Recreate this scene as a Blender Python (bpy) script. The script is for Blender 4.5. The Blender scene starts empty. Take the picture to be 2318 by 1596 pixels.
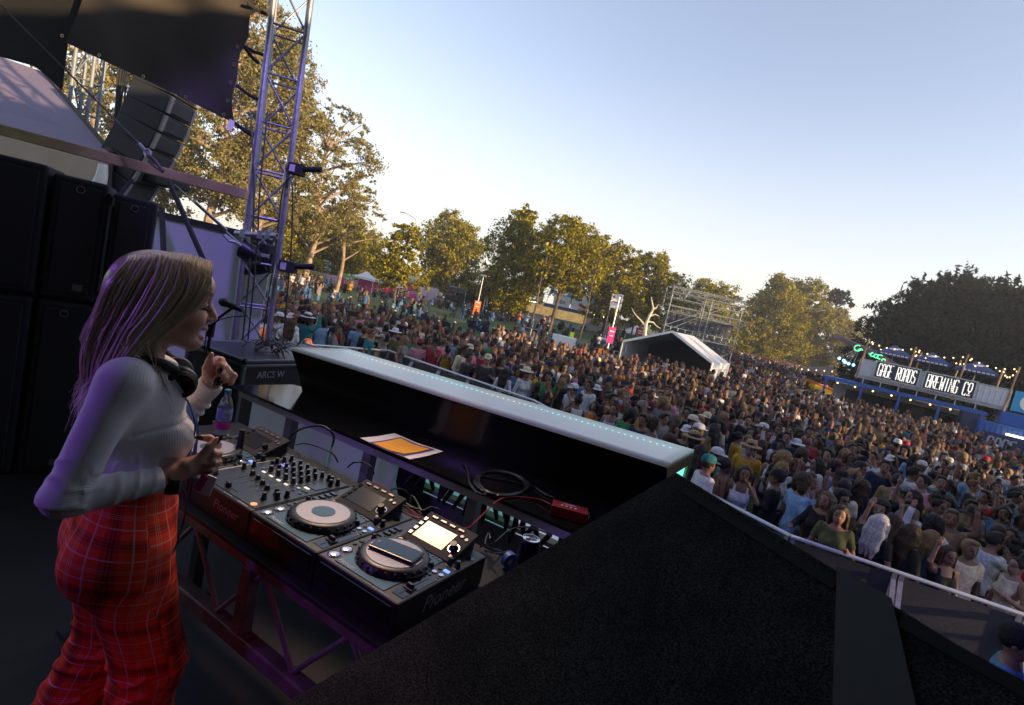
import bpy, math, random
import numpy as np
from mathutils import Matrix, Vector
R = math.radians
SC = bpy.context.scene
COL = SC.collection
random.seed(7)
RNG = np.random.default_rng(7)

# ------------------------------------------------------------------ camera, light, exposure
ZC, SF = 3.5, 1.7                       # lens height above the lawn, height of the stage floor
PITCH, ROLL, FPX = R(5.9), R(12.5), 1236.4
SUN_EL, SUN_AZ = R(9.0), R(118)          # azimuth clockwise from the way the camera looks (+Y)
cam_d = bpy.data.cameras.new('camera')
cam_d.sensor_width = 36; cam_d.lens = 36 * FPX / 2318
cam_d.clip_start = .05; cam_d.clip_end = 4000
cam_d.dof.use_dof = True; cam_d.dof.focus_distance = 3.2; cam_d.dof.aperture_fstop = 9.0
cam = bpy.data.objects.new('camera', cam_d); COL.objects.link(cam)
FWD = Vector((0, math.cos(PITCH), -math.sin(PITCH)))
_r0 = Vector((1, 0, 0)); _u0 = Vector((0, math.sin(PITCH), math.cos(PITCH)))
RT = _r0 * math.cos(ROLL) + _u0 * math.sin(ROLL); UP = -_r0 * math.sin(ROLL) + _u0 * math.cos(ROLL)
CAM = Vector((0, 0, ZC))
m = Matrix((RT, UP, -FWD)).transposed().to_4x4(); m.translation = CAM
cam.matrix_world = m
SC.camera = cam
SC.view_settings.view_transform = 'Standard'; SC.view_settings.look = 'None'
SC.view_settings.gamma = 1; SC.view_settings.exposure = 1.35
w = bpy.data.worlds.new("World"); SC.world = w; w.use_nodes = True
nt = w.node_tree; sky = nt.nodes.new('ShaderNodeTexSky'); sky.sky_type = 'NISHITA'
sky.sun_disc = False; sky.sun_elevation = SUN_EL; sky.sun_rotation = SUN_AZ
sky.air_density = 1.0; sky.dust_density = 1.0; sky.ozone_density = 2.0; sky.altitude = 20
hs = nt.nodes.new('ShaderNodeHueSaturation'); hs.inputs['Saturation'].default_value = .64; hs.inputs['Value'].default_value = 1.0
tn = nt.nodes.new('ShaderNodeVectorMath'); tn.operation = 'MULTIPLY'; tn.inputs[1].default_value = (1.02, .99, 1.07)
nt.links.new(sky.outputs[0], hs.inputs['Color']); nt.links.new(hs.outputs[0], tn.inputs[0])
# low creamy haze over the horizon
gc = nt.nodes.new('ShaderNodeTexCoord'); sx = nt.nodes.new('ShaderNodeSeparateXYZ'); mrr = nt.nodes.new('ShaderNodeMapRange'); mrr.inputs[1].default_value = 0; mrr.inputs[2].default_value = .42; mrr.inputs[3].default_value = 1; mrr.inputs[4].default_value = 0
pwn = nt.nodes.new('ShaderNodeMath'); pwn.operation = 'POWER'; pwn.inputs[1].default_value = 1.7; mlt = nt.nodes.new('ShaderNodeMath'); mlt.operation = 'MULTIPLY'; mlt.inputs[1].default_value = .86
mxs = nt.nodes.new('ShaderNodeMix'); mxs.data_type = 'RGBA'; mxs.inputs['B'].default_value = (3.3, 3.0, 2.55, 1)
nt.links.new(gc.outputs['Generated'], sx.inputs[0]); nt.links.new(sx.outputs['Z'], mrr.inputs[0]); nt.links.new(mrr.outputs[0], pwn.inputs[0]); nt.links.new(pwn.outputs[0], mlt.inputs[0]); nt.links.new(mlt.outputs[0], mxs.inputs['Factor'])
nt.links.new(tn.outputs[0], mxs.inputs['A']); nt.links.new(mxs.outputs['Result'], nt.nodes['Background'].inputs[0])
nt.nodes['Background'].inputs[1].default_value = 0.15
sd = Vector((math.sin(SUN_AZ) * math.cos(SUN_EL), math.cos(SUN_AZ) * math.cos(SUN_EL), math.sin(SUN_EL)))
sl = bpy.data.lights.new('sun', 'SUN'); sl.energy = 4.9; sl.angle = R(.6); sl.color = (1, .70, .36)
so = bpy.data.objects.new('sun', sl); COL.objects.link(so); so.rotation_euler = sd.to_track_quat('Z', 'Y').to_euler()

def ray(x, y):
    return FWD + RT * ((x - 1159) / FPX) - UP * ((y - 798) / FPX)
def atz(x, y, z):
    d = ray(x, y); return CAM + d * ((z - ZC) / d.z)
def atd(x, y, D):
    d = ray(x, y); return CAM + d * (D / d.y)
def px(P):
    d = Vector(P) - CAM; w_ = d.dot(FWD)
    return 1159 + FPX * d.dot(RT) / w_, 798 - FPX * d.dot(UP) / w_, w_

def lamp(name, kind, loc, target, energy, color, size=.2, angle=60, blend=.5):
    l = bpy.data.lights.new(name, kind); l.energy = energy; l.color = color
    if kind == 'SPOT': l.spot_size = R(angle); l.spot_blend = blend; l.shadow_soft_size = size
    elif kind == 'AREA': l.size = size
    else: l.shadow_soft_size = size
    o = bpy.data.objects.new(name, l); COL.objects.link(o); o.location = loc
    o.rotation_euler = (Vector(target) - Vector(loc)).to_track_quat('-Z', 'Y').to_euler()
    return o
# stage lamps: violet wash from the back of the stage, warm front lamp above the booth
lamp('violet_stage_lamp', 'SPOT', (-3.0, .15, 4.1), (-1.0, 1.5, 2.7), 30, (.34, .14, 1.0), .12, 42)
lamp('violet_stage_lamp', 'SPOT', (-1.2, 2.6, 6.4), (-2.8, 5.5, 3.1), 190, (.36, .24, 1.0), .12, 46)
lamp('violet_stage_lamp', 'SPOT', (3.0, -.6, 4.6), (5.6, 6.0, 1.0), 150, (.22, .16, 1.0), .12, 55)
lamp('magenta_stage_lamp', 'SPOT', (-.2, -.8, 3.8), (-.35, 1.3, 1.9), 8, (1.0, .10, .35), .1, 34)
lamp('warm_stage_lamp', 'SPOT', (-.94, 3.25, 5.05), (-.55, 1.8, 2.6), 88, (1.0, .66, .42), .30, 42)

# ------------------------------------------------------------------ materials
def mat(name, base, rough=.6, metal=0., var=.12, scale=8., bump=0., emit=None, es=0., spec=.5, trans=0., coat=0.):
    m = bpy.data.materials.new(name); m.use_nodes = True; n = m.node_tree.nodes; L = m.node_tree.links
    b = n['Principled BSDF']
    b.inputs['Base Color'].default_value = (*base, 1); b.inputs['Roughness'].default_value = rough
    b.inputs['Metallic'].default_value = metal; b.inputs['Specular IOR Level'].default_value = spec
    if coat: b.inputs['Coat Weight'].default_value = coat
    if trans: b.inputs['Transmission Weight'].default_value = trans
    if emit: b.inputs['Emission Color'].default_value = (*emit, 1); b.inputs['Emission Strength'].default_value = es
    if var or bump:
        tc = n.new('ShaderNodeTexCoord'); no = n.new('ShaderNodeTexNoise')
        no.inputs['Scale'].default_value = scale; no.inputs['Detail'].default_value = 6
        L.new(tc.outputs['Object'], no.inputs['Vector'])
        if var:
            cr = n.new('ShaderNodeValToRGB'); e = cr.color_ramp.elements
            e[0].position = .3; e[1].position = .72
            e[0].color = (*[c * (1 - var) for c in base], 1); e[1].color = (*[min(1, c * (1 + var)) for c in base], 1)
            L.new(no.outputs['Fac'], cr.inputs[0]); L.new(cr.outputs[0], b.inputs['Base Color'])
            mr = n.new('ShaderNodeMapRange'); mr.inputs[3].default_value = max(0, rough - .08); mr.inputs[4].default_value = min(1, rough + .1)
            L.new(no.outputs['Fac'], mr.inputs[0]); L.new(mr.outputs[0], b.inputs['Roughness'])
        if bump:
            bn = n.new('ShaderNodeBump'); bn.inputs['Strength'].default_value = bump; bn.inputs['Distance'].default_value = .01
            L.new(no.outputs['Fac'], bn.inputs['Height']); L.new(bn.outputs[0], b.inputs['Normal'])
    return m
def info_mat(name, rough=.85, bump=0., scale=60., attr=None, tint=None):
    """colour of the object itself (object colour) or of a vertex attribute"""
    m = bpy.data.materials.new(name); m.use_nodes = True; n = m.node_tree.nodes; L = m.node_tree.links
    b = n['Principled BSDF']; b.inputs['Roughness'].default_value = rough; b.inputs['Specular IOR Level'].default_value = .25
    if attr: s = n.new('ShaderNodeAttribute'); s.attribute_name = attr
    else: s = n.new('ShaderNodeObjectInfo')
    tc = n.new('ShaderNodeTexCoord'); no = n.new('ShaderNodeTexNoise'); no.inputs['Scale'].default_value = scale
    L.new(tc.outputs['Object'], no.inputs['Vector'])
    mr = n.new('ShaderNodeMapRange'); mr.inputs[1].default_value = .3; mr.inputs[2].default_value = .7
    mr.inputs[3].default_value = .72; mr.inputs[4].default_value = 1.15
    L.new(no.outputs['Fac'], mr.inputs[0])
    mx = n.new('ShaderNodeVectorMath'); mx.operation = 'SCALE'
    L.new(s.outputs['Color'], mx.inputs[0]); L.new(mr.outputs[0], mx.inputs['Scale'])
    L.new(mx.outputs[0], b.inputs['Base Color'])
    if bump:
        bn = n.new('ShaderNodeBump'); bn.inputs['Strength'].default_value = bump; bn.inputs['Distance'].default_value = .02
        L.new(no.outputs['Fac'], bn.inputs['Height']); L.new(bn.outputs[0], b.inputs['Normal'])
    return m
def leaf_mat(name, a, b_, tr=.45):
    m = bpy.data.materials.new(name); m.use_nodes = True; n = m.node_tree.nodes; L = m.node_tree.links
    n.remove(n['Principled BSDF']); out = n['Material Output']
    g = n.new('ShaderNodeNewGeometry'); cr = n.new('ShaderNodeValToRGB')
    cr.color_ramp.elements[0].color = (*a, 1); cr.color_ramp.elements[1].color = (*b_, 1)
    L.new(g.outputs['Random Per Island'], cr.inputs[0])
    d = n.new('ShaderNodeBsdfDiffuse'); t = n.new('ShaderNodeBsdfTranslucent'); mx = n.new('ShaderNodeMixShader')
    mx.inputs[0].default_value = tr
    L.new(cr.outputs[0], d.inputs[0]); L.new(cr.outputs[0], t.inputs[0])
    L.new(d.outputs[0], mx.inputs[1]); L.new(t.outputs[0], mx.inputs[2]); L.new(mx.outputs[0], out.inputs[0])
    return m
M = dict(
 black=mat('black_plastic', (.012, .012, .014), .38, var=.1), gloss=mat('gloss_black', (.006, .006, .008), .09, coat=.4, var=0),
 matte=mat('matte_black', (.014, .014, .016), .75), drape=mat('black_drape', (.010, .010, .012), .9, bump=.3, scale=14),
 alu=mat('brushed_aluminium', (.26, .26, .30), .4, .6, var=.15, scale=20), dullsteel=mat('dull_scaffold_steel', (.20, .225, .26), .6, .3, var=.2), steel=mat('galvanised_steel', (.42, .44, .47), .42, .85, var=.2),
 chrome=mat('polished_chrome', (.8, .8, .82), .12, 1., var=0), white=mat('white_plastic', (.75, .75, .75), .4),
 teal=mat('blue_grey_faceplate', (.020, .088, .140), .40, .35, var=.08, scale=30), cap=mat('grey_knob_cap', (.18, .17, .17), .35, .4),
 print=mat('printed_white', (.62, .62, .62), .5, var=0), dimprint=mat('printed_grey', (.30, .30, .33), .45, .3, var=0),
 pvc=mat('white_canvas', (.74, .74, .76), .55, var=.08, scale=1.5, bump=.15), canvasgrey=mat('grey_canvas', (.42, .44, .50), .6, var=.1, scale=2),
 pinkban=mat('pale_pink_banner', (.62, .47, .60), .6, var=.1, scale=1.), mag=mat('magenta_banner', (.62, .03, .26), .6),
 navy=mat('navy_cloth', (.015, .030, .11), .7), blue=mat('royal_blue_paint', (.012, .085, .36), .45), dkblue=mat('dark_blue_paint', (.012, .022, .07), .5),
 red=mat('red_anodised', (.42, .012, .02), .28, .5, var=.05), redcab=mat('red_rubber', (.35, .02, .03), .5), cable=mat('cable_rubber', (.014, .014, .018), .42),
 wood=mat('plain_timber', (.30, .19, .10), .6, var=.3, scale=6), orange=mat('orange_plastic', (.75, .16, .03), .5), hiviz=mat('fluorescent_yellow', (.55, .85, .02), .6, var=.05),
 yellow=mat('yellow_fabric', (.75, .5, .02), .6), green=mat('green_sign', (.01, .16, .07), .5), skyblue=mat('sky_blue_banner', (.03, .30, .55), .55),
 bark=mat('gum_bark', (.24, .18, .13), .85, var=.4, scale=3, bump=.4), palebark=mat('pale_dead_wood', (.52, .45, .37), .8, var=.2, scale=3), darkbark=mat('dark_bark', (.08, .06, .05), .9, var=.4, scale=3),
 screen=mat('dark_glass_screen', (.012, .012, .014), .2, var=0, spec=.5), screenbk=mat('led_panel_back', (.018, .028, .05), .55, var=.3, scale=2),
 bulb=mat('warm_bulb', (1, .8, .5), .5, var=0, emit=(1, .58, .20), es=2), led=mat('sign_bulb', (.9, .9, .85), .5, var=0, emit=(1, .93, .80), es=.55),
 neon=mat('green_neon', (.05, .6, .3), .5, var=0, emit=(.05, .95, .30), es=.9), bluelamp=mat('blue_lamp', (.1, .4, .8), .5, var=0, emit=(.1, .55, 1), es=6),
 tube=mat('fluorescent_tube', (1, .9, .7), .5, var=0, emit=(1, .82, .5), es=4),
 leafA=leaf_mat('gum_leaves', (.08, .09, .04), (.38, .31, .12)), leafB=leaf_mat('olive_leaves', (.020, .034, .008), (.40, .335, .028), .28),
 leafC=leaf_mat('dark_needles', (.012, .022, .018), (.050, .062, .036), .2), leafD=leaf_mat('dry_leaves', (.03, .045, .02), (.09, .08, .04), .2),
)

# ------------------------------------------------------------------ scene-graph helpers
def tag(o, label=None, cat=None, group=None, kind=None):
    if label: o['label'] = label
    if cat: o['category'] = cat
    if group: o['group'] = group
    if kind: o['kind'] = kind
    return o
def thing(name, label, cat, loc=(0, 0, 0), rz=0., group=None):
    o = bpy.data.objects.new(name, None); COL.objects.link(o); o.empty_display_size = .1
    o.location = loc; o.rotation_euler = (0, 0, rz)
    return tag(o, label, cat, group)
def inv_of(p):
    q = p; mm = Matrix.Identity(4)
    chain = []
    while q is not None: chain.append(q); q = q.parent
    for q in reversed(chain):
        mm = mm @ q.matrix_parent_inverse @ Matrix.LocRotScale(q.location, q.rotation_euler, q.scale)
    return mm.inverted()
def link(name, me, mt=None, parent=None, world=False):
    if mt is not None:
        for x in (mt if isinstance(mt, (list, tuple)) else [mt]): me.materials.append(M[x] if isinstance(x, str) else x)
    o = bpy.data.objects.new(name, me); COL.objects.link(o)
    if parent is not None:
        o.parent = parent
        if world: o.matrix_parent_inverse = inv_of(parent)
    return o
def copy_tree(o, parent=None):
    c = o.copy(); COL.objects.link(c)
    if parent is not None: c.parent = parent
    for ch in o.children: copy_tree(ch, c)
    return c

class MB:
    """collects shapes into one mesh"""
    def __init__(s): s.v = []; s.f = []; s.m = []; s.cur = 0
    def add(s, vs, fs):
        b = len(s.v); s.v += [tuple(p) for p in vs]; s.f += [tuple(i + b for i in f) for f in fs]; s.m += [s.cur] * len(fs); return s
    def box(s, c, d, rot=None, taper=1.):
        x, y, z = d[0] / 2, d[1] / 2, d[2] / 2; t = taper
        P = [(-x, -y, -z), (x, -y, -z), (x, y, -z), (-x, y, -z), (-x * t, -y * t, z), (x * t, -y * t, z), (x * t, y * t, z), (-x * t, y * t, z)]
        P = [Vector(p) for p in P]
        if rot is not None: P = [rot @ p for p in P]
        c = Vector(c)
        return s.add([p + c for p in P], [(0, 3, 2, 1), (4, 5, 6, 7), (0, 1, 5, 4), (1, 2, 6, 5), (2, 3, 7, 6), (3, 0, 4, 7)])
    def beam(s, a, b, wd, ht, up=(0, 0, 1)):
        a = Vector(a); b = Vector(b); d = (b - a); l = d.length; d.normalize(); u = Vector(up)
        sd_ = d.cross(u)
        if sd_.length < 1e-4: sd_ = Vector((1, 0, 0))
        sd_.normalize(); u = sd_.cross(d)
        rot = Matrix((d, sd_, u)).transposed()
        return s.box((a + b) / 2, (l, wd, ht), rot)
    def path(s, pts, r, n=6, closed=False, r2=None, cap=True):
        P = [Vector(p) for p in pts]; k = len(P); vs = []; fs = []
        nrm = None
        for i in range(k):
            t = (P[(i + 1) % k] - P[i - 1]) if closed else (P[min(i + 1, k - 1)] - P[max(i - 1, 0)])
            if t.length < 1e-9: t = Vector((0, 0, 1))
            t.normalize()
            if nrm is None:
                nrm = t.cross(Vector((0, 0, 1)))
                if nrm.length < .1: nrm = t.cross(Vector((1, 0, 0)))
            nrm = nrm - t * nrm.dot(t)
            if nrm.length < 1e-6: nrm = t.orthogonal()
            nrm.normalize(); bi = t.cross(nrm)
            rr = r if not callable(r) else r(i / (k - 1))
            if r2 is not None: rr = r + (r2 - r) * i / max(1, k - 1)
            for j in range(n):
                a = 2 * math.pi * j / n; vs.append(P[i] + nrm * (math.cos(a) * rr) + bi * (math.sin(a) * rr))
        for i in range(k if closed else k - 1):
            for j in range(n):
                q = (i + 1) % k
                fs.append((i * n + j, i * n + (j + 1) % n, q * n + (j + 1) % n, q * n + j))
        if not closed and cap: fs += [tuple(range(n - 1, -1, -1)), tuple((k - 1) * n + j for j in range(n))]
        return s.add(vs, fs)
    def tube(s, a, b, r, n=8, r2=None): return s.path([a, b], r, n, r2=r2)
    def lathe(s, prof, c=(0, 0, 0), n=24, rot=None, arc=1.):
        vs = []; fs = []; c = Vector(c); k = len(prof)
        for j in range(n):
            a = 2 * math.pi * arc * j / n
            for (rr, z) in prof:
                p = Vector((rr * math.cos(a), rr * math.sin(a), z))
                if rot is not None: p = rot @ p
                vs.append(p + c)
        for j in range(n):
            q = (j + 1) % n
            for i in range(k - 1):
                fs.append((j * k + i, q * k + i, q * k + i + 1, j * k + i + 1))
        return s.add(vs, fs)
    def disc(s, c, r, h, n=20, rot=None, top=None):
        t = r if top is None else top
        return s.lathe([(1e-4, 0), (r, 0), (t, h), (1e-4, h)], c, n, rot)
    def prism(s, poly, z0, z1, rot=None, c=(0, 0, 0)):
        n = len(poly); P = [Vector((x, y, z0)) for x, y in poly] + [Vector((x, y, z1)) for x, y in poly]
        c = Vector(c)
        if rot is not None: P = [rot @ p for p in P]
        return s.add([p + c for p in P], [tuple(range(n - 1, -1, -1)), tuple(range(n, 2 * n))] + [(i, (i + 1) % n, n + (i + 1) % n, n + i) for i in range(n)])
    def slab(s, corners, th):
        """quad of four points given a thickness along its normal"""
        P = [Vector(c) for c in corners]; nn = (P[1] - P[0]).cross(P[3] - P[0]).normalized() * (th / 2)
        n = len(P)
        return s.add([p - nn for p in P] + [p + nn for p in P], [tuple(range(n - 1, -1, -1)), tuple(range(n, 2 * n))] + [(i, (i + 1) % n, n + (i + 1) % n, n + i) for i in range(n)])
    def ball(s, c, r, n=10, sz=None):
        prof = [(math.sin(math.pi * i / (n // 2 + 2)) * r + 1e-5, -math.cos(math.pi * i / (n // 2 + 2)) * r) for i in range(n // 2 + 3)]
        if sz: prof = [(a, b * sz) for a, b in prof]
        return s.lathe(prof, c, n)
    def build(s, name, mt=None, parent=None, world=False, smooth=False, bevel=0., seg=2):
        me = bpy.data.meshes.new(name); me.from_pydata(s.v, [], s.f)
        if any(s.m): me.polygons.foreach_set('material_index', s.m)
        if smooth:
            me.polygons.foreach_set('use_smooth', [True] * len(s.f))
        o = link(name, me, mt, parent, world)
        if smooth and hasattr(me, 'set_sharp_from_angle'): me.set_sharp_from_angle(angle=R(38))
        if bevel:
            b = o.modifiers.new('bevel', 'BEVEL'); b.width = bevel; b.segments = seg; b.limit_method = 'ANGLE'; b.angle_limit = R(40)
        return o

def text(name, s, size, mt, parent=None, loc=(0, 0, 0), rot=None, ext=.0008, sx=1., shear=0., align='CENTER', world=False, off=0.):
    cu = bpy.data.curves.new(name, 'FONT'); cu.body = s; cu.size = size; cu.extrude = ext; cu.align_x = align; cu.align_y = 'CENTER'
    cu.shear = shear; cu.resolution_u = 3; cu.offset = off
    t = bpy.data.objects.new(name, cu); COL.objects.link(t)
    me = bpy.data.meshes.new_from_object(t.evaluated_get(bpy.context.evaluated_depsgraph_get()))
    bpy.data.objects.remove(t)
    mm = Matrix.Translation(loc) @ (rot.to_4x4() if rot is not None else Matrix.Identity(4)) @ Matrix.Diagonal((sx, 1, 1, 1))
    me.transform(mm); me.name = name
    me.materials.clear()
    return link(name, me, mt, parent, world)
def frame_rot(xdir, ydir):
    x = Vector(xdir).normalized(); y = Vector(ydir); z = x.cross(y).normalized(); y = z.cross(x)
    return Matrix((x, y, z)).transposed()

# ------------------------------------------------------------------ signed distance modelling for bodies
class SDF:
    def __init__(s, lo, hi, h):
        s.lo = np.array(lo, float); s.h = h; s.n = np.ceil((np.array(hi) - s.lo) / h).astype(int) + 1
        s.far = .08; s.g = np.full(s.n, s.far, np.float32); s.who = None
    def _box(s, lo, hi, mg):
        a = np.clip(np.floor((np.array(lo) - mg - s.lo) / s.h).astype(int), 0, s.n); b = np.clip(np.ceil((np.array(hi) + mg - s.lo) / s.h).astype(int) + 1, 0, s.n)
        if (b <= a).any(): return None
        ax = [s.lo[i] + s.h * np.arange(a[i], b[i]) for i in range(3)]
        X, Y, Z = np.meshgrid(*ax, indexing='ij', sparse=True)
        return (slice(a[0], b[0]), slice(a[1], b[1]), slice(a[2], b[2])), X, Y, Z
    def _mix(s, sl, d, k, sub=False):
        g = s.g[sl]
        if sub:
            d = -d; hh = np.clip(.5 - .5 * (g - d) / max(k, 1e-6), 0, 1); s.g[sl] = g * (1 - hh) + d * hh + k * hh * (1 - hh)
        else:
            hh = np.clip(.5 + .5 * (g - d) / max(k, 1e-6), 0, 1); s.g[sl] = g * (1 - hh) + d * hh - k * hh * (1 - hh)
    def cone(s, a, b, ra, rb=None, k=.02, sub=False, flat=None):
        rb = ra if rb is None else rb; a = np.array(a, float); b = np.array(b, float); r = max(ra, rb)
        q = s._box(np.minimum(a, b) - r, np.maximum(a, b) + r, k + 3 * s.h)
        if q is None: return s
        sl, X, Y, Z = q; d = b - a; l2 = max(d @ d, 1e-9)
        t = np.clip(((X - a[0]) * d[0] + (Y - a[1]) * d[1] + (Z - a[2]) * d[2]) / l2, 0, 1)
        D = np.sqrt((X - a[0] - t * d[0]) ** 2 + (Y - a[1] - t * d[1]) ** 2 + (Z - a[2] - t * d[2]) ** 2) - (ra + (rb - ra) * t)
        s._mix(sl, D, k, sub); return s
    def chain(s, pts, rs, k=.01):
        for i in range(len(pts) - 1): s.cone(pts[i], pts[i + 1], rs[i], rs[i + 1], k)
        return s
    def ell(s, c, r, k=.02, rot=None, sub=False):
        c = np.array(c, float); r = np.array(r, float); m_ = r.max()
        q = s._box(c - (r if rot is None else m_), c + (r if rot is None else m_), k + 3 * s.h)
        if q is None: return s
        sl, X, Y, Z = q; X = X - c[0]; Y = Y - c[1]; Z = Z - c[2]
        if rot is not None:
            T = np.array(rot).T; X, Y, Z = (T[i][0] * X + T[i][1] * Y + T[i][2] * Z for i in range(3))
        k0 = np.sqrt((X / r[0]) ** 2 + (Y / r[1]) ** 2 + (Z / r[2]) ** 2); k1 = np.sqrt((X / r[0] ** 2) ** 2 + (Y / r[1] ** 2) ** 2 + (Z / r[2] ** 2) ** 2)
        s._mix(sl, k0 * (k0 - 1) / np.maximum(k1, 1e-6), k, sub); return s
    def grid(s):
        ax = [s.lo[i] + s.h * np.arange(s.n[i]) for i in range(3)]
        return np.meshgrid(*ax, indexing='ij', sparse=True)
    def clip(s, fn):
        """keep where fn(X,Y,Z) < 0"""
        s.g = np.maximum(s.g, fn(*s.grid()).astype(np.float32)); return s
    def warp(s, fn):
        s.g = s.g + (fn(*s.grid()) * (np.abs(s.g) < .05)).astype(np.float32); return s
    def mesh(s):
        g = s.g.copy()
        g[0] = g[-1] = s.far; g[:, 0] = g[:, -1] = s.far; g[:, :, 0] = g[:, :, -1] = s.far
        I = g < 0; nx, ny, nz = g.shape
        c = np.zeros((nx - 1, ny - 1, nz - 1), np.int8)
        offs = [(i, j, k) for i in (0, 1) for j in (0, 1) for k in (0, 1)]
        for (i, j, k) in offs: c += I[i:nx - 1 + i, j:ny - 1 + j, k:nz - 1 + k]
        act = np.argwhere((c > 0) & (c < 8)); idx = np.full(c.shape, -1, np.int64); idx[tuple(act.T)] = np.arange(len(act))
        val = {o: g[act[:, 0] + o[0], act[:, 1] + o[1], act[:, 2] + o[2]] for o in offs}
        P = np.zeros((len(act), 3)); N = np.zeros(len(act))
        for o in offs:
            for ax in range(3):
                if o[ax] == 0:
                    o2 = list(o); o2[ax] = 1; o2 = tuple(o2)
                    a, b = val[o], val[o2]; cr = (a < 0) != (b < 0)
                    t = np.where(cr, a / np.where(cr, a - b, 1), 0)
                    p = np.tile(np.array(o, float), (len(act), 1)); p[:, ax] = t
                    P += p * cr[:, None]; N += cr
        V = s.lo + s.h * (act + P / N[:, None])
        F = []
        for ax in range(3):
            a1, a2 = (ax + 1) % 3, (ax + 2) % 3
            A = np.take(I, np.arange(0, g.shape[ax] - 1), ax); B = np.take(I, np.arange(1, g.shape[ax]), ax)
            e = np.argwhere(A != B)
            if not len(e): continue
            e = e[(e[:, a1] > 0) & (e[:, a2] > 0)]
            q = []
            for (d1, d2) in ((-1, -1), (0, -1), (0, 0), (-1, 0)):
                w_ = e.copy(); w_[:, a1] += d1; w_[:, a2] += d2; q.append(idx[tuple(w_.T)])
            q = np.stack(q, 1); ins = A[tuple(e.T)]
            q[~ins] = q[~ins][:, ::-1]
            F.append(q)
        return V, np.concatenate(F)
def np_mesh(name, V, F, smooth=True, attrs=None, cols=None):
    me = bpy.data.meshes.new(name); k = F.shape[1]
    me.vertices.add(len(V)); me.vertices.foreach_set('co', np.asarray(V, np.float32).ravel())
    me.loops.add(F.size); me.loops.foreach_set('vertex_index', F.ravel().astype(np.int32))
    me.polygons.add(len(F)); me.polygons.foreach_set('loop_start', np.arange(0, F.size, k, dtype=np.int32)); me.polygons.foreach_set('loop_total', np.full(len(F), k, np.int32))
    me.update(calc_edges=True)
    if smooth: me.polygons.foreach_set('use_smooth', np.ones(len(F), bool))
    for n_, a in (attrs or {}).items():
        at = me.attributes.new(n_, 'FLOAT', 'POINT'); at.data.foreach_set('value', np.asarray(a, np.float32))
    for n_, a in (cols or {}).items():
        at = me.attributes.new(n_, 'FLOAT_COLOR', 'POINT'); a = np.asarray(a, np.float32)
        if a.shape[1] == 3: a = np.concatenate([a, np.ones((len(a), 1), np.float32)], 1)
        at.data.foreach_set('color', a.ravel())
    me.validate()
    return me
def smooth_verts(V, F, it=1, lam=.5):
    E = np.concatenate([F[:, [0, 1]], F[:, [1, 2]], F[:, [2, 3]], F[:, [3, 0]]])
    for _ in range(it):
        S = np.zeros_like(V); c = np.zeros(len(V)); np.add.at(S, E[:, 0], V[E[:, 1]]); np.add.at(S, E[:, 1], V[E[:, 0]]); np.add.at(c, E[:, 0], 1); np.add.at(c, E[:, 1], 1)
        V = V + lam * (S / np.maximum(c, 1)[:, None] - V)
    return V
# ------------------------------------------------------------------ stage shell
def structure(name, mb, mt, **k):
    return tag(mb.build(name, mt, **k), kind='structure')
M['deck'] = mat('stage_deck_ply', (.007, .0065, .007), .6, var=.4, scale=5, bump=.1)
b = MB(); b.box((-2.2, -.6, SF - .06), (9.0, 9.6, .12)); structure('stage_floor', b, 'deck')
b = MB(); b.box((0, -6.0, 5.4), (16, .06, 7.6))  # unseen cloth, built to block light from behind the stage
tag(b.build('unseen_drape', 'drape'), 'unseen black cloth across the back of the stage, blocking light behind the performer', 'drape')
b = MB(); b.box((6.0, -.7, 3.6), (.06, 11.4, 6.8))  # unseen cloth, sized to keep low sun off the stage and counter
tag(b.build('unseen_drape', 'drape'), 'unseen black cloth down the right wing, added to keep sun off the stage', 'drape')
b = MB(); b.box((9.3, 6.7, 3.6), (.06, 3.0, 6.8))  # out of view, added to shade the tent and left tower
tag(b.build('unseen_drape', 'drape'), 'unseen black screen added beyond the right wing to shade tent and tower', 'drape')
b = MB(); b.box((12.3, 8.3, 3.9), (5.6, .06, 7.8))  # out of view, added to darken the near right crowd
tag(b.build('unseen_drape', 'drape'), 'unseen black screen added past the barrier end to shade the near crowd', 'drape')
b = MB(); b.box((-5.9, -2.2, 5.2), (.06, 7.5, 6.4))  # unseen cloth, built to block light from the left
tag(b.build('unseen_drape', 'drape'), 'unseen black cloth down the left wing, blocking light beside the speaker stack', 'drape')
b = MB(); b.box((-.4, -1.9, 8.2), (13.5, 8.6, .12))
tag(b.build('stage_roof', 'drape'), 'dark canopy roof high above the stage', 'roof')

# ------------------------------------------------------------------ desk frame: X along its front edge, Y towards the crowd
DB = Vector((-.405, 1.434, SF)); DRZ = R(-29.9); TT = .889            # table top above the stage floor
DU = Vector((math.cos(DRZ), math.sin(DRZ), 0)); DV = Vector((-math.sin(DRZ), math.cos(DRZ), 0))
def desk(x, y, z): return DB + DU * x + DV * y + Vector((0, 0, z))
M['chord'] = mat('scuffed_painted_truss', (.20, .16, .17), .5, .5, var=.35, scale=14)
t = thing('equipment_table', 'long black table on a lattice truss carrying the decks', 'table', DB, DRZ)
b = MB(); b.box((-.32, .30, TT - .008), (2.05, .66, .016)); b.build('table_top', 'matte', t, bevel=.003)
for yy in (.02, .58):
    for zz in (.846, .575):
        b = MB(); b.beam((-1.45, yy, zz), (.85, yy, zz), .05, .05); b.build('chord', 'chord', t, bevel=.006)
    b = MB()
    for i in range(12):
        x0 = -1.36 + i * .19
        zz = (.82, .60) if i % 2 == 0 else (.60, .82)
        b.tube((x0, yy, zz[0]), (x0 + .19, yy, zz[1]), .0085, 8)
    b.build('lacing', 'alu', t)
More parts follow.
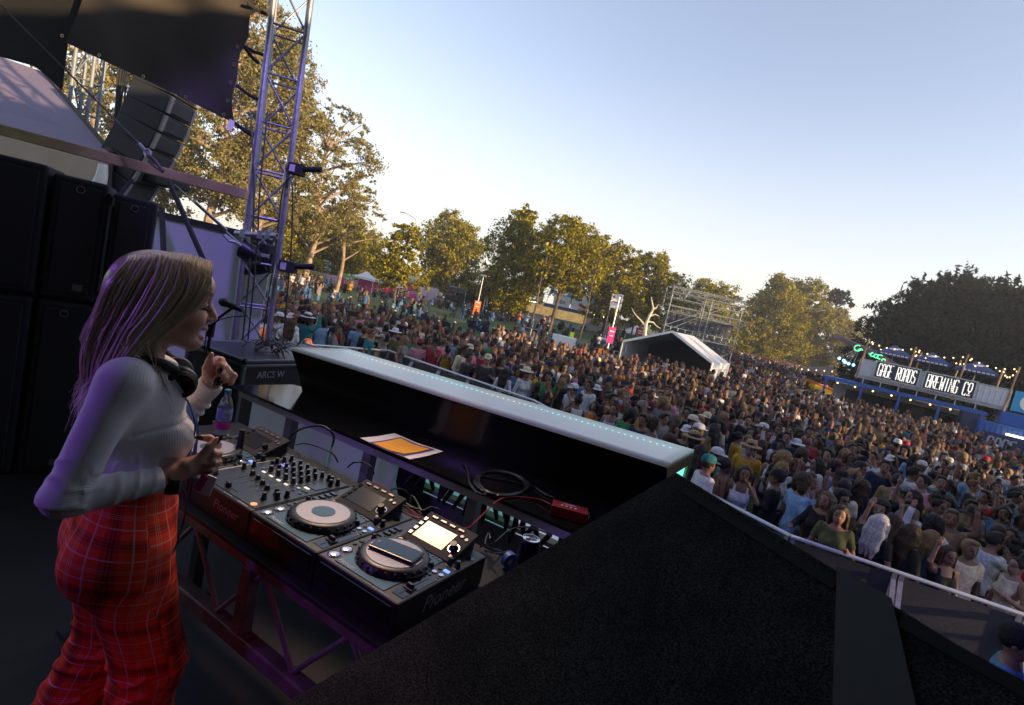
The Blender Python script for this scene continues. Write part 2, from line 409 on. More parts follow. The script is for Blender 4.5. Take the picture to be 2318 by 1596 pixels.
for xx in (-.97, -.28, .36):
    b = MB(); b.box((xx, .02, .71), (.045, .046, .22)); b.build('strut', 'chord', t, bevel=.004)
for xx in (-1.35, .74):
    for yy in (.06, .54):
        b = MB(); b.box((xx, yy, .275), (.05, .05, .55)); b.box((xx, yy, .005), (.12, .12, .01)); b.build('leg', 'matte', t)

# ------------------------------------------------------------------ media players
def cyl(mb, x, y, z, r, h, n=14, top=None): return mb.disc((x, y, z), r, h, n, top=top)
def make_player():
    t = thing('media_player', 'x', 'dj deck', (0, 0, 0), DRZ)
    Z = .100
    b = MB(); b.box((.1525, .2025, .052), (.305, .405, .096)); b.build('body', 'black', t, bevel=.006)
    b = MB(); b.box((.1525, -.001, .062), (.27, .006, .05)); b.build('front_trim', 'gloss', t, bevel=.003)
    b = MB(); b.box((.148, .139, Z + .0012), (.186, .250, .0024)); b.build('faceplate', 'teal', t, bevel=.001)
    # jog wheel
    jx, jy = .150, .146
    b = MB(); b.lathe([(.02, .003), (.106, .003), (.106, .006), (.1035, .008), (.1005, .018), (.095, .0225), (.082, .0235), (.02, .0235)], (jx, jy, Z), 72)
    jw = b.build('jog_wheel', 'black', t, smooth=True)
    b = MB(); b.disc((jx, jy, Z + .0235), .0815, .0015, 56); b.build('platter', M['platter'], jw, smooth=True)
    b = MB(); b.disc((jx, jy, Z + .025), .036, .0012, 40); b.build('centre_display', 'teal', jw, smooth=True)
    b = MB()
    for k in range(24):
        a = 2 * math.pi * k / 24
        b.ball((jx + .1005 * math.cos(a), jy + .1005 * math.sin(a), Z + .0125), .0062, 8)
        for dz in (-.0035, 0, .0035): b.ball((jx + .1012 * math.cos(a + .131), jy + .1012 * math.sin(a + .131), Z + .0125 + dz), .0011, 4)
    b.build('dimple_ring', M['dimple'], jw, smooth=True)
    b = MB(); b.lathe([(.1065, 0), (.1095, .0005), (.1095, .0035), (.1065, .0035)], (jx, jy, Z + .0022), 64); b.build('bezel', 'gloss', jw, smooth=True)
    # buttons at the front left
    for nm, y in (('play_button', .034), ('cue_button', .080)):
        b = MB(); b.lathe([(1e-4, .004), (.013, .004), (.0155, .0025), (.0165, 0)], (.0285, y, Z), 28); o = b.build(nm, M['spun'], t, smooth=True)
        b = MB(); b.lathe([(.0170, 0), (.0190, 0), (.0190, .0018), (.0170, .0018)], (.0285, y, Z), 28); b.build('ring', 'gloss', o)
    for (x, y) in ((.018, .122), (.040, .124), (.018, .148), (.040, .150)):
        b = MB(); b.disc((x, y, Z), .0078, .003, 14); b.build('search_button', 'gloss', t, bevel=.001)
    b = MB(); b.box((.028, .188, Z + .009), (.013, .015, .018), taper=.75); b.build('direction_lever', 'black', t, bevel=.002)
    for k, y in enumerate((.222, .247, .272, .297)):
        b = MB(); b.box((.026, y, Z + .0025), (.026, .014, .005)); b.build('loop_button', 'gloss', t, bevel=.0015)
    for x, y in ((.078, .252), (.100, .257)):
        b = MB(); b.disc((x, y, Z + .0024), .0075, .0032, 16); b.build('loop_in_out_button', M['amber'], t, smooth=True)
    for x, y in ((.205, .258), (.219, .257), (.232, .254), (.225, .228), (.062, .262)):
        b = MB(); b.disc((x, y, Z + .0024), .0042, .0022, 10); b.build('small_button', 'cap', t)
    b = MB(); cyl(b, .236, .212, Z, .0085, .014, 18, .0065); b.build('release_knob', 'black', t)
    # tempo fader
    b = MB(); b.box((.2745, .096, Z + .0008), (.040, .135, .0016)); b.build('fader_plate', 'gloss', t)
    b = MB(); b.box((.2745, .078, Z + .0085), (.026, .012, .015), taper=.7); b.box((.2745, .078, Z + .003), (.032, .022, .004)); b.build('tempo_fader', 'black', t, bevel=.002)
    b = MB(); b.box((.2745, .0965, Z + .0018), (.0025, .118, .001)); b.build('fader_slot', 'matte', t)
    for x, y in ((.262, .196), (.286, .196)):
        b = MB(); b.disc((x, y, Z), .0078, .0035, 16); b.build('tempo_button', 'chrome', t, bevel=.001)
    for x, y in ((.262, .174), (.288, .176), (.262, .222)):
        b = MB(); b.disc((x, y, Z), .0052, .003, 12); b.build('small_button', 'gloss', t)
    b = MB(); b.box((.283, .226, Z + .0015), (.018, .010, .003)); b.build('indicator', M['blueled'], t)
    for x, y in ((.262, .268), (.288, .272)):
        b = MB(); b.lathe([(1e-4, .020), (.0068, .020), (.0080, .004), (.0095, 0)], (x, y, Z), 18); b.build('adjust_knob', 'black', t, smooth=True)
    b = MB(); b.lathe([(.008, 0), (.0125, 0), (.0125, .002), (.008, .002)], (.282, .345, Z), 20); b.disc((.282, .345, Z), .0075, .0015, 16); b.build('media_slot', 'gloss', t)
    # tilted display panel
    tl = math.atan2(.050, .135); rot = Matrix.Rotation(tl, 3, 'X')
    def tp(x, y, z=0): return Vector((0, .268, Z + .003)) + rot @ Vector((x, y, z))
    b = MB(); b.box(tp(.165, .070, -.004), (.196, .144, .012), rot); b.prism([(.27, Z - .01), (.40, Z - .01), (.40, Z + .045)], .075, .255, Matrix(((0, 0, 1), (1, 0, 0), (0, 1, 0))))
    dp = b.build('display_panel', 'matte', t, bevel=.002)
    b = MB(); b.box(tp(.150, .062, .0026), (.118, .078, .0016), rot); b.build('screen', 'screen', dp)
    for k in range(4):
        b = MB(); b.box(tp(.100 + k * .036, .124, .004), (.022, .007, .004), rot); b.build('menu_button', 'cap', dp)
        b = MB(); b.box(tp(.0795, .030 + k * .024, .004), (.010, .012, .004), rot); b.build('side_button', 'gloss', dp)
    b = MB(); b.lathe([(1e-4, .022), (.0105, .022), (.0125, .004), (.0160, .001)], tp(.236, .050, .002), 24, rot); b.build('browse_knob', 'black', dp, smooth=True)
    b = MB(); b.lathe([(.0165, 0), (.0185, 0), (.0185, .002), (.0165, .002)], tp(.236, .050, .002), 24, rot); b.build('knob_ring', 'chrome', dp)
    for x, y in ((.226, .104), (.246, .100), (.248, .020)):
        b = MB(); b.disc(tp(x, y, .002), .0058, .003, 14, rot); b.build('menu_button', 'cap', dp)
    # lettering
    I = Matrix.Identity(3)
    text('lettering', 'Pioneer', .020, 'print', t, (.092, .026, Z + .0027), I, .0003)
    text('lettering', 'MULTI PLAYER', .0042, 'dimprint', t, (.185, .006, Z + .0012), I, .0002)
    text('lettering', 'CDJ-2000nexus', .0095, 'dimprint', t, (.238, .0065, Z + .0012), I, .0002)
    text('lettering', 'Pioneer', .062, 'dimprint', t, (.3056, .205, .052), Matrix(((0, 0, 1), (1, 0, 0), (0, 1, 0))), .0004, shear=.25)
    for s_, x, y in (('PLAY/PAUSE', .05, .046), ('CUE', .05, .086), ('TEMPO', .292, .166), ('LOOP', .06, .215), ('HOT CUE', .088, .268), ('VINYL', .262, .252), ('TOUCH', .288, .252)):
        text('lettering', s_, .0042, 'print', t, (x, y, Z + .0027), I, .0002)
    return t
M['platter'] = mat('silver_platter', (.34, .33, .36), .42, .55, var=.04, scale=60)
M['dimple'] = mat('dark_satin', (.05, .045, .045), .25, .6, var=0)
M['spun'] = mat('spun_steel', (.72, .70, .72), .22, 1., var=0)
M['amber'] = mat('amber_button', (.80, .42, .20), .4, emit=(1, .45, .15), es=.25)
M['blueled'] = mat('blue_indicator', (.05, .1, .6), .4, emit=(.1, .2, 1), es=1.2)
p0 = make_player()
players = [p0, copy_tree(p0), copy_tree(p0)]
for p_, off, lb in zip(players, (0, -.307, -.307 - .322 - .307), (
        'black media player with a phone lying on its jog wheel, nearest the can',
        'black media player between the mixer and the deck that carries the phone',
        'black media player half hidden behind the hands of the performer, beside the water bottle')):
    p_.location = desk(off, 0, TT); tag(p_, lb, 'dj deck', 'media players on the table')

# ------------------------------------------------------------------ mixer
t = thing('dj_mixer', 'black four channel mixer crowded with knobs and faders between two decks', 'mixer', desk(-.307 - .322, 0, TT), DRZ)
Z = .100
b = MB(); b.box((.16, .2, .052), (.318, .40, .096)); b.build('body', 'black', t, bevel=.005)
b = MB(); b.box((.16, .205, Z + .001), (.310, .375, .002)); b.build('faceplate', M['mixface'] if 'mixface' in M else mat('dark_slate_face', (.028, .040, .052), .35, .5, var=.08), t)
def knob(x, y, r=.0078, h=.021, cap_=None):
    b = MB(); b.lathe([(1e-4, h), (r * .78, h), (r * .92, .005), (r * 1.25, .002), (r * 1.25, 0)], (x, y, Z + .002), 16)
    o = b.build('knob', 'black', t, smooth=True)
    b = MB(); b.box((x, y + r * .35, Z + .0022 + h), (.0012, r * .9, .0006)); b.build('pointer', 'print', o)
    if cap_:
        b = MB(); b.disc((x, y, Z + .0021 + h), r * .74, .0012, 14); b.build('cap', 'cap', o)
        b = MB(); b.lathe([(r * 1.26, 0), (r * 1.42, 0), (r * 1.42, .001), (r * 1.26, .001)], (x, y, Z + .0022), 16); b.build('ring', 'white', o)
chx = (.088, .130, .172, .214)
for i, x in enumerate(chx):
    for j, y in enumerate((.356, .325, .294, .263, .230)): knob(x, y, .0078 if j < 4 else .0092, .021, j in (0, 1, 4))
    b = MB(); b.box((x - .004, .205, Z + .0035), (.017, .009, .003)); b.build('cue_button', M['pad'] if 'pad' in M else mat('lit_pad', (.8, .74, .66), .5, emit=(1, .85, .7), es=.3), t, bevel=.001)
    b = MB(); b.box((x, .135, Z + .0024), (.0024, .088, .0008)); b.build('fader_slot', 'matte', t)
    b = MB()
    for k in range(9): b.box((x, .097 + k * .0095, Z + .0024), (.020, .0007, .0006))
    b.build('scale_marks', 'dimprint', t)
    yf = (.158, .150, .140, .128)[i]
    b = MB(); b.box((x, yf, Z + .010), (.011, .018, .016), taper=.72); o = b.build('channel_fader', 'black', t, bevel=.0015)
    b = MB(); b.box((x, yf, Z + .0183), (.0085, .0014, .0008)); b.build('fader_line', 'print', o)
b = MB(); b.box((.15, .040, Z + .0024), (.075, .003, .0008)); b.build('fader_slot', 'matte', t)
b = MB(); b.box((.136, .040, Z + .010), (.020, .012, .016), taper=.8); b.build('crossfader', 'black', t, bevel=.0015)
for x, y in ((.030, .36), (.030, .328), (.030, .296), (.046, .264), (.024, .205), (.026, .165), (.030, .060)): knob(x, y)
for x, y in ((.262, .36), (.285, .335), (.262, .13), (.288, .115), (.270, .078), (.290, .150), (.245, .362), (.292, .362)): knob(x, y, .0085, .022)
b = MB(); b.box((.276, .285, Z + .003), (.046, .052, .002)); b.build('display', 'screen', t)
b = MB(); b.box((.268, .247, Z + .003), (.022, .010, .002)); b.build('display_strip', mat('pale_readout', (.6, .55, .45), .4, emit=(1, .9, .7), es=.3), t)
for x, y, mt in ((.255, .222, 'white'), (.275, .224, 'green'), (.292, .226, 'gloss'), (.257, .198, 'gloss'), (.290, .200, 'gloss'), (.06, .24, 'gloss'), (.056, .222, 'gloss')):
    b = MB(); b.disc((x, y, Z + .002), .0062, .003, 14); b.build('button', mt, t)
for k in range(6):
    b = MB(); b.box((.052 + .012 * (k % 3), .300 + .014 * (k // 3), Z + .0035), (.008, .006, .003)); b.build('colour_button', mat('violet_button', (.30, .25, .75), .4, emit=(.4, .3, 1), es=.3) if k == 0 else bpy.data.materials['violet_button'], t)
b = MB(); b.disc((.290, .030, Z + .002), .0105, .003, 18); b.build('effect_button', 'amber', t)
b = MB(); b.lathe([(.009, 0), (.013, 0), (.013, .003), (.009, .003)], (.235, .375, Z + .002), 20); b.build('jack_ring', 'gloss', t)
b = MB()
for y in (.188, .244, .388): b.box((.16, y, Z + .0024), (.29, .0008, .0005))
for x in (.066, .109, .151, .193, .238): b.box((x, .215, Z + .0024), (.0007, .30, .0005))
b.build('printed_lines', 'dimprint', t)
text('lettering', 'Pioneer', .042, M['sideprint'] if 'sideprint' in M else mat('rosy_print', (.32, .20, .24), .5), t, (.20, -.0012, .056), Matrix(((1, 0, 0), (0, 0, -1), (0, 1, 0))), .0004, shear=.2)
text('lettering', 'PROFESSIONAL MIXER', .0045, 'print', t, (.19, .007, Z + .0024), Matrix.Identity(3), .0002)
text('lettering', 'DJM-900nexus', .0085, 'print', t, (.268, .0068, Z + .0024), Matrix.Identity(3), .0002)

# phone on the jog wheel of the nearest player
o = thing('mobile_phone', 'black mobile phone in a clear case lying on a deck jog wheel', 'phone', desk(.150, .150, TT + .1262), DRZ + R(12))
b = MB(); b.box((0, 0, .0048), (.146, .074, .0090)); b.build('case', mat('smoky_case', (.03, .025, .025), .15, var=0), o, bevel=.0042, seg=3)
b = MB(); b.box((0, 0, .0096), (.138, .066, .0008)); b.build('screen', mat('phone_glass', (.008, .012, .016), .06, var=0, spec=.8), o)
b = MB(); b.box((-.060, 0, .0102), (.004, .018, .0004)); b.build('speaker_slit', 'cap', o)

# water bottle, drink can
pb = atz(500, 985, SF + TT)
t = thing('water_bottle', 'clear plastic water bottle standing on the table beside a deck', 'bottle', pb)
M['pet'] = mat('clear_plastic', (.86, .90, .95), .06, var=0, trans=.92)
b = MB(); b.lathe([(.004, 0), (.030, 0), (.032, .006), (.032, .05), (.029, .062), (.032, .075), (.032, .125), (.031, .14), (.022, .17), (.0125, .188), (.0125, .200), (.001, .200)], (0, 0, 0), 28); b.build('body', 'pet', t, smooth=True)
b = MB(); b.lathe([(.0328, .078), (.0328, .132)], (0, 0, 0), 28, arc=1.); b.build('label', mat('printed_label', (.30, .34, .55), .4, var=.5, scale=45), t, smooth=True)
b = MB(); b.lathe([(.0329, .036), (.0331, .064)], (0, 0, 0), 28); b.build('label_band', 'mag', t, smooth=True)
b = MB(); b.lathe([(.001, .216), (.0138, .216), (.0145, .198), (.0138, .197)], (0, 0, 0), 18); b.build('cap', mat('teal_cap', (.05, .30, .33), .4), t, smooth=True)
pc = atz(1203, 1218, SF + TT + .158)
pc.z = SF + TT
t = thing('drink_can', 'opened tall black drink can on the right end of the table', 'can', pc)
b = MB(); b.lathe([(.001, .002), (.022, 0), (.026, .004), (.033, .014), (.033, .140), (.030, .150), (.0285, .154)], (0, 0, 0), 32); b.build('body', mat('black_can', (.012, .010, .030), .25, .6, var=.3, scale=30), t, smooth=True)
b = MB(); b.lathe([(.0285, .154), (.0290, .158), (.0275, .158), (.0262, .1535), (.001, .1535)], (0, 0, 0), 32); b.build('rim', 'chrome', t, smooth=True)
b = MB(); b.path([(.003 + .011 * math.cos(a) * .9, .005 + .006 * math.sin(a), .1555) for a in np.linspace(0, 2 * math.pi, 14)[:-1]], .0016, 6, closed=True); b.path([(.014 + .005 * math.cos(a), .007 + .005 * math.sin(a), .156) for a in np.linspace(0, 2 * math.pi, 12)[:-1]], .0014, 6, closed=True); b.build('pull_tab', 'alu', t, smooth=True)
b = MB(); b.disc((-.010, -.004, .1538), .009, .0006, 18); b.build('opening', 'matte', t)
p2 = atz(1160, 1270, SF + TT + .03)
t = thing('wristband_roll', 'small blue and white roll lying beside the drink can', 'roll', (p2.x - .01, p2.y, SF + TT + .03))
b = MB(); b.lathe([(.012, -.012), (.028, -.012), (.028, .012), (.012, .012), (.012, -.012)], (0, 0, 0), 28, Matrix.Rotation(R(90), 3, 'X') @ Matrix.Rotation(R(30), 3, 'Y')); b.build('ring', mat('blue_tape', (.03, .09, .42), .4), t, smooth=True)
b = MB(); b.disc((0, .0, 0), .012, .004, 18, Matrix.Rotation(R(90), 3, 'X') @ Matrix.Rotation(R(30), 3, 'Y')); b.build('core', 'white', t)
# black pen-shaped usb stick / small torch on far deck
pt = desk(-.80, .30, TT + .10)
b = MB(); b.lathe([(.001, 0), (.012, 0), (.013, .03), (.011, .085), (.001, .087)], (0, 0, 0), 16)
o = b.build('marker_pen', 'matte', smooth=True); o.location = desk(-.76, .245, TT + .103); tag(o, 'short black marker standing upright beside the jog wheel near the bottle', 'marker')

# ------------------------------------------------------------------ booth with glowing counter
ZS = SF + .95; ZT = SF + 1.20
cA, cB, cB2, cA2 = (Vector((x, y, ZT)) for x, y in ((-1.323, 3.275), (.805, 2.449), (1.074, 2.900), (-1.106, 3.693)))
bl = thing('booth_counter', 'long dj booth with a frosted white counter lit from below and gloss black back', 'booth', (-.26, 2.86, SF))
def counter_mat():
    m = bpy.data.materials.new('backlit_frosted_acrylic'); m.use_nodes = True; n = m.node_tree.nodes; L = m.node_tree.links; b = n['Principled BSDF']
    b.inputs['Base Color'].default_value = (.58, .60, .62, 1); b.inputs['Roughness'].default_value = .28
    at = n.new('ShaderNodeAttribute'); at.attribute_name = 'across'; al = n.new('ShaderNodeAttribute'); al.attribute_name = 'along'
    cr = n.new('ShaderNodeValToRGB'); e = cr.color_ramp.elements; e[0].position = .30; e[0].color = (0, 0, 0, 1); e[1].position = .80; e[1].color = (1, 1, 1, 1)
    L.new(at.outputs['Fac'], cr.inputs[0])
    c2 = n.new('ShaderNodeValToRGB'); e = c2.color_ramp.elements
    e[0].position = 0; e[0].color = (.10, .62, .60, 1); e[1].position = 1; e[1].color = (.12, .60, .58, 1)
    for p_, c_ in ((.12, (.1, .6, .55, 1)), (.18, (.55, .5, .3, 1)), (.26, (.6, .55, .35, 1)), (.32, (.1, .62, .55, 1)), (.45, (.1, .62, .55, 1)), (.5, (.6, .55, .3, 1)), (.58, (.5, .55, .3, 1)), (.64, (.08, .62, .55, 1))):
        x = e.new(p_); x.color = c_
    L.new(al.outputs['Fac'], c2.inputs[0])
    mx = n.new('ShaderNodeVectorMath'); mx.operation = 'SCALE'; L.new(c2.outputs[0], mx.inputs[0]); L.new(cr.outputs[0], mx.inputs['Scale'])
    ad = n.new('ShaderNodeVectorMath'); ad.operation = 'ADD'; ad.inputs[1].default_value = (.62, .66, .70); L.new(mx.outputs[0], ad.inputs[0])
    L.new(ad.outputs[0], b.inputs['Emission Color']); b.inputs['Emission Strength'].default_value = .03
    return m
V = []; F = []; ac = []; al_ = []
NX = 40
for k, (z, ins) in enumerate(((0, 0), (-.016, 0))):
    for i in range(NX + 1):
        for j in range(9):
            s_, t_ = i / NX, j / 8
            p_ = (cA.lerp(cB, s_)).lerp(cA2.lerp(cB2, s_), t_); V.append((p_.x, p_.y, ZT + z)); ac.append(t_); al_.append(s_)
W9 = 9; O2 = (NX + 1) * 9
for i in range(NX):
    for j in range(8):
        a = i * W9 + j; F.append((a, a + W9, a + W9 + 1, a + 1)); F.append((O2 + a + 1, O2 + a + W9 + 1, O2 + a + W9, O2 + a))
    for j in (0, 8):
        a = i * W9 + j; q = (a, O2 + a, O2 + a + W9, a + W9); F.append(q if j == 0 else q[::-1])
for j in range(8):
    for i in (0, NX):
        a = i * W9 + j; q = (a, a + 1, O2 + a + 1, O2 + a); F.append(q if i == 0 else q[::-1])
me = np_mesh('counter_top', np.array(V), np.array(F), False, {'across': ac, 'along': al_}); link('counter_top', me, counter_mat(), bl, True)
ledm = [mat('teal_led', (.2, .9, .8), .5, var=0, emit=(.25, 1, .82), es=.7), mat('warm_led', (.9, .85, .6), .5, var=0, emit=(1, .92, .6), es=.6)]
for i in range(62):
    s_ = .045 + .915 * i / 61; q = (cA.lerp(cB, s_)).lerp(cA2.lerp(cB2, s_), .74)
    b = MB(); b.ball((q.x, q.y, ZT - .0005), .0058, 6, .35)
    b.build('led', ledm[1 if (.14 < s_ < .30 or .47 < s_ < .60) else 0], bl, True, smooth=True)
# black back panel and shelf
sA, sB = Vector((-1.529, 3.063, ZS)), Vector((1.03, 1.74, ZS))
back0, back1 = Vector((-1.16, 3.275, ZS)), Vector((1.03, 2.33, ZS))
b = MB(); N_ = 8
q0 = [cA.lerp(cB, 0.005) + Vector((0, 0, -.016)), cB + Vector((0, 0, -.016))]; q1 = [Vector((-1.20, 3.27, ZS - .003)), Vector((.845, 2.40, ZS - .003))]
vs = []
for i in range(N_ + 1):
    s_ = i / N_
    for e_ in (0, 1):
        p_ = q0[e_].lerp(q1[e_], s_); sag = math.sin(math.pi * s_) * .010
        vs.append(p_ + Vector((.4, .9, 0)) * sag)
n_ = len(vs); off = Vector((.10, .23, 0)) * .05
b.add(vs + [v + off for v in vs], [(2 * i, 2 * i + 2, 2 * i + 3, 2 * i + 1) for i in range(N_)] + [(n_ + 2 * i, n_ + 2 * i + 1, n_ + 2 * i + 3, n_ + 2 * i + 2) for i in range(N_)] + [(2 * i, n_ + 2 * i, n_ + 2 * i + 2, 2 * i + 2) for i in range(N_)] + [(2 * i + 1, 2 * i + 3, n_ + 2 * i + 3, n_ + 2 * i + 1) for i in range(N_)])
b.build('back_panel', mat('gloss_black_laminate', (.006, .006, .007), .14, var=0, spec=.22), bl, True, smooth=True)
b = MB(); b.prism([(sA.x, sA.y), (sB.x, sB.y), (1.12, 2.36), (-1.05, 3.36), (-1.31, 3.385)], ZS - .014, ZS); b.build('shelf', mat('gloss_black_shelf', (.007, .007, .008), .10, var=0, bump=.02, scale=3), bl, True)
dS = (sB - sA).normalized(); nS = Vector((-dS.y, dS.x, 0))
b = MB(); b.beam(sA + nS * .02 + Vector((.03, 0, -.034)) + dS * .02, sB + nS * .02 + Vector((0, 0, -.034)), .03, .038); b.build('fascia_rail', mat('white_rail', (.42, .38, .44), .45, var=.05), bl, True)
for s_ in (.16, .36, .58, .80):
    p_ = sA.lerp(sB, s_) + nS * .06; b = MB(); b.box((p_.x, p_.y, SF + .455), (.05, .05, .91), Matrix.Rotation(math.atan2(dS.y, dS.x), 3, 'Z')); b.build('post', mat('violet_grey_post', (.24, .22, .27), .5, var=.05) if s_ == .16 else bpy.data.materials['violet_grey_post'], bl, True)
# translucent front skin seen from inside, with its lower shelf rail
inn = nS * .30
pan = [mat('frosted_skin_skyglow', (.36, .40, .50), .5, var=.05, emit=(.5, .58, .78), es=.03), mat('frosted_skin_lit', (.6, .75, .78), .5, var=.4, scale=6, emit=(.35, .85, .9), es=.09), mat('frosted_skin_white', (.7, .75, .8), .5, var=.2, scale=6, emit=(.62, .72, 1), es=.17)]  # dim panel's emission stands in for sky light shining through it
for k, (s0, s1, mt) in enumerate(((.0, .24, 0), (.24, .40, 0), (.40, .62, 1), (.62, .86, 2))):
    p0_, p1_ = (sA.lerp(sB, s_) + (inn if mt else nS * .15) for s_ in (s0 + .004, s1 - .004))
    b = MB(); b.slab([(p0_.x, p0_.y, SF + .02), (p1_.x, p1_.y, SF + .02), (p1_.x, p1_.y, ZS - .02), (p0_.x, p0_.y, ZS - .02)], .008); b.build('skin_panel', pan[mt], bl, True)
b = MB(); b.beam(sA.lerp(sB, .40) + nS * .25 + Vector((0, 0, -.20)), sB + nS * .25 + Vector((0, 0, -.20)), .06, .02); b.build('inner_rail', mat('pale_timber_rail', (.38, .38, .26), .6), bl, True)
b = MB(); b.beam(sA.lerp(sB, .40) + nS * .225 + Vector((0, 0, -.29)), sB + nS * .225 + Vector((0, 0, -.29)), .012, .14); b.build('inner_board', mat('grey_board', (.14, .13, .17), .6), bl, True)
# wooden right end
ex = (cB2 - cB).normalized(); eo = Vector((ex.y, -ex.x, 0)) * .012
eW = (cB2 - cB).length
for (a0, a1, z0, z1) in ((0, .045, SF + .02, ZT - .03), (eW - .045, eW, SF + .02, ZT - .03), (.045, eW - .045, ZT - .085, ZT - .03), (.045, eW - .045, SF + .02, SF + .10)):
    b = MB(); c0, c1 = cB + ex * a0 - eo * 1.5, cB + ex * a1 - eo * 1.5
    b.slab([(c0.x, c0.y, z0), (c1.x, c1.y, z0), (c1.x, c1.y, z1), (c0.x, c0.y, z1)], .03); b.build('end_frame', 'wood', bl, True)
b = MB(); c0, c1 = cB + ex * .045 - eo * 1.5, cB + ex * (eW - .045) - eo * 1.5
b.slab([(c0.x, c0.y, SF + .1), (c1.x, c1.y, SF + .1), (c1.x, c1.y, ZT - .085), (c0.x, c0.y, ZT - .085)], .006); b.build('end_pane', mat('teal_lit_pane', (.4, .7, .7), .4, emit=(.2, .9, .8), es=.5), bl, True)
b = MB(); b.slab([(cA2.x, cA2.y, 0.3), (cB2.x, cB2.y, .3), (cB2.x, cB2.y, ZT - .02), (cA2.x, cA2.y, ZT - .02)], .02); b.build('audience_panel', mat('white_booth_front', (.6, .65, .68), .5), bl, True)
# black cloths and cable tails hanging under the shelf
for s_, w_, h_ in ((.43, .16, .30), (.87, .22, .34)):
    p_ = sA.lerp(sB, s_) + nS * .16; b = MB()
    n2 = 10
    poly = [(-w_ / 2, 0), (w_ / 2, 0), (w_ / 2, -h_), (0, -h_), (-w_ / 2, -h_ * .45)]
    b.prism(poly, -.02, .02, Matrix.Rotation(math.atan2(dS.y, dS.x), 3, 'Z') @ Matrix.Rotation(R(90), 3, 'X'), (p_.x, p_.y, ZS - .055))
    tag(b.build('black_cloth', 'drape', bevel=.012), 'black cloth draped under the booth shelf ' + ('behind the mixer' if s_ < .5 else 'above the drink can'), 'cloth')
for k in range(24):
    s_ = .445 + .0150 * k + random.uniform(-.005, .005); p_ = sA.lerp(sB, s_) + nS * (.12 + .02 * (k % 4)); l_ = random.uniform(.10, .20)
    b = MB(); b.path([(p_.x, p_.y, ZS - .05), (p_.x + random.uniform(-.01, .01), p_.y, ZS - .05 - l_ * .5), (p_.x + random.uniform(-.035, .035), p_.y + random.uniform(-.02, .02), ZS - .05 - l_)], lambda q: .007 + .007 * math.sin(q * 3), 8)
    tag(b.build('cable_tail', 'cable', smooth=True), 'short black cable plug hanging in a row under the lit booth shelf', 'cable', 'cable plugs hanging under the booth shelf')

# ------------------------------------------------------------------ things on the shelf
def cropz(x, y, z): return atz((1200 + x * .5608) * .6439, (1200 + y * .5608) * .6439, z)
def sheet(corners, z, n=10, amp=.006, name='paper', th=.0008):
    P = [cropz(x, y, z) for x, y in corners]; V = []; F = []
    for i in range(n + 1):
        for j in range(n + 1):
            s_, t_ = i / n, j / n; p_ = P[0].lerp(P[1], s_).lerp(P[3].lerp(P[2], s_), t_)
            V.append((p_.x, p_.y, p_.z + amp * (.5 + .5 * math.cos(6.3 * t_)) * (.4 + .6 * abs(2 * s_ - 1))))
    for i in range(n):
        for j in range(n): a = i * (n + 1) + j; F.append((a, a + n + 1, a + n + 2, a + 1))
    return V, F, P
V, F, P = sheet(((115, 612), (332, 583), (637, 697), (428, 747)), ZS + .002)
pp = thing('printed_sheet', 'white paper sheet with orange printed block lying on the black booth shelf', 'paper', P[0])
def add_sheet(name, V, F, mt, parent):
    b = MB(); n0 = len(V); b.add(V + [(x, y, z - .0006) for x, y, z in V], F + [tuple(n0 + i for i in f[::-1]) for f in F]); return b.build(name, mt, parent, True, smooth=True)
add_sheet('paper', V, F, mat('white_paper', (.80, .76, .76), .7, var=.03), pp)
V, F, P = sheet(((168, 640), (370, 606), (583, 684), (390, 724)), ZS + .0045); bo = add_sheet('printed_border', V, F, mat('violet_ink', (.10, .03, .20), .6, var=0), pp)
V, F, P = sheet(((196, 644), (368, 613), (552, 683), (388, 712)), ZS + .0062); op = add_sheet('printed_block', V, F, mat('orange_ink', (.92, .42, .01), .6, var=.04), pp)
b = MB()
for k in range(9):
    for j in range(3):
        s_ = .13 + k * .085; t0 = .14 + j * .27
        a0 = P[0].lerp(P[1], t0).lerp(P[3].lerp(P[2], t0), s_); a1 = P[0].lerp(P[1], t0 + random.uniform(.1, .2)).lerp(P[3].lerp(P[2], t0 + .18), s_)
        b.beam(a0 + Vector((0, 0, .0075)), a1 + Vector((0, 0, .0075)), .0022, .0004)
b.build('printed_lines', mat('pale_ink', (.85, .55, .35), .6, var=0), pp, True)
# red interface box with its leads
r0 = cropz(1318, 985, ZS + .045); r1 = cropz(1560, 1050, ZS + .045); r2 = cropz(1500, 1105, ZS + .045)
dx = (r1 - r0); rl = dx.length; dx.normalize()
t = thing('interface_box', 'small red metal audio interface with four white buttons on the booth shelf', 'audio box', (r0 + (r1 - r0) * .5 - Vector((-dx.y, dx.x, 0)) * .035 + Vector((0, 0, -.045))), math.atan2(dx.y, dx.x))
b = MB(); b.box((0, 0, .0225), (rl * .92, .075, .043)); b.build('body', 'red', t, bevel=.003)
for k in range(4):
    b = MB(); b.disc((-.035 + .019 * k, -.008, .044), .0058, .0012, 14); b.build('button', 'print', t)
b = MB(); b.box((rl * .46 + .001, 0, .0225), (.004, .066, .036)); b.build('socket_plate', 'gloss', t)
for k in (-.018, .018):
    b = MB(); b.lathe([(.004, 0), (.009, 0), (.009, .004), (.004, .004)], (rl * .46 + .003, k, .0225), 14, Matrix.Rotation(R(90), 3, 'Y')); b.build('socket', 'steel', t)
b = MB(); b.box((-.005, .016, .0445), (.05, .005, .0008)); b.build('printed_lines', 'print', t)
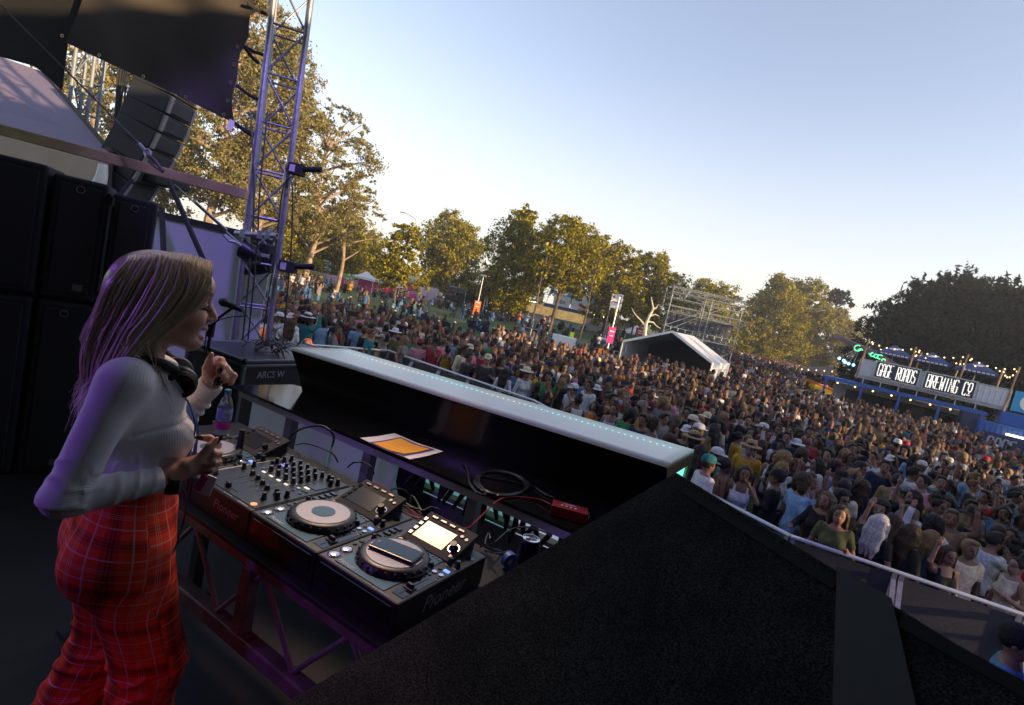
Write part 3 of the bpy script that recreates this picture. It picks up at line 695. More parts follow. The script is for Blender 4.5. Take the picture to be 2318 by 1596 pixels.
def loop(c, rx, ry, a0, a1, n=40, ph=0):
    return [(c[0] + rx * math.cos(a) * math.cos(ph) - ry * math.sin(a) * math.sin(ph), c[1] + rx * math.cos(a) * math.sin(ph) + ry * math.sin(a) * math.cos(ph)) for a in np.linspace(a0, a1, n)]
def spl(pts, n=6):
    P = [Vector(p) for p in pts]; out = []
    for i in range(len(P) - 1):
        p0, p1, p2, p3 = P[max(i - 1, 0)], P[i], P[i + 1], P[min(i + 2, len(P) - 1)]
        for k in range(n):
            u = k / n; out.append(.5 * ((2 * p1) + (p2 - p0) * u + (2 * p0 - 5 * p1 + 4 * p2 - p3) * u * u + (3 * p1 - p0 - 3 * p2 + p3) * u ** 3))
    return out + [P[-1]]
pts = [(765, 765), (790, 805), (800, 880), (840, 940), (900, 965)] + loop((1005, 888), 158, 74, 2.2, 2.2 + 6.28 * 3.2, 110, .12) + [(1180, 905), (1240, 935), (1300, 970), (1330, 980)]
pw = []
for i, (x, y) in enumerate(pts):
    wob = 1 + .10 * math.sin(i * .21); q = cropz(1005 + (x - 1005) * wob if 4 < i < 115 else x, 888 + (y - 888) * (1 + .12 * math.sin(i * .17 + 1)) if 4 < i < 115 else y, ZS + .006 + .006 * (i % 37 > 18))
    pw.append(q)
b = MB(); b.path(spl(pw, 3), .0048, 7); tag(b.build('coiled_cable', mat('glossy_cable', (.016, .016, .022), .3, var=0), smooth=True), 'black cable lying in loose coils on the booth shelf', 'cable')
b = MB(); b.path(spl([cropz(1312, 1022, ZS + .016), cropz(1240, 990, ZS + .012), cropz(1110, 975, ZS + .006), cropz(1010, 985, ZS + .006), cropz(955, 1018, ZS + .004), cropz(938, 1035, ZS - .03), cropz(860, 1112, SF + TT + .04), cropz(800, 1168, SF + TT + .02), cropz(770, 1172, SF + TT + .01)], 6), .0028, 6); tag(b.build('red_cable', 'redcab', smooth=True), 'thin red cable running off the booth shelf from the red box', 'cable')
# leads behind the decks
leads = [((40, 790), (80, 760), (140, 760), (190, 790), (205, 830)), ((430, 1010), (435, 970), (460, 985), (500, 1060), (520, 1110)), ((270, 960), (330, 925), (400, 935), (440, 1000)), ((420, 1020), (500, 1060), (560, 1040), (620, 1060), (660, 1110)), ((900, 1290), (960, 1260), (1060, 1180), (1180, 1165), (1320, 1215)), ((870, 1290), (930, 1240), (920, 1205), (905, 1280), (1000, 1310)), ((900, 1310), (980, 1330), (1060, 1310)), ((-20, 760), (-60, 700), (-150, 660), (-230, 640), (-280, 650))]
for k, l_ in enumerate(leads):
    b = MB(); b.path(spl([cropz(x, y, SF + TT + .012 + (.05 if 0 < i < len(l_) - 1 else 0)) for i, (x, y) in enumerate(l_)], 8), .0032 if k else .0038, 6)
    tag(b.build('deck_lead', 'cable', smooth=True), 'black lead looping behind the decks under the booth shelf', 'cable', 'black leads tangled behind the decks')
for k in range(9):
    c0 = desk(-.23 + random.uniform(-.1, .05), .50 + random.uniform(-.05, .06), TT + .01)
    b = MB(); b.path(spl([c0 + DU * random.uniform(-.08, .08) * i + DV * random.uniform(-.04, .04) + Vector((0, 0, random.uniform(0, .06))) for i in range(5)], 6), .0028, 6)
    tag(b.build('deck_lead', ('cable', 'redcab', 'cable', 'cap')[k % 4], smooth=True), 'thin lead in the knot of cables behind the mixer', 'cable', 'knot of thin leads behind the mixer')
# arched cable rising behind the mixer
b = MB(); b.path(spl([atz(655, 1005, SF + TT + .02), atz(660, 985, SF + TT + .10), atz(690, 968, SF + TT + .15), atz(730, 965, SF + TT + .17), atz(755, 985, SF + TT + .14), atz(752, 1010, SF + TT + .03)], 8), .0055, 7)
tag(b.build('arched_cable', 'cable', smooth=True), 'thick black cable arching up behind the mixer and far deck', 'cable')

# ------------------------------------------------------------------ carpeted monitor speaker in the near corner
wA = Vector((.41, 1.18, ZC - .3)); e2 = Vector((.365, -.931, 0)).normalized(); e1 = Vector((-.762, -.301, -.572)); e1 = (e1 - e2 * e1.dot(e2)).normalized(); wn = e1.cross(e2).normalized()
if wn.z < 0: wn = -wn
def onface(x, y, h=0):
    d = ray(x, y); return CAM + d * ((wA - CAM).dot(wn) / d.dot(wn)) + wn * h
def carpet_mat():
    m = bpy.data.materials.new('speaker_carpet'); m.use_nodes = True; n = m.node_tree.nodes; L = m.node_tree.links; b = n['Principled BSDF']; b.inputs['Roughness'].default_value = 1; b.inputs['Specular IOR Level'].default_value = .1
    tc = n.new('ShaderNodeTexCoord'); no = n.new('ShaderNodeTexNoise'); no.inputs['Scale'].default_value = 340; no.inputs['Detail'].default_value = 3; n2 = n.new('ShaderNodeTexNoise'); n2.inputs['Scale'].default_value = 9; n2.inputs['Detail'].default_value = 5
    cr = n.new('ShaderNodeValToRGB'); e = cr.color_ramp.elements; e[0].position = .40; e[0].color = (.004, .004, .005, 1); e[1].position = .68; e[1].color = (.046, .045, .045, 1)
    c2 = n.new('ShaderNodeValToRGB'); e = c2.color_ramp.elements; e[0].position = .3; e[0].color = (.55, .55, .55, 1); e[1].position = .7; e[1].color = (1.25, 1.22, 1.18, 1)
    mx = n.new('ShaderNodeVectorMath'); mx.operation = 'MULTIPLY'; bn = n.new('ShaderNodeBump'); bn.inputs['Strength'].default_value = .5; bn.inputs['Distance'].default_value = .004
    L.new(tc.outputs['Object'], no.inputs['Vector']); L.new(tc.outputs['Object'], n2.inputs['Vector']); L.new(no.outputs['Fac'], cr.inputs[0]); L.new(n2.outputs['Fac'], c2.inputs[0]); L.new(cr.outputs[0], mx.inputs[0]); L.new(c2.outputs[0], mx.inputs[1]); L.new(mx.outputs[0], b.inputs['Base Color']); L.new(no.outputs['Fac'], bn.inputs['Height']); L.new(bn.outputs[0], b.inputs['Normal'])
    return m
M['carpet'] = carpet_mat()
wg = thing('monitor_speaker', 'large tilted monitor speaker covered in dark carpet in the near right corner', 'speaker', (wA.x, wA.y, SF))
b = MB(); P = [wA, wA + e1 * .97, wA + e1 * .97 + e2 * 1.6, wA + e2 * 1.6]
b.add([p for p in P] + [p - wn * .42 for p in P], [(0, 1, 2, 3), (7, 6, 5, 4), (0, 4, 5, 1), (1, 5, 6, 2), (2, 6, 7, 3), (3, 7, 4, 0)])
if (P[1] - P[0]).cross(P[2] - P[1]).dot(wn) < 0: b.f = [f[::-1] for f in b.f]
b.build('cabinet', 'carpet', wg, True, bevel=.006, seg=3)
for (x0, y0, x1, y1, w_) in ((1552, 1112, 1893, 1327, .018), (2035, 1405, 2420, 1620, .02)):
    b = MB(); b.beam(onface(x0, y0, .0005), onface(x1, y1, .0005), w_, .003, wn); b.build('grille_slot', mat('slot_black', (.002, .002, .002), 1, var=0) if x0 < 1600 else bpy.data.materials['slot_black'], wg, True)
b = MB(); b.slab([onface(1896, 1288, .004), onface(1880, 1800, .004), onface(2120, 1800, .004), onface(2020, 1362, .004)], .004); b.build('webbing_strap', mat('dark_webbing', (.024, .025, .022), .8, var=.2, scale=40), wg, True)
b = MB(); q = wA + e1 * .5 + e2 * .8 - wn * .45; b.box((q.x + .25, q.y, (q.z - .2 + SF) / 2), (.5, .9, q.z - .2 - SF)); b.build('stand', 'matte', wg, True)
# ------------------------------------------------------------------ speaker stack on the left
def cabinet(x0, x1, z0, z1, y, lab, ring=True):
    t = thing('speaker_cabinet', lab, 'speaker', ((x0 + x1) / 2, y, z0)); w_, h = x1 - x0, z1 - z0
    b = MB(); b.box((0, .36, h / 2), (w_ - .012, .70, h - .012)); b.build('cabinet', M['cover'], t, bevel=.022, seg=3)
    b = MB(); b.box((0, .008, h / 2), (w_ - .09, .012, h - .10)); b.build('grille', M['grille'], t, bevel=.004)
    if ring:
        b = MB(); b.path([(.02 * math.cos(a), -.001, h - .075 + .02 * math.sin(a)) for a in np.linspace(0, 6.283, 18)[:-1]], .003, 5, closed=True); b.build('grommet', 'alu', t)
        b = MB(); b.box((w_ * .16, -.001, .09), (.05, .004, .04)); b.build('badge', 'cap', t)
    return t
M['cover'] = mat('black_cloth_cover', (.011, .011, .015), .8, var=.2, scale=3, bump=.08); M['grille'] = mat('speaker_grille', (.014, .014, .018), .7, var=.2, scale=20)
KP = atd(362, 470, 3.62); KD = Vector((math.cos(R(34)), math.sin(R(34)), 0))
def kx(xv):
    d = ray(xv, 520); n_ = Vector((-KD.y, KD.x, 0)); tt = (Vector((KP.x, KP.y, 0)) - Vector((CAM.x, CAM.y, 0))).dot(n_) / Vector((d.x, d.y, 0)).dot(n_); return (Vector((CAM.x + d.x * tt - KP.x, CAM.y + d.y * tt - KP.y, 0))).dot(KD)
KA = [kx(-330), kx(98), kx(240), 0.]
for i, (z0, z1, lab) in enumerate(((2.86, 3.66, 'wide black upper speaker cabinet at the left end of the stack'), (2.86, 3.63, 'black upper speaker cabinet in the middle of the stack'), (2.86, 3.59, 'black upper speaker cabinet at the right of the stack, nearest the canvas wall'),
        (SF, 2.85, 'wide black lower speaker cabinet at the left end of the stack'), (SF, 2.85, 'black lower speaker cabinet in the middle of the stack'), (SF, 2.85, 'black lower speaker cabinet just behind the head of the performer'))):
    a0, a1 = KA[i % 3] + .005, KA[i % 3 + 1] - .005; o = cabinet(a0, a1, z0, z1, 0, lab, i % 3 > 0); q = KP + KD * ((a0 + a1) / 2); o.location = (q.x, q.y, z0); o.rotation_euler = (0, 0, R(34))
q = KP + KD * KA[2]; b = MB(); b.box((q.x + .012, q.y - .018, 3.26), (.022, .022, .62)); b.box((q.x + .014, q.y - .02, 3.53), (.05, .02, .05))
tag(b.build('stack_strap', 'matte'), 'dark strap running down between two upper speaker cabinets', 'strap')

# ------------------------------------------------------------------ white wall, road case
wp = [atd(362, 486, 5.6), atd(640, 552, 5.9)]
t = thing('canvas_wall', 'pale canvas side wall with a dark top edge behind the lattice tower', 'wall', (wp[0].x, wp[0].y, .0))
b = MB(); b.slab([(wp[0].x - .6, wp[0].y, .2), (-2.62, 5.62, .2), (-2.62, 5.62, 3.50), (wp[0].x - .6, wp[0].y, 3.52)], .02); b.build('canvas', M['canvasgrey'], t, True)
b = MB(); b.beam((wp[0].x - .6, wp[0].y - .01, 3.53), (-2.62, 5.61, 3.51), .05, .06); b.build('top_rail', 'matte', t, True)
cz = SF + .90; cc = atz(555, 817, cz); cc.z = SF; cl_ = atz(471, 786, cz) - atz(555, 817, cz); cx_ = Vector((-cl_.y, cl_.x, 0)).normalized() * -1; cy_ = Vector((-cx_.y, cx_.x, 0)); crz = math.atan2(cx_.y, cx_.x)
t = thing('road_case', 'black flight case with metal edges and stencilled letters beside the glowing counter', 'flight case', cc, crz)
Lx, Ly, H = 1.15, .66, .90; 
b = MB(); b.box((Lx / 2, Ly / 2, (H - .04) / 2 + .03), (Lx, Ly, H - .10)); b.build('body', M['caseply'] if 'caseply' in M else mat('case_ply', (.016, .016, .018), .5, var=.15, scale=12), t)
b = MB(); b.box((Lx / 2, Ly / 2, H - .017), (Lx, Ly, .034)); b.build('lid', mat('case_lid', (.035, .037, .045), .4, var=.2, scale=6), t)
b = MB()
for z in (.06, H - .040, H - .003):
    for (a0, a1) in (((0, 0), (Lx, 0)), ((0, 0), (0, Ly)), ((Lx, 0), (Lx, Ly)), ((0, Ly), (Lx, Ly))):
        b.beam((a0[0], a0[1], z), (a1[0], a1[1], z), .022, .022)
for (x, y) in ((0, 0), (Lx, 0), (0, Ly), (Lx, Ly)): b.box((x, y, H / 2), (.028, .028, H - .1))
b.build('edging', mat('case_edging', (.20, .20, .22), .4, .7, var=.15), t, bevel=.004)
for (x, y) in ((0, 0), (Lx, 0), (0, Ly), (Lx, Ly)):
    b = MB(); b.ball((x, y, H - .004), .026, 12); b.build('corner_ball', 'black', t, smooth=True)
text('lettering', 'ARCS W', .075, mat('stencil_grey', (.36, .37, .42), .6, var=.3, scale=30), t, (.25, -.004, H - .115), Matrix(((1, 0, 0), (0, 0, -1), (0, 1, 0))), .0006, sx=.9)
b = MB()
for k in range(4):
    for (x, y) in ((.05, .05), (Lx - .05, .05), (.05, Ly - .05), (Lx - .05, Ly - .05)): b.disc((x, y, 0), .045, .06, 12)
b.build('caster', 'black', t)
def cw(x, y, z): return cc + cx_ * x + cy_ * y + Vector((0, 0, z))
t = thing('wilted_branch', 'dry leafy branch lying on top of the flight case', 'branch', cw(.42, .30, H))
b = MB(); lv = MB()
for k in range(12):
    p_ = Vector((random.uniform(-.15, .1), random.uniform(-.12, .12), .02)); d = Vector((random.uniform(.1, .32), random.uniform(-.12, .16), random.uniform(-.01, .07)))
    b.path(spl([p_, p_ + d * .5 + Vector((0, 0, .05)), p_ + d], 4), .003, 5)
    for j in range(6):
        q = p_ + d * (j / 6) + Vector((0, 0, .045 * math.sin(3 * j / 6))); a = Vector((random.uniform(-1, 1), random.uniform(-1, 1), random.uniform(-.5, .8))).normalized(); s_ = a.cross(Vector((0, 0, 1))).normalized() * .014; L_ = random.uniform(.06, .12)
        lv.add([q, q + a * L_ * .5 + s_, q + a * L_ + Vector((0, 0, -.01)), q + a * L_ * .5 - s_], [(0, 1, 2, 3)])
b.build('twigs', 'darkbark', t); lv.build('leaves', 'leafD', t)

# ------------------------------------------------------------------ lattice towers
def tower(name, lab, c, z0, z1, rz, wd=.29, mt='alu', step=.46, cr_=.0255):
    t = thing(name, lab, 'truss tower', (c[0], c[1], z0), rz); h = z1 - z0; a = wd / 2 - cr_
    for sx in (-1, 1):
        for sy in (-1, 1):
            b = MB(); b.tube((sx * a, sy * a, 0), (sx * a, sy * a, h), cr_, 14); b.build('chord', mt, t, smooth=True)
    faces = [((-a, -a), (a, -a)), ((a, -a), (a, a)), ((a, a), (-a, a)), ((-a, a), (-a, -a))]
    for k, (p, q) in enumerate(faces):
        b = MB(); n = int(h / step)
        for i in range(n):
            za, zb = i * step + .04, (i + 1) * step + .04
            if (i + k) % 2: b.tube((*p, za), (*q, zb), .010, 8)
            else: b.tube((*q, za), (*p, zb), .010, 8)
            if i % 2 == k % 2 or True: b.tube((*p, za), (*q, za), .010, 8)
        b.build('lacing', mt, t, smooth=True)
    return t
tc_ = atd(580, 720, 5.3)
tw = tower('lattice_tower', 'tall aluminium lattice tower washed in violet light in front of the gum trees', (tc_.x, tc_.y), 0.3, 9.2, R(24), .35, step=.42, cr_=.0275); tw.rotation_euler = (0, R(-2.4), R(24)); tw.location.x += .09
tc2 = atd(196, 200, 8.2)
tower('lattice_tower', 'smaller lattice tower seen through the gap under the black banner', (tc2.x, tc2.y), 1.0, 10.5, R(10), .30, 'dullsteel')
# pipe with clamps, small lamps on the tower
pa, pb_ = atd(533, 528, 5.0), atd(627, 534, 4.95)
t = thing('clamp_pipe', 'short grey scaffold pipe clamped across the lattice tower', 'pipe', pa)
b = MB(); b.lathe([(.019, 0), (.0245, 0), (.0245, (pb_ - pa).length), (.019, (pb_ - pa).length)], pa, 18, (pb_ - pa).to_track_quat('Z', 'Y').to_matrix()); b.build('pipe', 'steel', t, True, smooth=True)
for s_ in (.2, .62, .8):
    b = MB(); q = pa.lerp(pb_, s_); b.box(q + Vector((0, .01, .0)), (.05, .07, .075)); b.tube(q + Vector((0, 0, .03)), q + Vector((.01, 0, .075)), .008); b.build('clamp', 'steel', t, True, bevel=.006)
def small_cam(x, y, D, lab, k=1.):
    p_ = atd(x, y, D); t = thing('snoot_lamp', lab, 'lamp', p_)
    b = MB(); b.box((0, 0, 0), (.13 * k, .11 * k, .10 * k)); b.build('housing', 'matte', t, bevel=.008)
    b = MB(); rot = Vector((.94, .1, .22)).to_track_quat('Z', 'Y').to_matrix(); b.lathe([(.001, 0), (.024 * k, 0), (.028 * k, .17 * k), (.022 * k, .17 * k), (.02 * k, .04)], (.05 * k, 0, .012), 18, rot); b.build('snoot', 'black', t, smooth=True)
    b = MB(); b.box((-.02, -.056 * k, 0), (.05 * k, .002, .06 * k)); b.build('sticker', mat('pale_sticker', (.45, .42, .5), .6) if 'pale_sticker' not in bpy.data.materials else bpy.data.materials['pale_sticker'], t)
    b = MB(); b.box((-.08 * k, 0, .01), (.04, .05, .03)); b.tube((-.1 * k, 0, .01), (-.1 * k, 0, -.12), .012); b.build('bracket', 'steel', t)
    return t
small_cam(672, 384, 5.05, 'black snoot lamp clamped high on the right leg of the lattice tower')
small_cam(652, 604, 5.0, 'black snoot lamp clamped low on the right leg of the lattice tower', 1.05)
p_ = atd(590, 575, 5.3)
t = thing('moving_head_lamp', 'black moving head lamp hung inside the lattice tower', 'stage lamp', p_)
b = MB(); b.box((0, -.02, .06), (.26, .2, .09)); b.build('base', 'matte', t, bevel=.01)
b = MB(); b.box((-.12, 0, -.06), (.03, .08, .18)); b.box((.12, 0, -.06), (.03, .08, .18)); b.build('yoke', 'matte', t, bevel=.006)
b = MB(); b.lathe([(.001, -.13), (.07, -.13), (.085, 0), (.075, .1), (.001, .11)], (0, -.02, -.12), 22, Matrix.Rotation(R(70), 3, 'Y')); b.build('head', 'black', t, smooth=True)
p_ = atd(568, 572, 5.05); b = MB(); b.lathe([(.02, -.10), (.06, -.05), (.09, .08), (.08, .08), (.05, -.04)], p_, 22, Matrix.Rotation(R(-75), 3, 'Y')); tag(b.build('par_can', 'black', smooth=True), 'round black par lamp at the left side of the lattice tower', 'stage lamp')
# cables running down the tower
for k, (x0, x1, xm) in enumerate(((655, 640, 662), (660, 592, 640), (568, 548, 575), (606, 560, 588))):
    b = MB(); D = 5.0; b.path(spl([atd(x0, 250 if k > 1 else 400, D), atd(xm, 430, D), atd((xm + x1) / 2 + 8, 560, D), atd(x1, 780, D)], 8), .007, 6)
    tag(b.build('tower_cable', 'cable', smooth=True), 'black cable tied down along the lattice tower', 'cable', 'black cables on the lattice tower')
# microphone on its stand
m0, m1 = atd(505, 684, 3.35), atd(547, 703, 3.35); md = (m1 - m0).normalized()
t = thing('microphone', 'black vocal microphone on a boom stand near the lattice tower', 'microphone', m0)
rq = md.to_track_quat('Z', 'Y').to_matrix()
b = MB(); b.lathe([(.001, -.026), (.016, -.021), (.0255, -.004), (.0265, .008), (.024, .02), (.020, .028)], m0, 20, rq); b.build('grille', mat('blue_grey_mesh', (.06, .06, .09), .5, .6, scale=200, var=.4), t, True, smooth=True)
b = MB(); b.lathe([(.020, .028), (.0165, .05), (.0125, (m1 - m0).length - .012), (.012, (m1 - m0).length), (.001, (m1 - m0).length + .002)], m0, 18, rq); b.build('body', 'black', t, True, smooth=True)
t2 = thing('boom_stand', 'black boom microphone stand with cable behind the face of the performer', 'microphone stand', atd(478, 980, 3.5))
e_ = atd(492, 722, 3.38); e0 = m0.lerp(m1, .45) + Vector((0, 0, -.02)); hv = atd(478, 745, 3.45)
b = MB(); b.path([e0, e_, hv], .0085, 8); b.tube(m0.lerp(m1, .40), m0.lerp(m1, .62), .019, 12); b.build('boom', 'matte', t2, True, smooth=True)
b = MB(); b.tube(hv, Vector((hv.x, hv.y, SF)), .011, 10); b.tube(hv + Vector((0, 0, .03)), hv - Vector((0, 0, .05)), .022, 10); b.build('pole', 'matte', t2, True, smooth=True)
for a in (0, 2.1, 4.2):
    b = MB(); b.tube((hv.x, hv.y, SF + .12), (hv.x + .28 * math.cos(a), hv.y + .28 * math.sin(a), SF + .012), .009, 8); b.build('leg', 'matte', t2, True, smooth=True)
b = MB(); b.path(spl([m1, m1 + Vector((.02, 0, -.03)), atd(520, 718, 3.35), atd(492, 727, 3.36), atd(470, 745, 3.38), atd(462, 800, 3.4), atd(452, 880, 3.42)], 6), .0038, 6); b.build('cable', 'cable', t2, True, smooth=True)

# ------------------------------------------------------------------ black banner with eyelets, straps
def wall_poly(name, pts, D, mt, th=.012, lab=None, cat=None, dz=None):
    P = [atd(x, y, D if dz is None else d_) for (x, y), d_ in zip(pts, dz or [D] * len(pts))]
    b = MB(); n = len(P); c = sum(P, Vector()) / n; off = Vector((0, th, 0))
    b.add(P + [p + off for p in P], [tuple(range(n)), tuple(range(2 * n - 1, n - 1, -1))] + [(i, n + i, n + (i + 1) % n, (i + 1) % n) for i in range(n)])
    o = b.build(name, mt)
    return tag(o, lab, cat)
def scrim_mat():
    m = mat('speckled_black_scrim', (.046, .038, .034), .85, var=.35, scale=1.2, bump=.1)
    return m
t = thing('black_banner', 'large black mesh banner with eyelets laced to the lattice tower', 'banner', atd(147, 95, 5.0))
V = []; nx, ny = 30, 22
cor = [(147, 95), (527, 276), (585, -60), (300, -420)]
Pc = [atd(x, y, 5.0) for x, y in cor]
def bil(s_, t_): return Pc[0].lerp(Pc[1], s_).lerp(Pc[3].lerp(Pc[2], s_), t_)
for j in range(ny + 1):
    for i in range(nx + 1):
        p_ = bil(i / nx, j / ny); sag = .05 * math.sin(i / nx * 9 + j * .3) * (1 - .5 * j / ny)
        edge = .03 * max(0, i / nx - .8) / .2 * abs(math.sin(j / ny * math.pi * 3.4))
        V.append((p_.x - edge, p_.y + sag, p_.z))
F = [(j * (nx + 1) + i, j * (nx + 1) + i + 1, (j + 1) * (nx + 1) + i + 1, (j + 1) * (nx + 1) + i) for j in range(ny) for i in range(nx)]
b = MB(); n0 = len(V); b.add(V + [(x, y + .006, z) for x, y, z in V], F + [tuple(n0 + q for q in f[::-1]) for f in F])
b.build('cloth', scrim_mat(), t, True, smooth=True)
for (s_, t_) in ((.02, .02), (.24, .015), (.5, .015), (.75, .015), (.975, .02), (.985, .12), (.982, .24), (.985, .36), (.985, .48)):
    p_ = bil(s_, t_) + Vector((-.02, -.055, .0)); b = MB(); b.path([(p_.x + .012 * math.cos(a), p_.y, p_.z + .012 * math.sin(a)) for a in np.linspace(0, 6.283, 14)[:-1]], .003, 5, closed=True); b.build('eyelet', mat('brass_eyelet', (.5, .35, .25), .35, .9) if 'brass_eyelet' not in bpy.data.materials else bpy.data.materials['brass_eyelet'], t, True)
for (a, c_) in (((522, 270), (578, 312)), ((524, 272), (576, 306)), ((534, 192), (588, 228)), ((550, 104), (603, 126)), ((560, 8), (616, 38)), ((556, 110), (584, 142))):
    b = MB(); b.path([atd(*a, 4.98), atd((a[0] + c_[0]) / 2, (a[1] + c_[1]) / 2 + 3, 5.05), atd(*c_, 5.15)], .015, 6)
    tag(b.build('lacing_strap', 'matte'), 'black strap lacing the edge of the black banner to the lattice tower', 'strap', 'straps lacing the banner to the tower')
b = MB(); q = atd(522, 283, 4.95); b.box(q, (.05, .004, .09), Matrix.Rotation(R(12), 3, 'Y')); tag(b.build('paper_tag', 'pvc'), 'small white tag dangling from the lower corner of the black banner', 'tag')
wall_poly('side_drape', [(-260, -200), (300, -200), (200, 60), (152, 95), (139, 204), (112, 178), (80, 150), (0, 128), (-260, 60)], 5.12, 'drape', lab='black cloth hanging at the upper left beside the white tent', cat='drape')

# ------------------------------------------------------------------ white tent at the upper left
t = thing('white_tent', 'white canvas tent lit violet and gold behind the speaker stack', 'tent', atd(252, 352, 7.0))
ev0, ev1 = atd(-300, 205, 7.0), atd(252, 347, 7.0); rg0, rg1 = atd(-300, 20, 8.6), atd(98, 163, 8.6)
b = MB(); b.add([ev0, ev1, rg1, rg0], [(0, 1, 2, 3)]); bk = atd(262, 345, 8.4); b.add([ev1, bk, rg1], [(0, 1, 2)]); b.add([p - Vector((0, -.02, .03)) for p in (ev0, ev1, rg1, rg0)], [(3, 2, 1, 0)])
b.build('roof', mat('violet_lit_canvas', (.17, .14, .21), .6, var=.06, scale=1, bump=.2), t, True)  # white canvas; dimness and violet stage light are put into its colour
w0, w1 = atd(-300, 330, 7.02), atd(247, 432, 7.02)
V = []; 
for i in range(31):
    for j in range(9):
        p_ = ev0.lerp(ev1, i / 30).lerp(w0.lerp(w1, i / 30), j / 8); V.append((p_.x, p_.y + .02 * math.sin(i * 1.1) * j / 8, p_.z))
F = [(i * 9 + j, i * 9 + j + 1, (i + 1) * 9 + j + 1, (i + 1) * 9 + j) for i in range(30) for j in range(8)]
b = MB(); b.add(V, F); b.build('side_wall', mat('gold_lit_canvas', (.46, .37, .30), .6, var=.10, scale=2.5, bump=.35), t, True, smooth=True)  # white canvas; the gold light on it is put into its colour
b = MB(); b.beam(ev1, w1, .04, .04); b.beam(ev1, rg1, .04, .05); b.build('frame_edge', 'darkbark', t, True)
b = MB(); a0, a1, a2 = atd(233, 372, 6.9), atd(256, 400, 6.9), atd(215, 432, 6.9); b.path(spl([a0, a0.lerp(a2, .5) + Vector((.03, 0, 0)), a2], 6), .05, 10, r2=.09); b.build('rolled_flap', 'pvc', t, True, smooth=True)
# timber beam, wire rope with turnbuckle
b = MB(); b.beam(atd(-160, 251, 4.0), atd(560, 441, 4.15), .06, .075)
tag(b.build('timber_beam', mat('weathered_beam', (.34, .26, .12), .6, var=.4, scale=4), bevel=.004), 'weathered brown beam slung across below the speaker column', 'beam')
t = thing('wire_rope', 'thin wire rope ending in a turnbuckle and shackle above the beam', 'wire rope', atd(330, 344, 3.95))
b = MB(); b.tube(atd(-40, -30, 4.3), atd(322, 332, 3.95), .006, 6); b.build('rope', 'darkbark', t, True)
b = MB(); b.tube(atd(315, 325, 3.95), atd(330, 342, 3.95), .012, 8); b.path([atd(330 + 7 * math.cos(a) + 4, 347 + 10 * math.sin(a), 3.95) for a in np.linspace(0, 6.283, 14)[:-1]], .006, 6, closed=True); b.build('thimble', 'steel', t, True)
b = MB(); b.path([atd(338, 352, 3.95), atd(350, 362, 3.95), atd(370, 388, 3.95)], .011, 6); b.path([atd(334, 350, 3.95), atd(344, 372, 3.95), atd(368, 390, 3.95)], .009, 6); b.build('shackle', 'darkbark', t, True)
b = MB(); b.tube(atd(395, 418, 4.1), atd(535, 545, 4.6), .006, 6); b.tube(atd(440, 456, 4.2), atd(512, 520, 4.5), .012, 8)
tag(b.build('guy_wire', 'steel'), 'guy wire with a turnbuckle running down to the base of the lattice tower', 'wire')
b = MB(); b.path([atd(508, 532, 4.7), atd(520, 545, 4.7), atd(535, 548, 4.72), atd(545, 556, 4.75)], .016, 8); tag(b.build('shackle_chain', 'steel'), 'rusty shackle chain hooked at the clamp of the lattice tower', 'chain')
# hanging speaker column
ang = R(28); rzA = Matrix.Rotation(R(-14), 3, 'Z')
t = thing('speaker_column', 'curved hanging column of black speakers behind the beam', 'speaker', atd(372, 200, 7.4))
pos = atd(388, 175, 7.4); tilt = R(9)
wv = .52; hv_ = .235
for k in range(8):
    rot = Matrix.Rotation(R(93), 3, 'Z') @ Matrix.Rotation(tilt, 3, 'X')
    c = pos - rot @ Vector((0, 0, hv_ / 2))
    b = MB(); b.box(c, (.62, .50, hv_ * 1.0), rot); e_ = b.build('speaker_element', mat('array_cabinet', (.020, .022, .030), .6, var=.15) if k == 0 else bpy.data.materials['array_cabinet'], t, True, bevel=.012)
    b = MB(); b.box(c + rot @ Vector((.0, -.255, 0)), (.50, .03, hv_ * .72), rot); b.build('rear_plate', mat('array_plate', (.055, .06, .075), .5, .3, var=.2) if k == 0 else bpy.data.materials['array_plate'], e_, True, bevel=.006)
    b = MB(); b.box(c + rot @ Vector((-.26, -.256, 0)), (.06, .05, hv_ * .9), rot); b.box(c + rot @ Vector((.26, -.256, 0)), (.06, .05, hv_ * .9), rot); b.build('rigging_plate', 'dimprint', e_, True, bevel=.004)
    pos = pos - rot @ Vector((0, 0, hv_)); tilt += R(2.6)
b = MB(); q = atd(330, 405, 7.6); b.box(q, (1.1, .5, .10), Matrix.Rotation(R(-20), 3, 'Z')); tag(b.build('array_frame', 'matte', bevel=.02), 'dark pull back frame at the foot of the hanging speaker column', 'frame')
for (a, c_) in (((300, 405), (268, 445)), ((383, 412), (470, 610)), ((366, 470), (371, 590))):
    b = MB(); b.beam(atd(*a, 5.25), atd(*c_, 5.2), .035, .035)
    tag(b.build('brace_bar', 'matte'), {300: 'short black brace bar sloping left under the speaker column', 383: 'long black brace bar sloping across the pale canvas wall', 366: 'upright black brace bar at the right edge of the speaker stack'}[a[0]], 'brace')
for k in range(5):
    x = 262 + 4 * k; b = MB(); b.path(spl([atd(x + 16, 120, 8.0), atd(x + 6, 170 + 8 * k, 8.0), atd(x + random.uniform(-4, 4), 230, 8.0), atd(x - 4 + random.uniform(-3, 3), 290, 8.0), atd(x - 6, 345, 8.0)], 6), .022 if k < 2 else .012, 6)
    tag(b.build('hanging_cable', 'cable', smooth=True), 'black cable hanging in the bundle left of the speaker column', 'cable', 'hanging cable bundle by the speaker column')
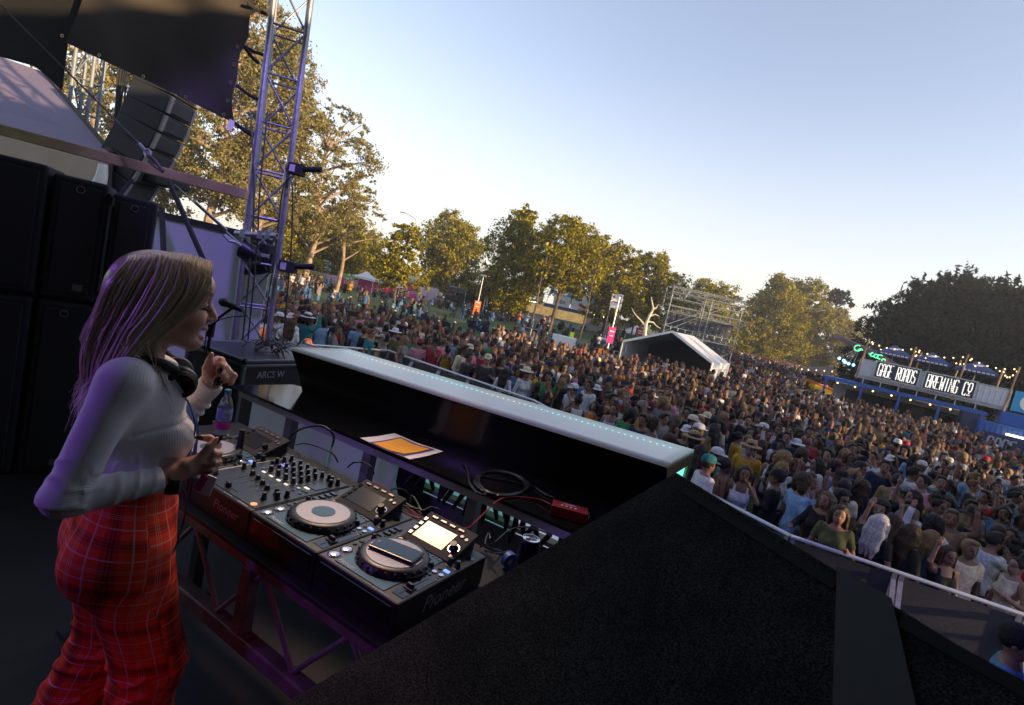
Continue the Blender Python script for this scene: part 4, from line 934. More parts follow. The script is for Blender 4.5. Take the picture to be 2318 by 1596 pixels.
for k, (x, y, r_) in enumerate(((290, 275, 22), (284, 318, 18), (300, 180, 16))):
    b = MB(); b.path([atd(x + r_ * math.cos(a), y + r_ * .8 * math.sin(a), 8.0) for a in np.linspace(1.2, 5.6, 18)], .012, 6)
    tag(b.build('cable_loop', 'cable', smooth=True), 'loop of black cable beside the speaker column', 'cable', 'cable loops by the speaker column')

# ------------------------------------------------------------------ crowd barrier round the front of the stage
def make_barrier():
    t = thing('crowd_barrier', 'x', 'barrier')
    b = MB(); b.tube((0, 0, 1.18), (1, 0, 1.18), .026, 10); b.build('top_rail', mat('bright_rail', (.55, .56, .60), .4, .3, var=.1), t, smooth=True)
    b = MB(); b.box((.5, 0, .62), (.96, .008, 1.02)); b.build('panel', M['perf'], t)
    for x in (.03, .97):
        b = MB(); b.box((x, -.01, .6), (.045, .03, 1.14)); b.build('post', 'alu', t)
        b = MB(); b.beam((x, -.02, 1.08), (x, -.62, .03), .045, .03); b.build('brace', 'alu', t)
    b = MB(); b.box((.5, -.33, .012), (.98, .72, .02)); b.build('foot_plate', 'steel', t)
    return t
M['perf'] = mat('perforated_sheet', (.045, .046, .055), .5, .4, var=.3, scale=60)
bp = [atz(x, y, 1.2) for x, y in ((520, 765), (880, 792), (1210, 905), (1500, 1060), (1790, 1210), (2318, 1388), (2480, 1440), (2640, 1500))]
BARRIER = [Vector((p.x, p.y, 0)) for p in bp]
proto = make_barrier(); first = True
for i in range(len(BARRIER) - 1):
    a, c = BARRIER[i], BARRIER[i + 1]; n = max(1, round((c - a).length / 1.0)); d = (c - a) / n; sc_ = d.length
    for k in range(n):
        o = proto if first else copy_tree(proto); first = False
        q = a + d * k; o.location = q; o.rotation_euler = (0, 0, math.atan2(d.y, d.x)); o.scale = (sc_, 1, 1)
        tag(o, 'grey metal crowd barrier section in the line between stage and crowd', 'barrier', 'crowd barrier sections along the stage front')
# ------------------------------------------------------------------ lawn: flat by the stage, rolling farther out
GP = []
for (x, y, D) in ((640, 640, 70), (830, 662, 75), (985, 685, 78), (1020, 700, 74), (1215, 712, 75), (1110, 702, 62), (1450, 762, 75), (1300, 745, 60), (870, 725, 50), (720, 700, 42), (760, 650, 70), (1120, 730, 48), (1260, 745, 48)):
    p_ = atd(x, y, D); GP.append((p_.x, p_.y, p_.z))
for x in range(-20, 60, 8):
    for y in (2, 10, 18, 26): GP.append((x, y, 0.))
GP += [(14, 36, 0), (22, 42, 0), (30, 40, 0), (40, 40, 0), (30, 60, .2), (45, 60, .2), (50, 110, .6), (60, 115, .6), (80, 160, .8), (20, 120, 1.5), (-40, 120, 0), (-60, 60, 0), (-40, 30, 0), (60, 20, 0), (100, 60, .3), (0, 200, 1), (100, 200, 1), (-100, 200, 0)]
GA = np.array(GP)
def ground(x, y):
    d2 = (GA[:, 0] - x) ** 2 + (GA[:, 1] - y) ** 2; s_ = 9 + .06 * max(0, y)
    w_ = np.exp(-d2 / (2 * s_ * s_)) + 1e-5 / (1 + d2)
    return float((w_ * GA[:, 2]).sum() / w_.sum())
M['grass'] = mat('short_grass', (.045, .085, .018), .9, var=.45, scale=.6, bump=.6)
def grid_sheet(xs, ys, f):
    V = [(x, y, f(x, y)) for y in ys for x in xs]; n = len(xs)
    F = [(j * n + i, j * n + i + 1, (j + 1) * n + i + 1, (j + 1) * n + i) for j in range(len(ys) - 1) for i in range(n - 1)]
    return np.array(V), np.array(F)
xs = np.concatenate([[-2500, -900, -400, -220], np.arange(-140, 181, 4), [240, 420, 900, 2500]]); ys = np.concatenate([[-900, -200, -60], np.arange(-20, 241, 4), [320, 600, 1200, 3000]])
V, F = grid_sheet(xs, ys, ground)
tag(link('lawn', np_mesh('lawn', V, F), 'grass'), kind='structure')
b = MB(); b.box((-2.2, -.6, (SF - .13) / 2), (8.9, 9.4, SF - .13)); 
tag(b.build('stage_base', 'matte'), kind='structure')

# ------------------------------------------------------------------ trees
def leaf_cloud(clumps, per, size, droop=.4, rng=RNG, narrow=.35):
    """many small leaves through ellipsoid clumps; each clump: centre, radii"""
    Q = []
    for (c, r) in clumps:
        n = max(8, int(per * (r[0] * r[1] + r[0] * r[2] + r[1] * r[2]) / 3))
        m_ = max(4, n // 45); d = rng.normal(size=(m_, 3)); d /= np.linalg.norm(d, axis=1)[:, None]
        sub = d * (rng.uniform(.0, 1, m_) ** .42)[:, None] * rng.normal(1.02, .14, m_)[:, None]
        p = np.array(c) + (sub[rng.integers(0, m_, n)] + rng.normal(size=(n, 3)) * (.19 * rng.uniform(.4, 1.3, n))[:, None]) * np.array(r)
        a = rng.normal(size=(n, 3)); a[:, 2] -= droop; a /= np.linalg.norm(a, axis=1)[:, None]
        s_ = np.cross(a, rng.normal(size=(n, 3))); s_ /= np.linalg.norm(s_, axis=1)[:, None] + 1e-9
        L_ = size * rng.uniform(.45, 1.7, n)[:, None]
        Q.append(np.stack([p - a * L_ * .5, p + s_ * L_ * narrow, p + a * L_ * .5, p - s_ * L_ * narrow], 1))
    Q = np.concatenate(Q); V = Q.reshape(-1, 3); F = np.arange(len(V)).reshape(-1, 4)
    return V, F
def make_tree(name, lab, base, H, W, style, leaf, bark, nclump=26, size=.42, per=60, seed=1, crown0=.35, lean=0., group=None, lat=None):
    rng = np.random.default_rng(seed); base = Vector(base); t = thing(name, lab, 'tree', base, 0, group)
    clumps = []
    for k in range(nclump):
        u = (k + rng.uniform(0, 1)) / nclump
        if style == 'pyramid': z = crown0 + (1 - crown0) * u; rad = (1 - u) ** .7 * .9 + .08
        elif style == 'round': z = crown0 + (1 - crown0) * u; rad = math.sqrt(max(.02, 1 - (2 * u - .9) ** 2 * .8))
        elif style == 'tall': z = crown0 + (1 - crown0) * u; rad = .55 + .45 * math.sin(u * 3.0) - .25 * u
        elif style == 'flat': z = crown0 + (1 - crown0) * (.55 + .45 * u); rad = 1 - .5 * u
        a = k * 2.399 + rng.uniform(-.5, .5); rr = W / 2 * rad * rng.uniform(.35, 1.0)
        r = W * (rng.uniform(.10, .19) if leaf != 'leafA' else rng.uniform(.06, .13)) * (.75 + .5 * rad)
        zz = z * H - r * .5
        clumps.append(((rr * math.cos(a) + lean * z * H, rr * math.sin(a), zz), (r * rng.uniform(.9, 1.3), r * rng.uniform(.9, 1.3), r * rng.uniform(.55, .95))))
    if leaf == 'leafC' and style == 'round':
        for k in range(26):
            a = rng.uniform(0, 6.283); q = rng.uniform(0, 1) ** .6 * W * .5; zt = H * (1.02 - .34 * (q / (W * .5)) ** 2); hs_ = H * rng.uniform(.05, .12); clumps.append(((q * math.cos(a), q * math.sin(a), zt - hs_ * .4), (W * .035, W * .035, hs_)))
        V, F = leaf_cloud(clumps, per / size ** 2 * .18, size * 1.25, -.5, rng, .14)
    else: V, F = leaf_cloud(clumps, per / size ** 2 * .18, size, .5, rng)
    link('crown', np_mesh('crown', V, F, False), leaf, t)
    b = MB(); r0 = max(.10, H * .017) * (1.5 if style == 'flat' else 1)
    top = H * (crown0 + (1 - crown0) * .7)
    tr = [Vector((lean * z + .25 * math.sin(z * .5 + seed) * min(1, z / 4), .2 * math.cos(z * .4 + seed) * min(1, z / 4), z)) for z in np.linspace(-.3, top, 9)]
    b.path(spl(tr, 3), lambda q: r0 * (1 - .8 * q) + .02, 8)
    for k, (c, r) in enumerate(clumps):
        if k % 2 and nclump > 14: continue
        c = Vector(c); zs = max(H * .12, min(top * .95, c.z - rng.uniform(.25, .55) * (Vector((c.x, c.y, 0)).length + 1.2)))
        i = zs / top * 8; s0 = tr[int(min(7, i + .3))].lerp(tr[int(min(8, i + 1.3))], .5); s0 = Vector((s0.x, s0.y, zs))
        mid = s0.lerp(c, .5) + Vector((rng.uniform(-.3, .3), rng.uniform(-.3, .3), rng.uniform(-.1, .3))) * W * .06
        b.path(spl([s0, mid, c], 4), lambda q: r0 * .42 * (1 - .85 * q) + .012, 6)
    b.build('trunk', bark, t, smooth=True)
    return t
def at_tree(x, yb, yt, D, zb=None):
    a, c = atd(x, yb, D), atd(x, yt, D); g = ground(a.x, a.y) if zb is None else zb
    return (a.x, a.y, g), c.z - g
TREES = [  # x, y of base and top in the photograph's frame, distance, width, style, leaf, seed, label, clumps, crown0
 (455, 640, -110, 44, 13, 'tall', 'leafA', 3, 'tallest golden gum tree with pale limbs behind the black banner', 46, .28),
 (560, 640, 60, 47, 10, 'tall', 'leafA', 4, 'tall golden gum tree right behind the lattice tower', 36, .30),
 (690, 640, 215, 52, 9.5, 'round', 'leafA', 5, 'broad hazy gum tree just right of the lattice tower', 34, .30),
 (300, 600, 70, 48, 11, 'tall', 'leafA', 6, 'gum tree glimpsed beside the speaker column', 30, .25),
 (160, 600, 40, 40, 9, 'tall', 'leafA', 16, 'gum tree behind the smaller lattice tower', 26, .25),
 (765, 640, 375, 58, 6.5, 'round', 'leafA', 7, 'slim open gum tree with drooping foliage left of the light pole', 22, .40),
 (725, 640, 470, 80, 15, 'round', 'leafB', 8, 'dark shaded tree behind the pink hoarding', 24, .1),
 (810, 645, 520, 84, 11, 'round', 'leafB', 9, 'small dark tree at the right end of the pink hoarding', 20, .1),
 (640, 640, 430, 72, 11, 'round', 'leafB', 19, 'dark tree low behind the lattice tower', 20, .1),
 (884, 725, 490, 50, 5.2, 'pyramid', 'leafB', 10, 'slender young gum tree beside the white pavilion', 22, .32),
 (1000, 690, 477, 86, 11.5, 'round', 'leafB', 11, 'dense dark round tree behind the black truck', 34, .12),
 (1142, 705, 457, 62, 8.2, 'pyramid', 'leafB', 12, 'tall pointed golden tree, the highest in the middle of the lawn', 40, .2),
 (1245, 738, 474, 56, 7.4, 'round', 'leafB', 13, 'forked gum tree with a thick dark trunk in front of the blue food stall', 30, .42),
 (1325, 735, 520, 78, 8.5, 'round', 'leafB', 14, 'golden tree behind the food stalls', 26, .3),
 (1365, 745, 545, 64, 6.6, 'tall', 'leafB', 15, 'dark leaning gum tree between the food stalls and the white sign', 30, .2),
 (1445, 755, 557, 72, 7.8, 'round', 'leafB', 17, 'golden topped tree behind the bare white tree', 32, .25),
 (1490, 765, 600, 78, 5.5, 'round', 'leafB', 18, 'low yellow green tree left of the scaffold tower', 18, .15),
 (1570, 800, 622, 95, 11, 'round', 'leafB', 20, 'dark tree rising behind the scaffold tower', 24, .15),
 (1650, 815, 690, 105, 8, 'round', 'leafB', 23, 'yellow lit tree seen through the scaffold tower', 18, .1),
 (1722, 815, 612, 110, 13, 'tall', 'leafB', 21, 'bright golden weeping tree right of the scaffold tower', 40, .1),
 (1792, 815, 622, 118, 13, 'tall', 'leafB', 22, 'golden gum tree in the middle of the right hand grove', 34, .12),
 (1850, 815, 680, 118, 14, 'round', 'leafA', 24, 'lower olive gum tree at the right end of the golden grove', 30, .08),
 (1905, 815, 720, 118, 11, 'round', 'leafB', 25, 'shaded small tree beside the golden grove', 18, .05),
]
for (x, yb, yt, D, W, st, lf, sd_, lab, nc, c0) in TREES:
    base, H = at_tree(x, yb, yt, D)
    far = D / 60
    make_tree('gum_tree', lab, base, H, W, st, lf, 'bark' if lf == 'leafA' else 'darkbark', int(nc * (1.25 if lf == 'leafB' else 1.9)), .20 * max(.9, far ** .7), 115 if lf == 'leafB' else (70 if D < 70 else 150), sd_, c0)
# umbrella-shaped tree on a long bare stem
base, H = at_tree(1858, 812, 645, 124)
t = make_tree('umbrella_tree', 'flat topped tree on a long thin stem standing above the golden grove', base, H, 6.2, 'flat', 'leafC', 'darkbark', 18, .5, 150, 31, .74)
# dark casuarinas on the right
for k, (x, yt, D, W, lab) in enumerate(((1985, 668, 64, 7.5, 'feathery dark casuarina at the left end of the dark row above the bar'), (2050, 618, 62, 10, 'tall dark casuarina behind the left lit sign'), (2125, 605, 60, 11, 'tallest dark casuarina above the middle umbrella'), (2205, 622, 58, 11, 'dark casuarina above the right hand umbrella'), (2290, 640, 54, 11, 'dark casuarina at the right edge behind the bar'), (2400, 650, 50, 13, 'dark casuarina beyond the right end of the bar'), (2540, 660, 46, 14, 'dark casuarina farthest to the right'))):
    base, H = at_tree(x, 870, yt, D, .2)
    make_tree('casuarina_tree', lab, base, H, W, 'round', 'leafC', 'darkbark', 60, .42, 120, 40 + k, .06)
SHADE_TREES = ((46, -8, 13, 11), (52, -20, 14, 12), (56, 3, 13, 12), (44, -32, 14, 12), (60, 16, 13, 11), (70, 44, 18, 14), (82, 38, 19, 15), (64, 28, 14, 12), (38, -20, 13, 11), (58, -11, 15, 12), (48, -45, 14, 12), (66, 5, 14, 12))  # trees out of view, added to shade the crowd and the casuarinas
for k, (x, y, H, W) in enumerate(SHADE_TREES):
    make_tree('casuarina_tree', 'unseen dark tree added for shade right of the lawn, ' + ('level with the stage', 'behind the stage line', 'just ahead of the stage line', 'farthest behind the stage', 'beside the barrier end', 'the tallest but one', 'the tallest and farthest right', 'short of the bar', 'close behind the stage', 'in the second row', 'at the end of the row', 'in the outer row')[k], (x, y, 0), H, W, 'tall', 'leafC', 'darkbark', 26, .5, 40, 60 + k, .05)
# bare white tree
p_ = atd(1462, 772, 50); t = thing('dead_tree', 'bare bleached tree with forked white limbs left of the marquee', 'tree', (p_.x, p_.y, ground(p_.x, p_.y)))
def ap(x, y, D=50): return atd(x, y, D)
b = MB(); g0 = Vector((p_.x, p_.y, ground(p_.x, p_.y) - .1))
b.path(spl([g0, ap(1460, 750), ap(1462, 735), ap(1470, 715), ap(1478, 700), ap(1476, 685), ap(1474, 672)], 5), lambda q: .19 * (1 - q) + .03, 8)
b.build('trunk', 'palebark', t, True, smooth=True)
for pts in (((1460, 738), (1450, 725), (1438, 712), (1430, 698)), ((1470, 716), (1482, 712), (1492, 716)), ((1466, 728), (1478, 730), (1486, 738), (1496, 744)), ((1478, 700), (1486, 696), (1490, 690))):
    b = MB(); b.path(spl([ap(*q) for q in pts], 4), lambda q: .075 * (1 - q) + .02, 7); b.build('limb', 'palebark', t, True, smooth=True)

# ------------------------------------------------------------------ far left: hoarding, sign, pavilion, truck
def gpt(x, y, D):
    p_ = atd(x, y, D); return Vector((p_.x, p_.y, ground(p_.x, p_.y)))
def hoarding(x0, yb0, yt0, x1, yb1, yt1, D0, D1, mt, lab, n, txt=None):
    a, c = atd(x0, yb0, D0), atd(x1, yb1, D1); za, zc = atd(x0, yt0, D0).z, atd(x1, yt1, D1).z
    t = thing('hoarding', lab, 'fence', a)
    b = MB(); b.slab([a, c, Vector((c.x, c.y, zc)), Vector((a.x, a.y, za))], .03); b.build('banner', mt, t, True)
    for i in range(n + 1):
        s_ = i / n; q = a.lerp(c, s_); b = MB(); b.tube((q.x, q.y - .05, q.z - .1), (q.x, q.y - .05, za + (zc - za) * s_ + .05), .03, 6); b.build('post', 'steel', t, True)
    d = (c - a); d.z = 0; d.normalize()
    for (s_, zz, size, st) in (txt or []):
        q = a.lerp(c, s_); h_ = za + (zc - za) * s_ - q.z
        text('lettering', st, size, 'print', t, (q.x, q.y - .06, q.z + h_ * zz), frame_rot((c - a), (0, 0, 1)), .002, world=True)
    return t
hoarding(560, 628, 580, 832, 668, 640, 68, 76, 'pinkban', 'long pale pink printed hoarding along the top of the lawn', 6, [(.60, .62, .75, 'AL'), (.60, .30, .75, 'YAL'), (.97, .3, .6, 'AHB')])
hoarding(912, 672, 636, 942, 676, 640, 76, 76.5, 'mag', 'bright magenta hoarding panel left of the striped hoarding', 1, [(.5, .4, .8, 'aday.com')])
hoarding(942, 676, 641, 988, 684, 654, 76.6, 77.5, 'pinkban', 'short pale hoarding between the magenta panel and the truck', 2)
hoarding(760, 652, 614, 776, 655, 617, 71, 71.2, 'mag', 'narrow magenta hoarding panel left of the white pavilion', 1)
p_ = atd(742, 600, 72); t = thing('road_sign', 'green road sign with two panels and white lettering standing behind the hoarding', 'road sign', (p_.x, p_.y, -1))
for (x0, y0, x1, y1, st) in ((727, 588, 752, 600, 'Fremantle'), (727, 602, 750, 614, 'Perth City')):
    A_, C_ = atd(x0, y0, 72), atd(x1, y1 + 2, 72); b = MB(); c = (A_ + C_) / 2; b.box(c, (abs(C_.x - A_.x), .05, abs(A_.z - C_.z)), Matrix.Rotation(R(4), 3, 'Y')); o = b.build('sign_panel', 'green', t, True)
    text('lettering', st, .32, 'print', o, (c.x, c.y - .04, c.z - .1), Matrix(((1, 0, 0), (0, 0, -1), (0, 1, 0))), .002, world=True)
    b = MB(); b.box((c.x - .1, c.y - .04, c.z + .22), (.7, .02, .16)); b.box((c.x + .5, c.y - .04, c.z + .1), (.12, .02, .3)); b.build('emblem', 'print', o, True)
b = MB(); b.tube((p_.x, p_.y + .05, -1), (p_.x, p_.y + .05, atd(742, 590, 72).z), .06); b.build('post', 'steel', t, True)
def pavilion(x0, x1, ye, ya, D, lab, mt='pvc', legs=True, wall=None):
    a, c = atd(x0, ye, D), atd(x1, ye + (x1 - x0) * .222, D); ap_ = atd((x0 + x1) / 2, ya, D + 1.5); w_ = (c - a).length; z = (a.z + c.z) / 2
    o = Vector((a.x, a.y, 0)); t = thing('pavilion', lab, 'tent', (a.x + w_ / 2, D + w_ / 2, ground(a.x, D)))
    P = [Vector((a.x, D, z)), Vector((a.x + w_, D, z)), Vector((a.x + w_, D + w_, z)), Vector((a.x, D + w_, z))]; top = Vector((a.x + w_ / 2, D + w_ / 2, ap_.z))
    b = MB()
    vs = []
    for i in range(4):
        p0, p1 = P[i], P[(i + 1) % 4]; m_ = 6
        base = len(b.v); V = []; F = []
        for j in range(m_ + 1):
            for k in range(7):
                q = p0.lerp(p1, k / 6).lerp(top, j / m_); q.z -= .16 * math.sin(math.pi * j / m_) * (top.z - z) ; V.append(q)
        for j in range(m_):
            for k in range(6): n_ = j * 7 + k; F.append((n_, n_ + 1, n_ + 8, n_ + 7))
        b.add(V, F)
        b.add([p0, p1, p1 - Vector((0, 0, .28)), p0 - Vector((0, 0, .28))], [(3, 2, 1, 0)])
    b.build('canopy', mt, t, True, smooth=True)
    for p in P:
        b = MB(); b.tube((p.x, p.y, ground(p.x, p.y) - .2), p, .035, 6); b.build('leg', 'white', t, True)
    if wall:
        b = MB(); b.slab([P[3] - Vector((0, 0, 2.2)), P[2] - Vector((0, 0, 2.2)), P[2] - Vector((0, 0, .2)), P[3] - Vector((0, 0, .2))], .02); b.build('back_wall', wall, t, True)
    return t
pavilion(798, 846, 622, 612, 70, 'white peaked pavilion beside the slender tree at the top of the lawn', wall='mag')
pavilion(846, 905, 634, 626, 73, 'second white pavilion right of the peaked one with a magenta back wall', wall='mag')
t = thing('green_placard', 'small green and white placard beside the white pavilion', 'sign', atd(790, 625, 69))
b = MB(); A_, C_ = atd(778, 619, 69), atd(802, 633, 69); b.box((A_ + C_) / 2, (abs(C_.x - A_.x), .05, abs(A_.z - C_.z))); b.build('board', mat('leaf_green', (.10, .45, .08), .6), t, True)
b = MB(); c = (A_ + C_) / 2; b.box((c.x, c.y - .04, c.z - .25), (1.0, .02, .09)); b.box((c.x, c.y - .04, c.z + .22), (.35, .02, .25)); b.build('printed_lines', 'print', t, True)
# grey container with the hoarding, black truck
p_ = atd(950, 662, 80); t = thing('shipping_container', 'pale grey corrugated container behind the magenta hoarding', 'container', (p_.x, p_.y, -1.5))
A_, C_ = atd(922, 640, 80), atd(984, 654, 82)
b = MB(); n_ = 30
for i in range(n_):
    q0, q1 = A_.lerp(C_, i / n_), A_.lerp(C_, (i + 1) / n_); o = -.06 if i % 2 else 0
    b.slab([(q0.x, q0.y + o, q0.z - 2.4), (q1.x, q1.y + o, q1.z - 2.4), (q1.x, q1.y + o, q1.z), (q0.x, q0.y + o, q0.z)], .05)
b.build('corrugated_side', mat('container_grey', (.33, .36, .42), .5, var=.1), t, True)
b = MB(); b.beam(A_ + Vector((0, .9, -.02)), C_ + Vector((0, .9, -.02)), 2.0, .1); b.build('roof', 'steel', t, True)
p_ = gpt(1012, 700, 74); kx = Matrix.Rotation(R(-12), 3, 'Z')
t = thing('black_truck', 'black long nosed truck with an open sided black trailer at the top of the lawn', 'truck', p_, R(38))
b = MB(); b.box((-.6, 0, 1.15), (1.7, 2.2, .9), taper=.92); b.build('bonnet', 'gloss', t, bevel=.12)
b = MB(); b.box((.9, 0, 1.75), (1.5, 2.3, 1.9), taper=.93); cab = b.build('cab', 'gloss', t, bevel=.12)
b = MB(); b.box((.9, -1.14, 2.25), (1.0, .04, .6)); b.build('side_window', mat('dark_windscreen', (.05, .06, .07), .08, var=0), cab); b = MB(); b.box((.14, 0, 2.25), (.05, 1.9, .6)); b.build('windscreen', bpy.data.materials['dark_windscreen'], cab)
b = MB(); b.box((-1.47, 0, 1.15), (.06, 1.2, .75)); 
for i in range(7): b.box((-1.5, -.5 + i / 6, 1.15), (.05, .05, .72))
b.build('grille', 'chrome', t)
b = MB(); b.box((-1.5, 0, .55), (.2, 2.3, .3)); b.build('bumper', 'chrome', t, bevel=.05)
for y in (-.95, .95):
    b = MB(); b.ball((-1.45, y, .98), .15, 10); b.build('headlight', 'white', t, smooth=True)
    b = MB(); b.tube((1.75, y, .8), (1.75, y, 3.2), .09, 10); b.build('exhaust_stack', 'chrome', t, smooth=True)
for x in (-.75, 1.9, 3.0, 7.2, 8.2):
    for y in (-1.05, 1.05):
        b = MB(); b.lathe([(.16, -.13), (.46, -.13), (.48, -.05), (.48, .1), (.44, .13), (.16, .13)], (x, y, .48), 18, Matrix.Rotation(R(90), 3, 'X')); w_ = b.build('wheel', 'matte', t, smooth=True); b = MB(); b.disc((x, y * 1.12, .48), .2, .03, 14, Matrix.Rotation(R(90), 3, 'X')); b.build('rim', 'chrome', w_)
b = MB(); b.box((5.6, 0, .85), (7.0, 2.3, .2)); b.box((5.6, 1.1, 2.2), (6.8, .06, 2.6)); b.box((2.3, 0, 2.2), (.08, 2.3, 2.6)); b.box((8.9, 0, 2.2), (.08, 2.3, 2.6)); b.build('trailer', 'matte', t)
b = MB(); b.slab([(2.3, -1.2, 3.5), (8.9, -1.2, 3.5), (8.9, -2.4, 3.1), (2.3, -2.4, 3.1)], .08); b.box((5.6, 0, 3.52), (6.8, 2.3, .08)); b.build('lifted_flap', 'matte', t)
b = MB(); b.beam((4.2, -2.2, .1), (4.5, -1.9, 2.6), .10, .12); b.beam((5.0, -2.2, .1), (4.6, -1.9, 2.6), .10, .12); b.beam((4.35, -2.2, 1.0), (4.9, -2.2, 1.0), .08, .1); b.build('letter_prop', 'white', t)
# black caterer stall with white script
p_ = gpt(1128, 708, 76); t = thing('black_stall', 'dark catering stall with an awning behind the tall pointed tree', 'stall', p_)
b = MB(); b.box((.5, 1.4, 1.5), (9, 2.6, 3.0)); b.build('body', 'matte', t); b = MB(); b.slab([(-3, .1, 2.9), (5, .1, 2.9), (5, -1.8, 2.4), (-3, -1.8, 2.4)], .05); b.build('awning', mat('slate_awning', (.10, .13, .17), .6), t)
text('lettering', 'Paters', 1.3, 'print', t, (-3.0, .06, 3.1), Matrix(((1, 0, 0), (0, 0, -1), (0, 1, 0))), .003, shear=.3)
# ------------------------------------------------------------------ food stalls on the lawn
VROT = Matrix(((1, 0, 0), (0, 0, -1), (0, 1, 0)))                    # text standing upright facing -Y
def local_facing(p_, rz): return Matrix.Rotation(rz, 3, 'Z')
p_ = gpt(1190, 712, 72)
t = thing('fish_stall', 'white food stall with blue flags and a fish on its sign behind the forked tree', 'stall', p_, R(-14))
b = MB(); b.box((3.4, 2.6, 1.3), (8.6, .12, 2.6)); b.box((-.85, 1.3, 1.3), (.12, 2.6, 2.6)); b.box((7.65, 1.3, 1.3), (.12, 2.6, 2.6)); b.box((3.4, 1.3, 2.66), (8.8, 2.9, .12)); b.build('shell', M['white'], t)
b = MB(); b.box((3.4, .1, .5), (8.5, .10, 1.0)); b.box((3.4, -.05, 1.02), (8.5, .5, .05)); b.build('counter', mat('pale_counter', (.5, .55, .62), .5), t)
b = MB(); b.box((3.4, 2.4, 1.6), (8.2, .2, 1.3)); b.build('lit_interior', mat('lit_stall_wall', (.5, .38, .2), .7, var=.6, scale=2, emit=(1, .65, .25), es=.12), t)
for x, w_ in ((.2, 1.9), (3.4, 1.6), (6.0, 2.0)):
    b = MB(); b.tube((x - w_ / 2, .3, 2.45), (x + w_ / 2, .3, 2.45), .05, 6); b.build('tube_lamp', 'tube', t)
b = MB(); b.slab([(2.2, -.15, 2.62), (7.8, -.15, 2.62), (7.8, -.9, 2.25), (2.2, -.9, 2.25)], .04); b.build('awning', 'navy', t)
b = MB(); b.box((4.3, .05, 3.35), (2.2, .08, 1.3)); s_ = b.build('sign_board', 'white', t); text('lettering', 'SEA', .65, 'navy', s_, (4.3, -.005, 3.2), VROT, .004)
b = MB(); b.prism([(5.5, 2.75), (8.0, 2.75), (8.0, 3.7), (7.5, 4.0), (7.2, 4.55), (6.9, 4.6), (6.8, 3.8), (6.0, 3.75), (5.85, 4.1), (5.6, 3.9)], -.04, .04, VROT, (0, .05, 0)); s_ = b.build('shaped_sign', 'white', t)
b = MB(); b.prism([(6.5, 3.5), (6.8, 3.62), (7.15, 3.4), (7.35, 3.0), (7.5, 2.95), (7.45, 3.2), (7.6, 3.3), (7.3, 3.35), (7.0, 3.1), (6.65, 3.2)], 0, .02, VROT, (0, -.02, 0)); b.build('painted_fish', 'redcab', s_)
b = MB(); b.box((-.3, .0, 3.75), (1.9, .08, 1.6)); s_ = b.build('blue_sign', 'blue', t); b = MB(); b.prism([(-.9, 3.6), (-.6, 3.9), (0, 3.95), (.3, 3.6), (.1, 3.45), (-.7, 3.45)], 0, .02, VROT, (0, -.05, 0)); b.build('painted_emblem', 'print', s_)
b = MB(); b.box((1.3, .05, 3.2), (1.1, .08, 1.4)); b.build('sign_panel', 'white', t)
for k, (x, mt) in enumerate(((1.0, 'blue'), (2.3, 'skyblue'), (3.4, 'blue'), (4.6, 'skyblue'), (6.1, 'navy'), (7.9, 'skyblue'))):
    z0 = 2.8; lean = .35; b = MB(); b.tube((x, .3, z0), (x + lean, .3, z0 + 3.6), .03, 6); o = b.build('flag_pole', 'steel', t)
    b = MB(); b.prism([(x + .05, z0 + .9), (x + .62, z0 + 1.3), (x + .72, z0 + 2.8), (x + lean + .02, z0 + 3.6), (x + .2, z0 + 2.0)], -.012, .012, VROT, (0, .3, 0)); b.build('flag', mt, o)
p_ = gpt(1330, 745, 74)
t = thing('snack_stall', 'low food stall with a pale pink sign right of the fish stall', 'stall', p_, R(-14))
b = MB(); b.box((3, 1.2, 1.2), (7, .1, 2.4)); b.box((3, .6, 2.35), (7.2, 2.2, .14)); b.build('shell', mat('cream_panel', (.55, .48, .42), .6), t)
b = MB(); b.box((3, .1, .5), (7, .1, 1.0)); b.build('counter', 'steel', t)
b = MB(); b.box((1.6, -.1, 3.0), (4.2, .1, 1.0)); s_ = b.build('sign_board', mat('dusty_pink', (.50, .22, .34), .6, var=.3, scale=3), t)
b = MB(); b.box((1.6, -.16, 3.0), (3.2, .02, .4)); b.build('printed_lines', 'print', s_)
for x in (.8, 2.2):
    b = MB(); b.tube((x - .5, .2, 2.2), (x + .5, .2, 2.2), .05, 6); b.build('tube_lamp', 'tube', t)
p_ = atd(1428, 668 + 8, 56); pz = ground(p_.x, p_.y)
t = thing('white_signboard', 'white square signboard with a red emblem on posts beside the right hand lamp post', 'sign', (p_.x, p_.y, pz))
A_, C_ = atd(1383, 668, 56), atd(1408, 698, 56); c = (A_ + C_) / 2
b = MB(); b.box((0, 0, c.z - pz), (1.15, .08, 1.4)); s_ = b.build('board', 'pvc', t)
b = MB(); b.box((0, -.05, c.z - pz - .05), (1.0, .02, .10)); b.prism([(-.5, .35), (-.36, .65), (-.22, .35)], 0, .02, VROT, (0, -.05, c.z - pz)); b.build('emblem', 'redcab', s_)
for x in (-.5, .5):
    b = MB(); b.tube((x, .06, -.3), (x, .06, c.z - pz + .8), .035, 6); b.build('post', 'steel', t)
t.location.x = c.x
pavilion(1418, 1470, 748, 736, 66, 'pale peaked food tent with green wall behind the bare white tree', 'pvc', wall='green')
pavilion(1472, 1512, 765, 752, 64, 'food tent with red and orange lit front right of the bare white tree', 'redcab', wall='tube')
p_ = gpt(1470, 770, 62); t = thing('red_menu_board', 'small red menu board on the front of the pale food tent', 'sign', p_)
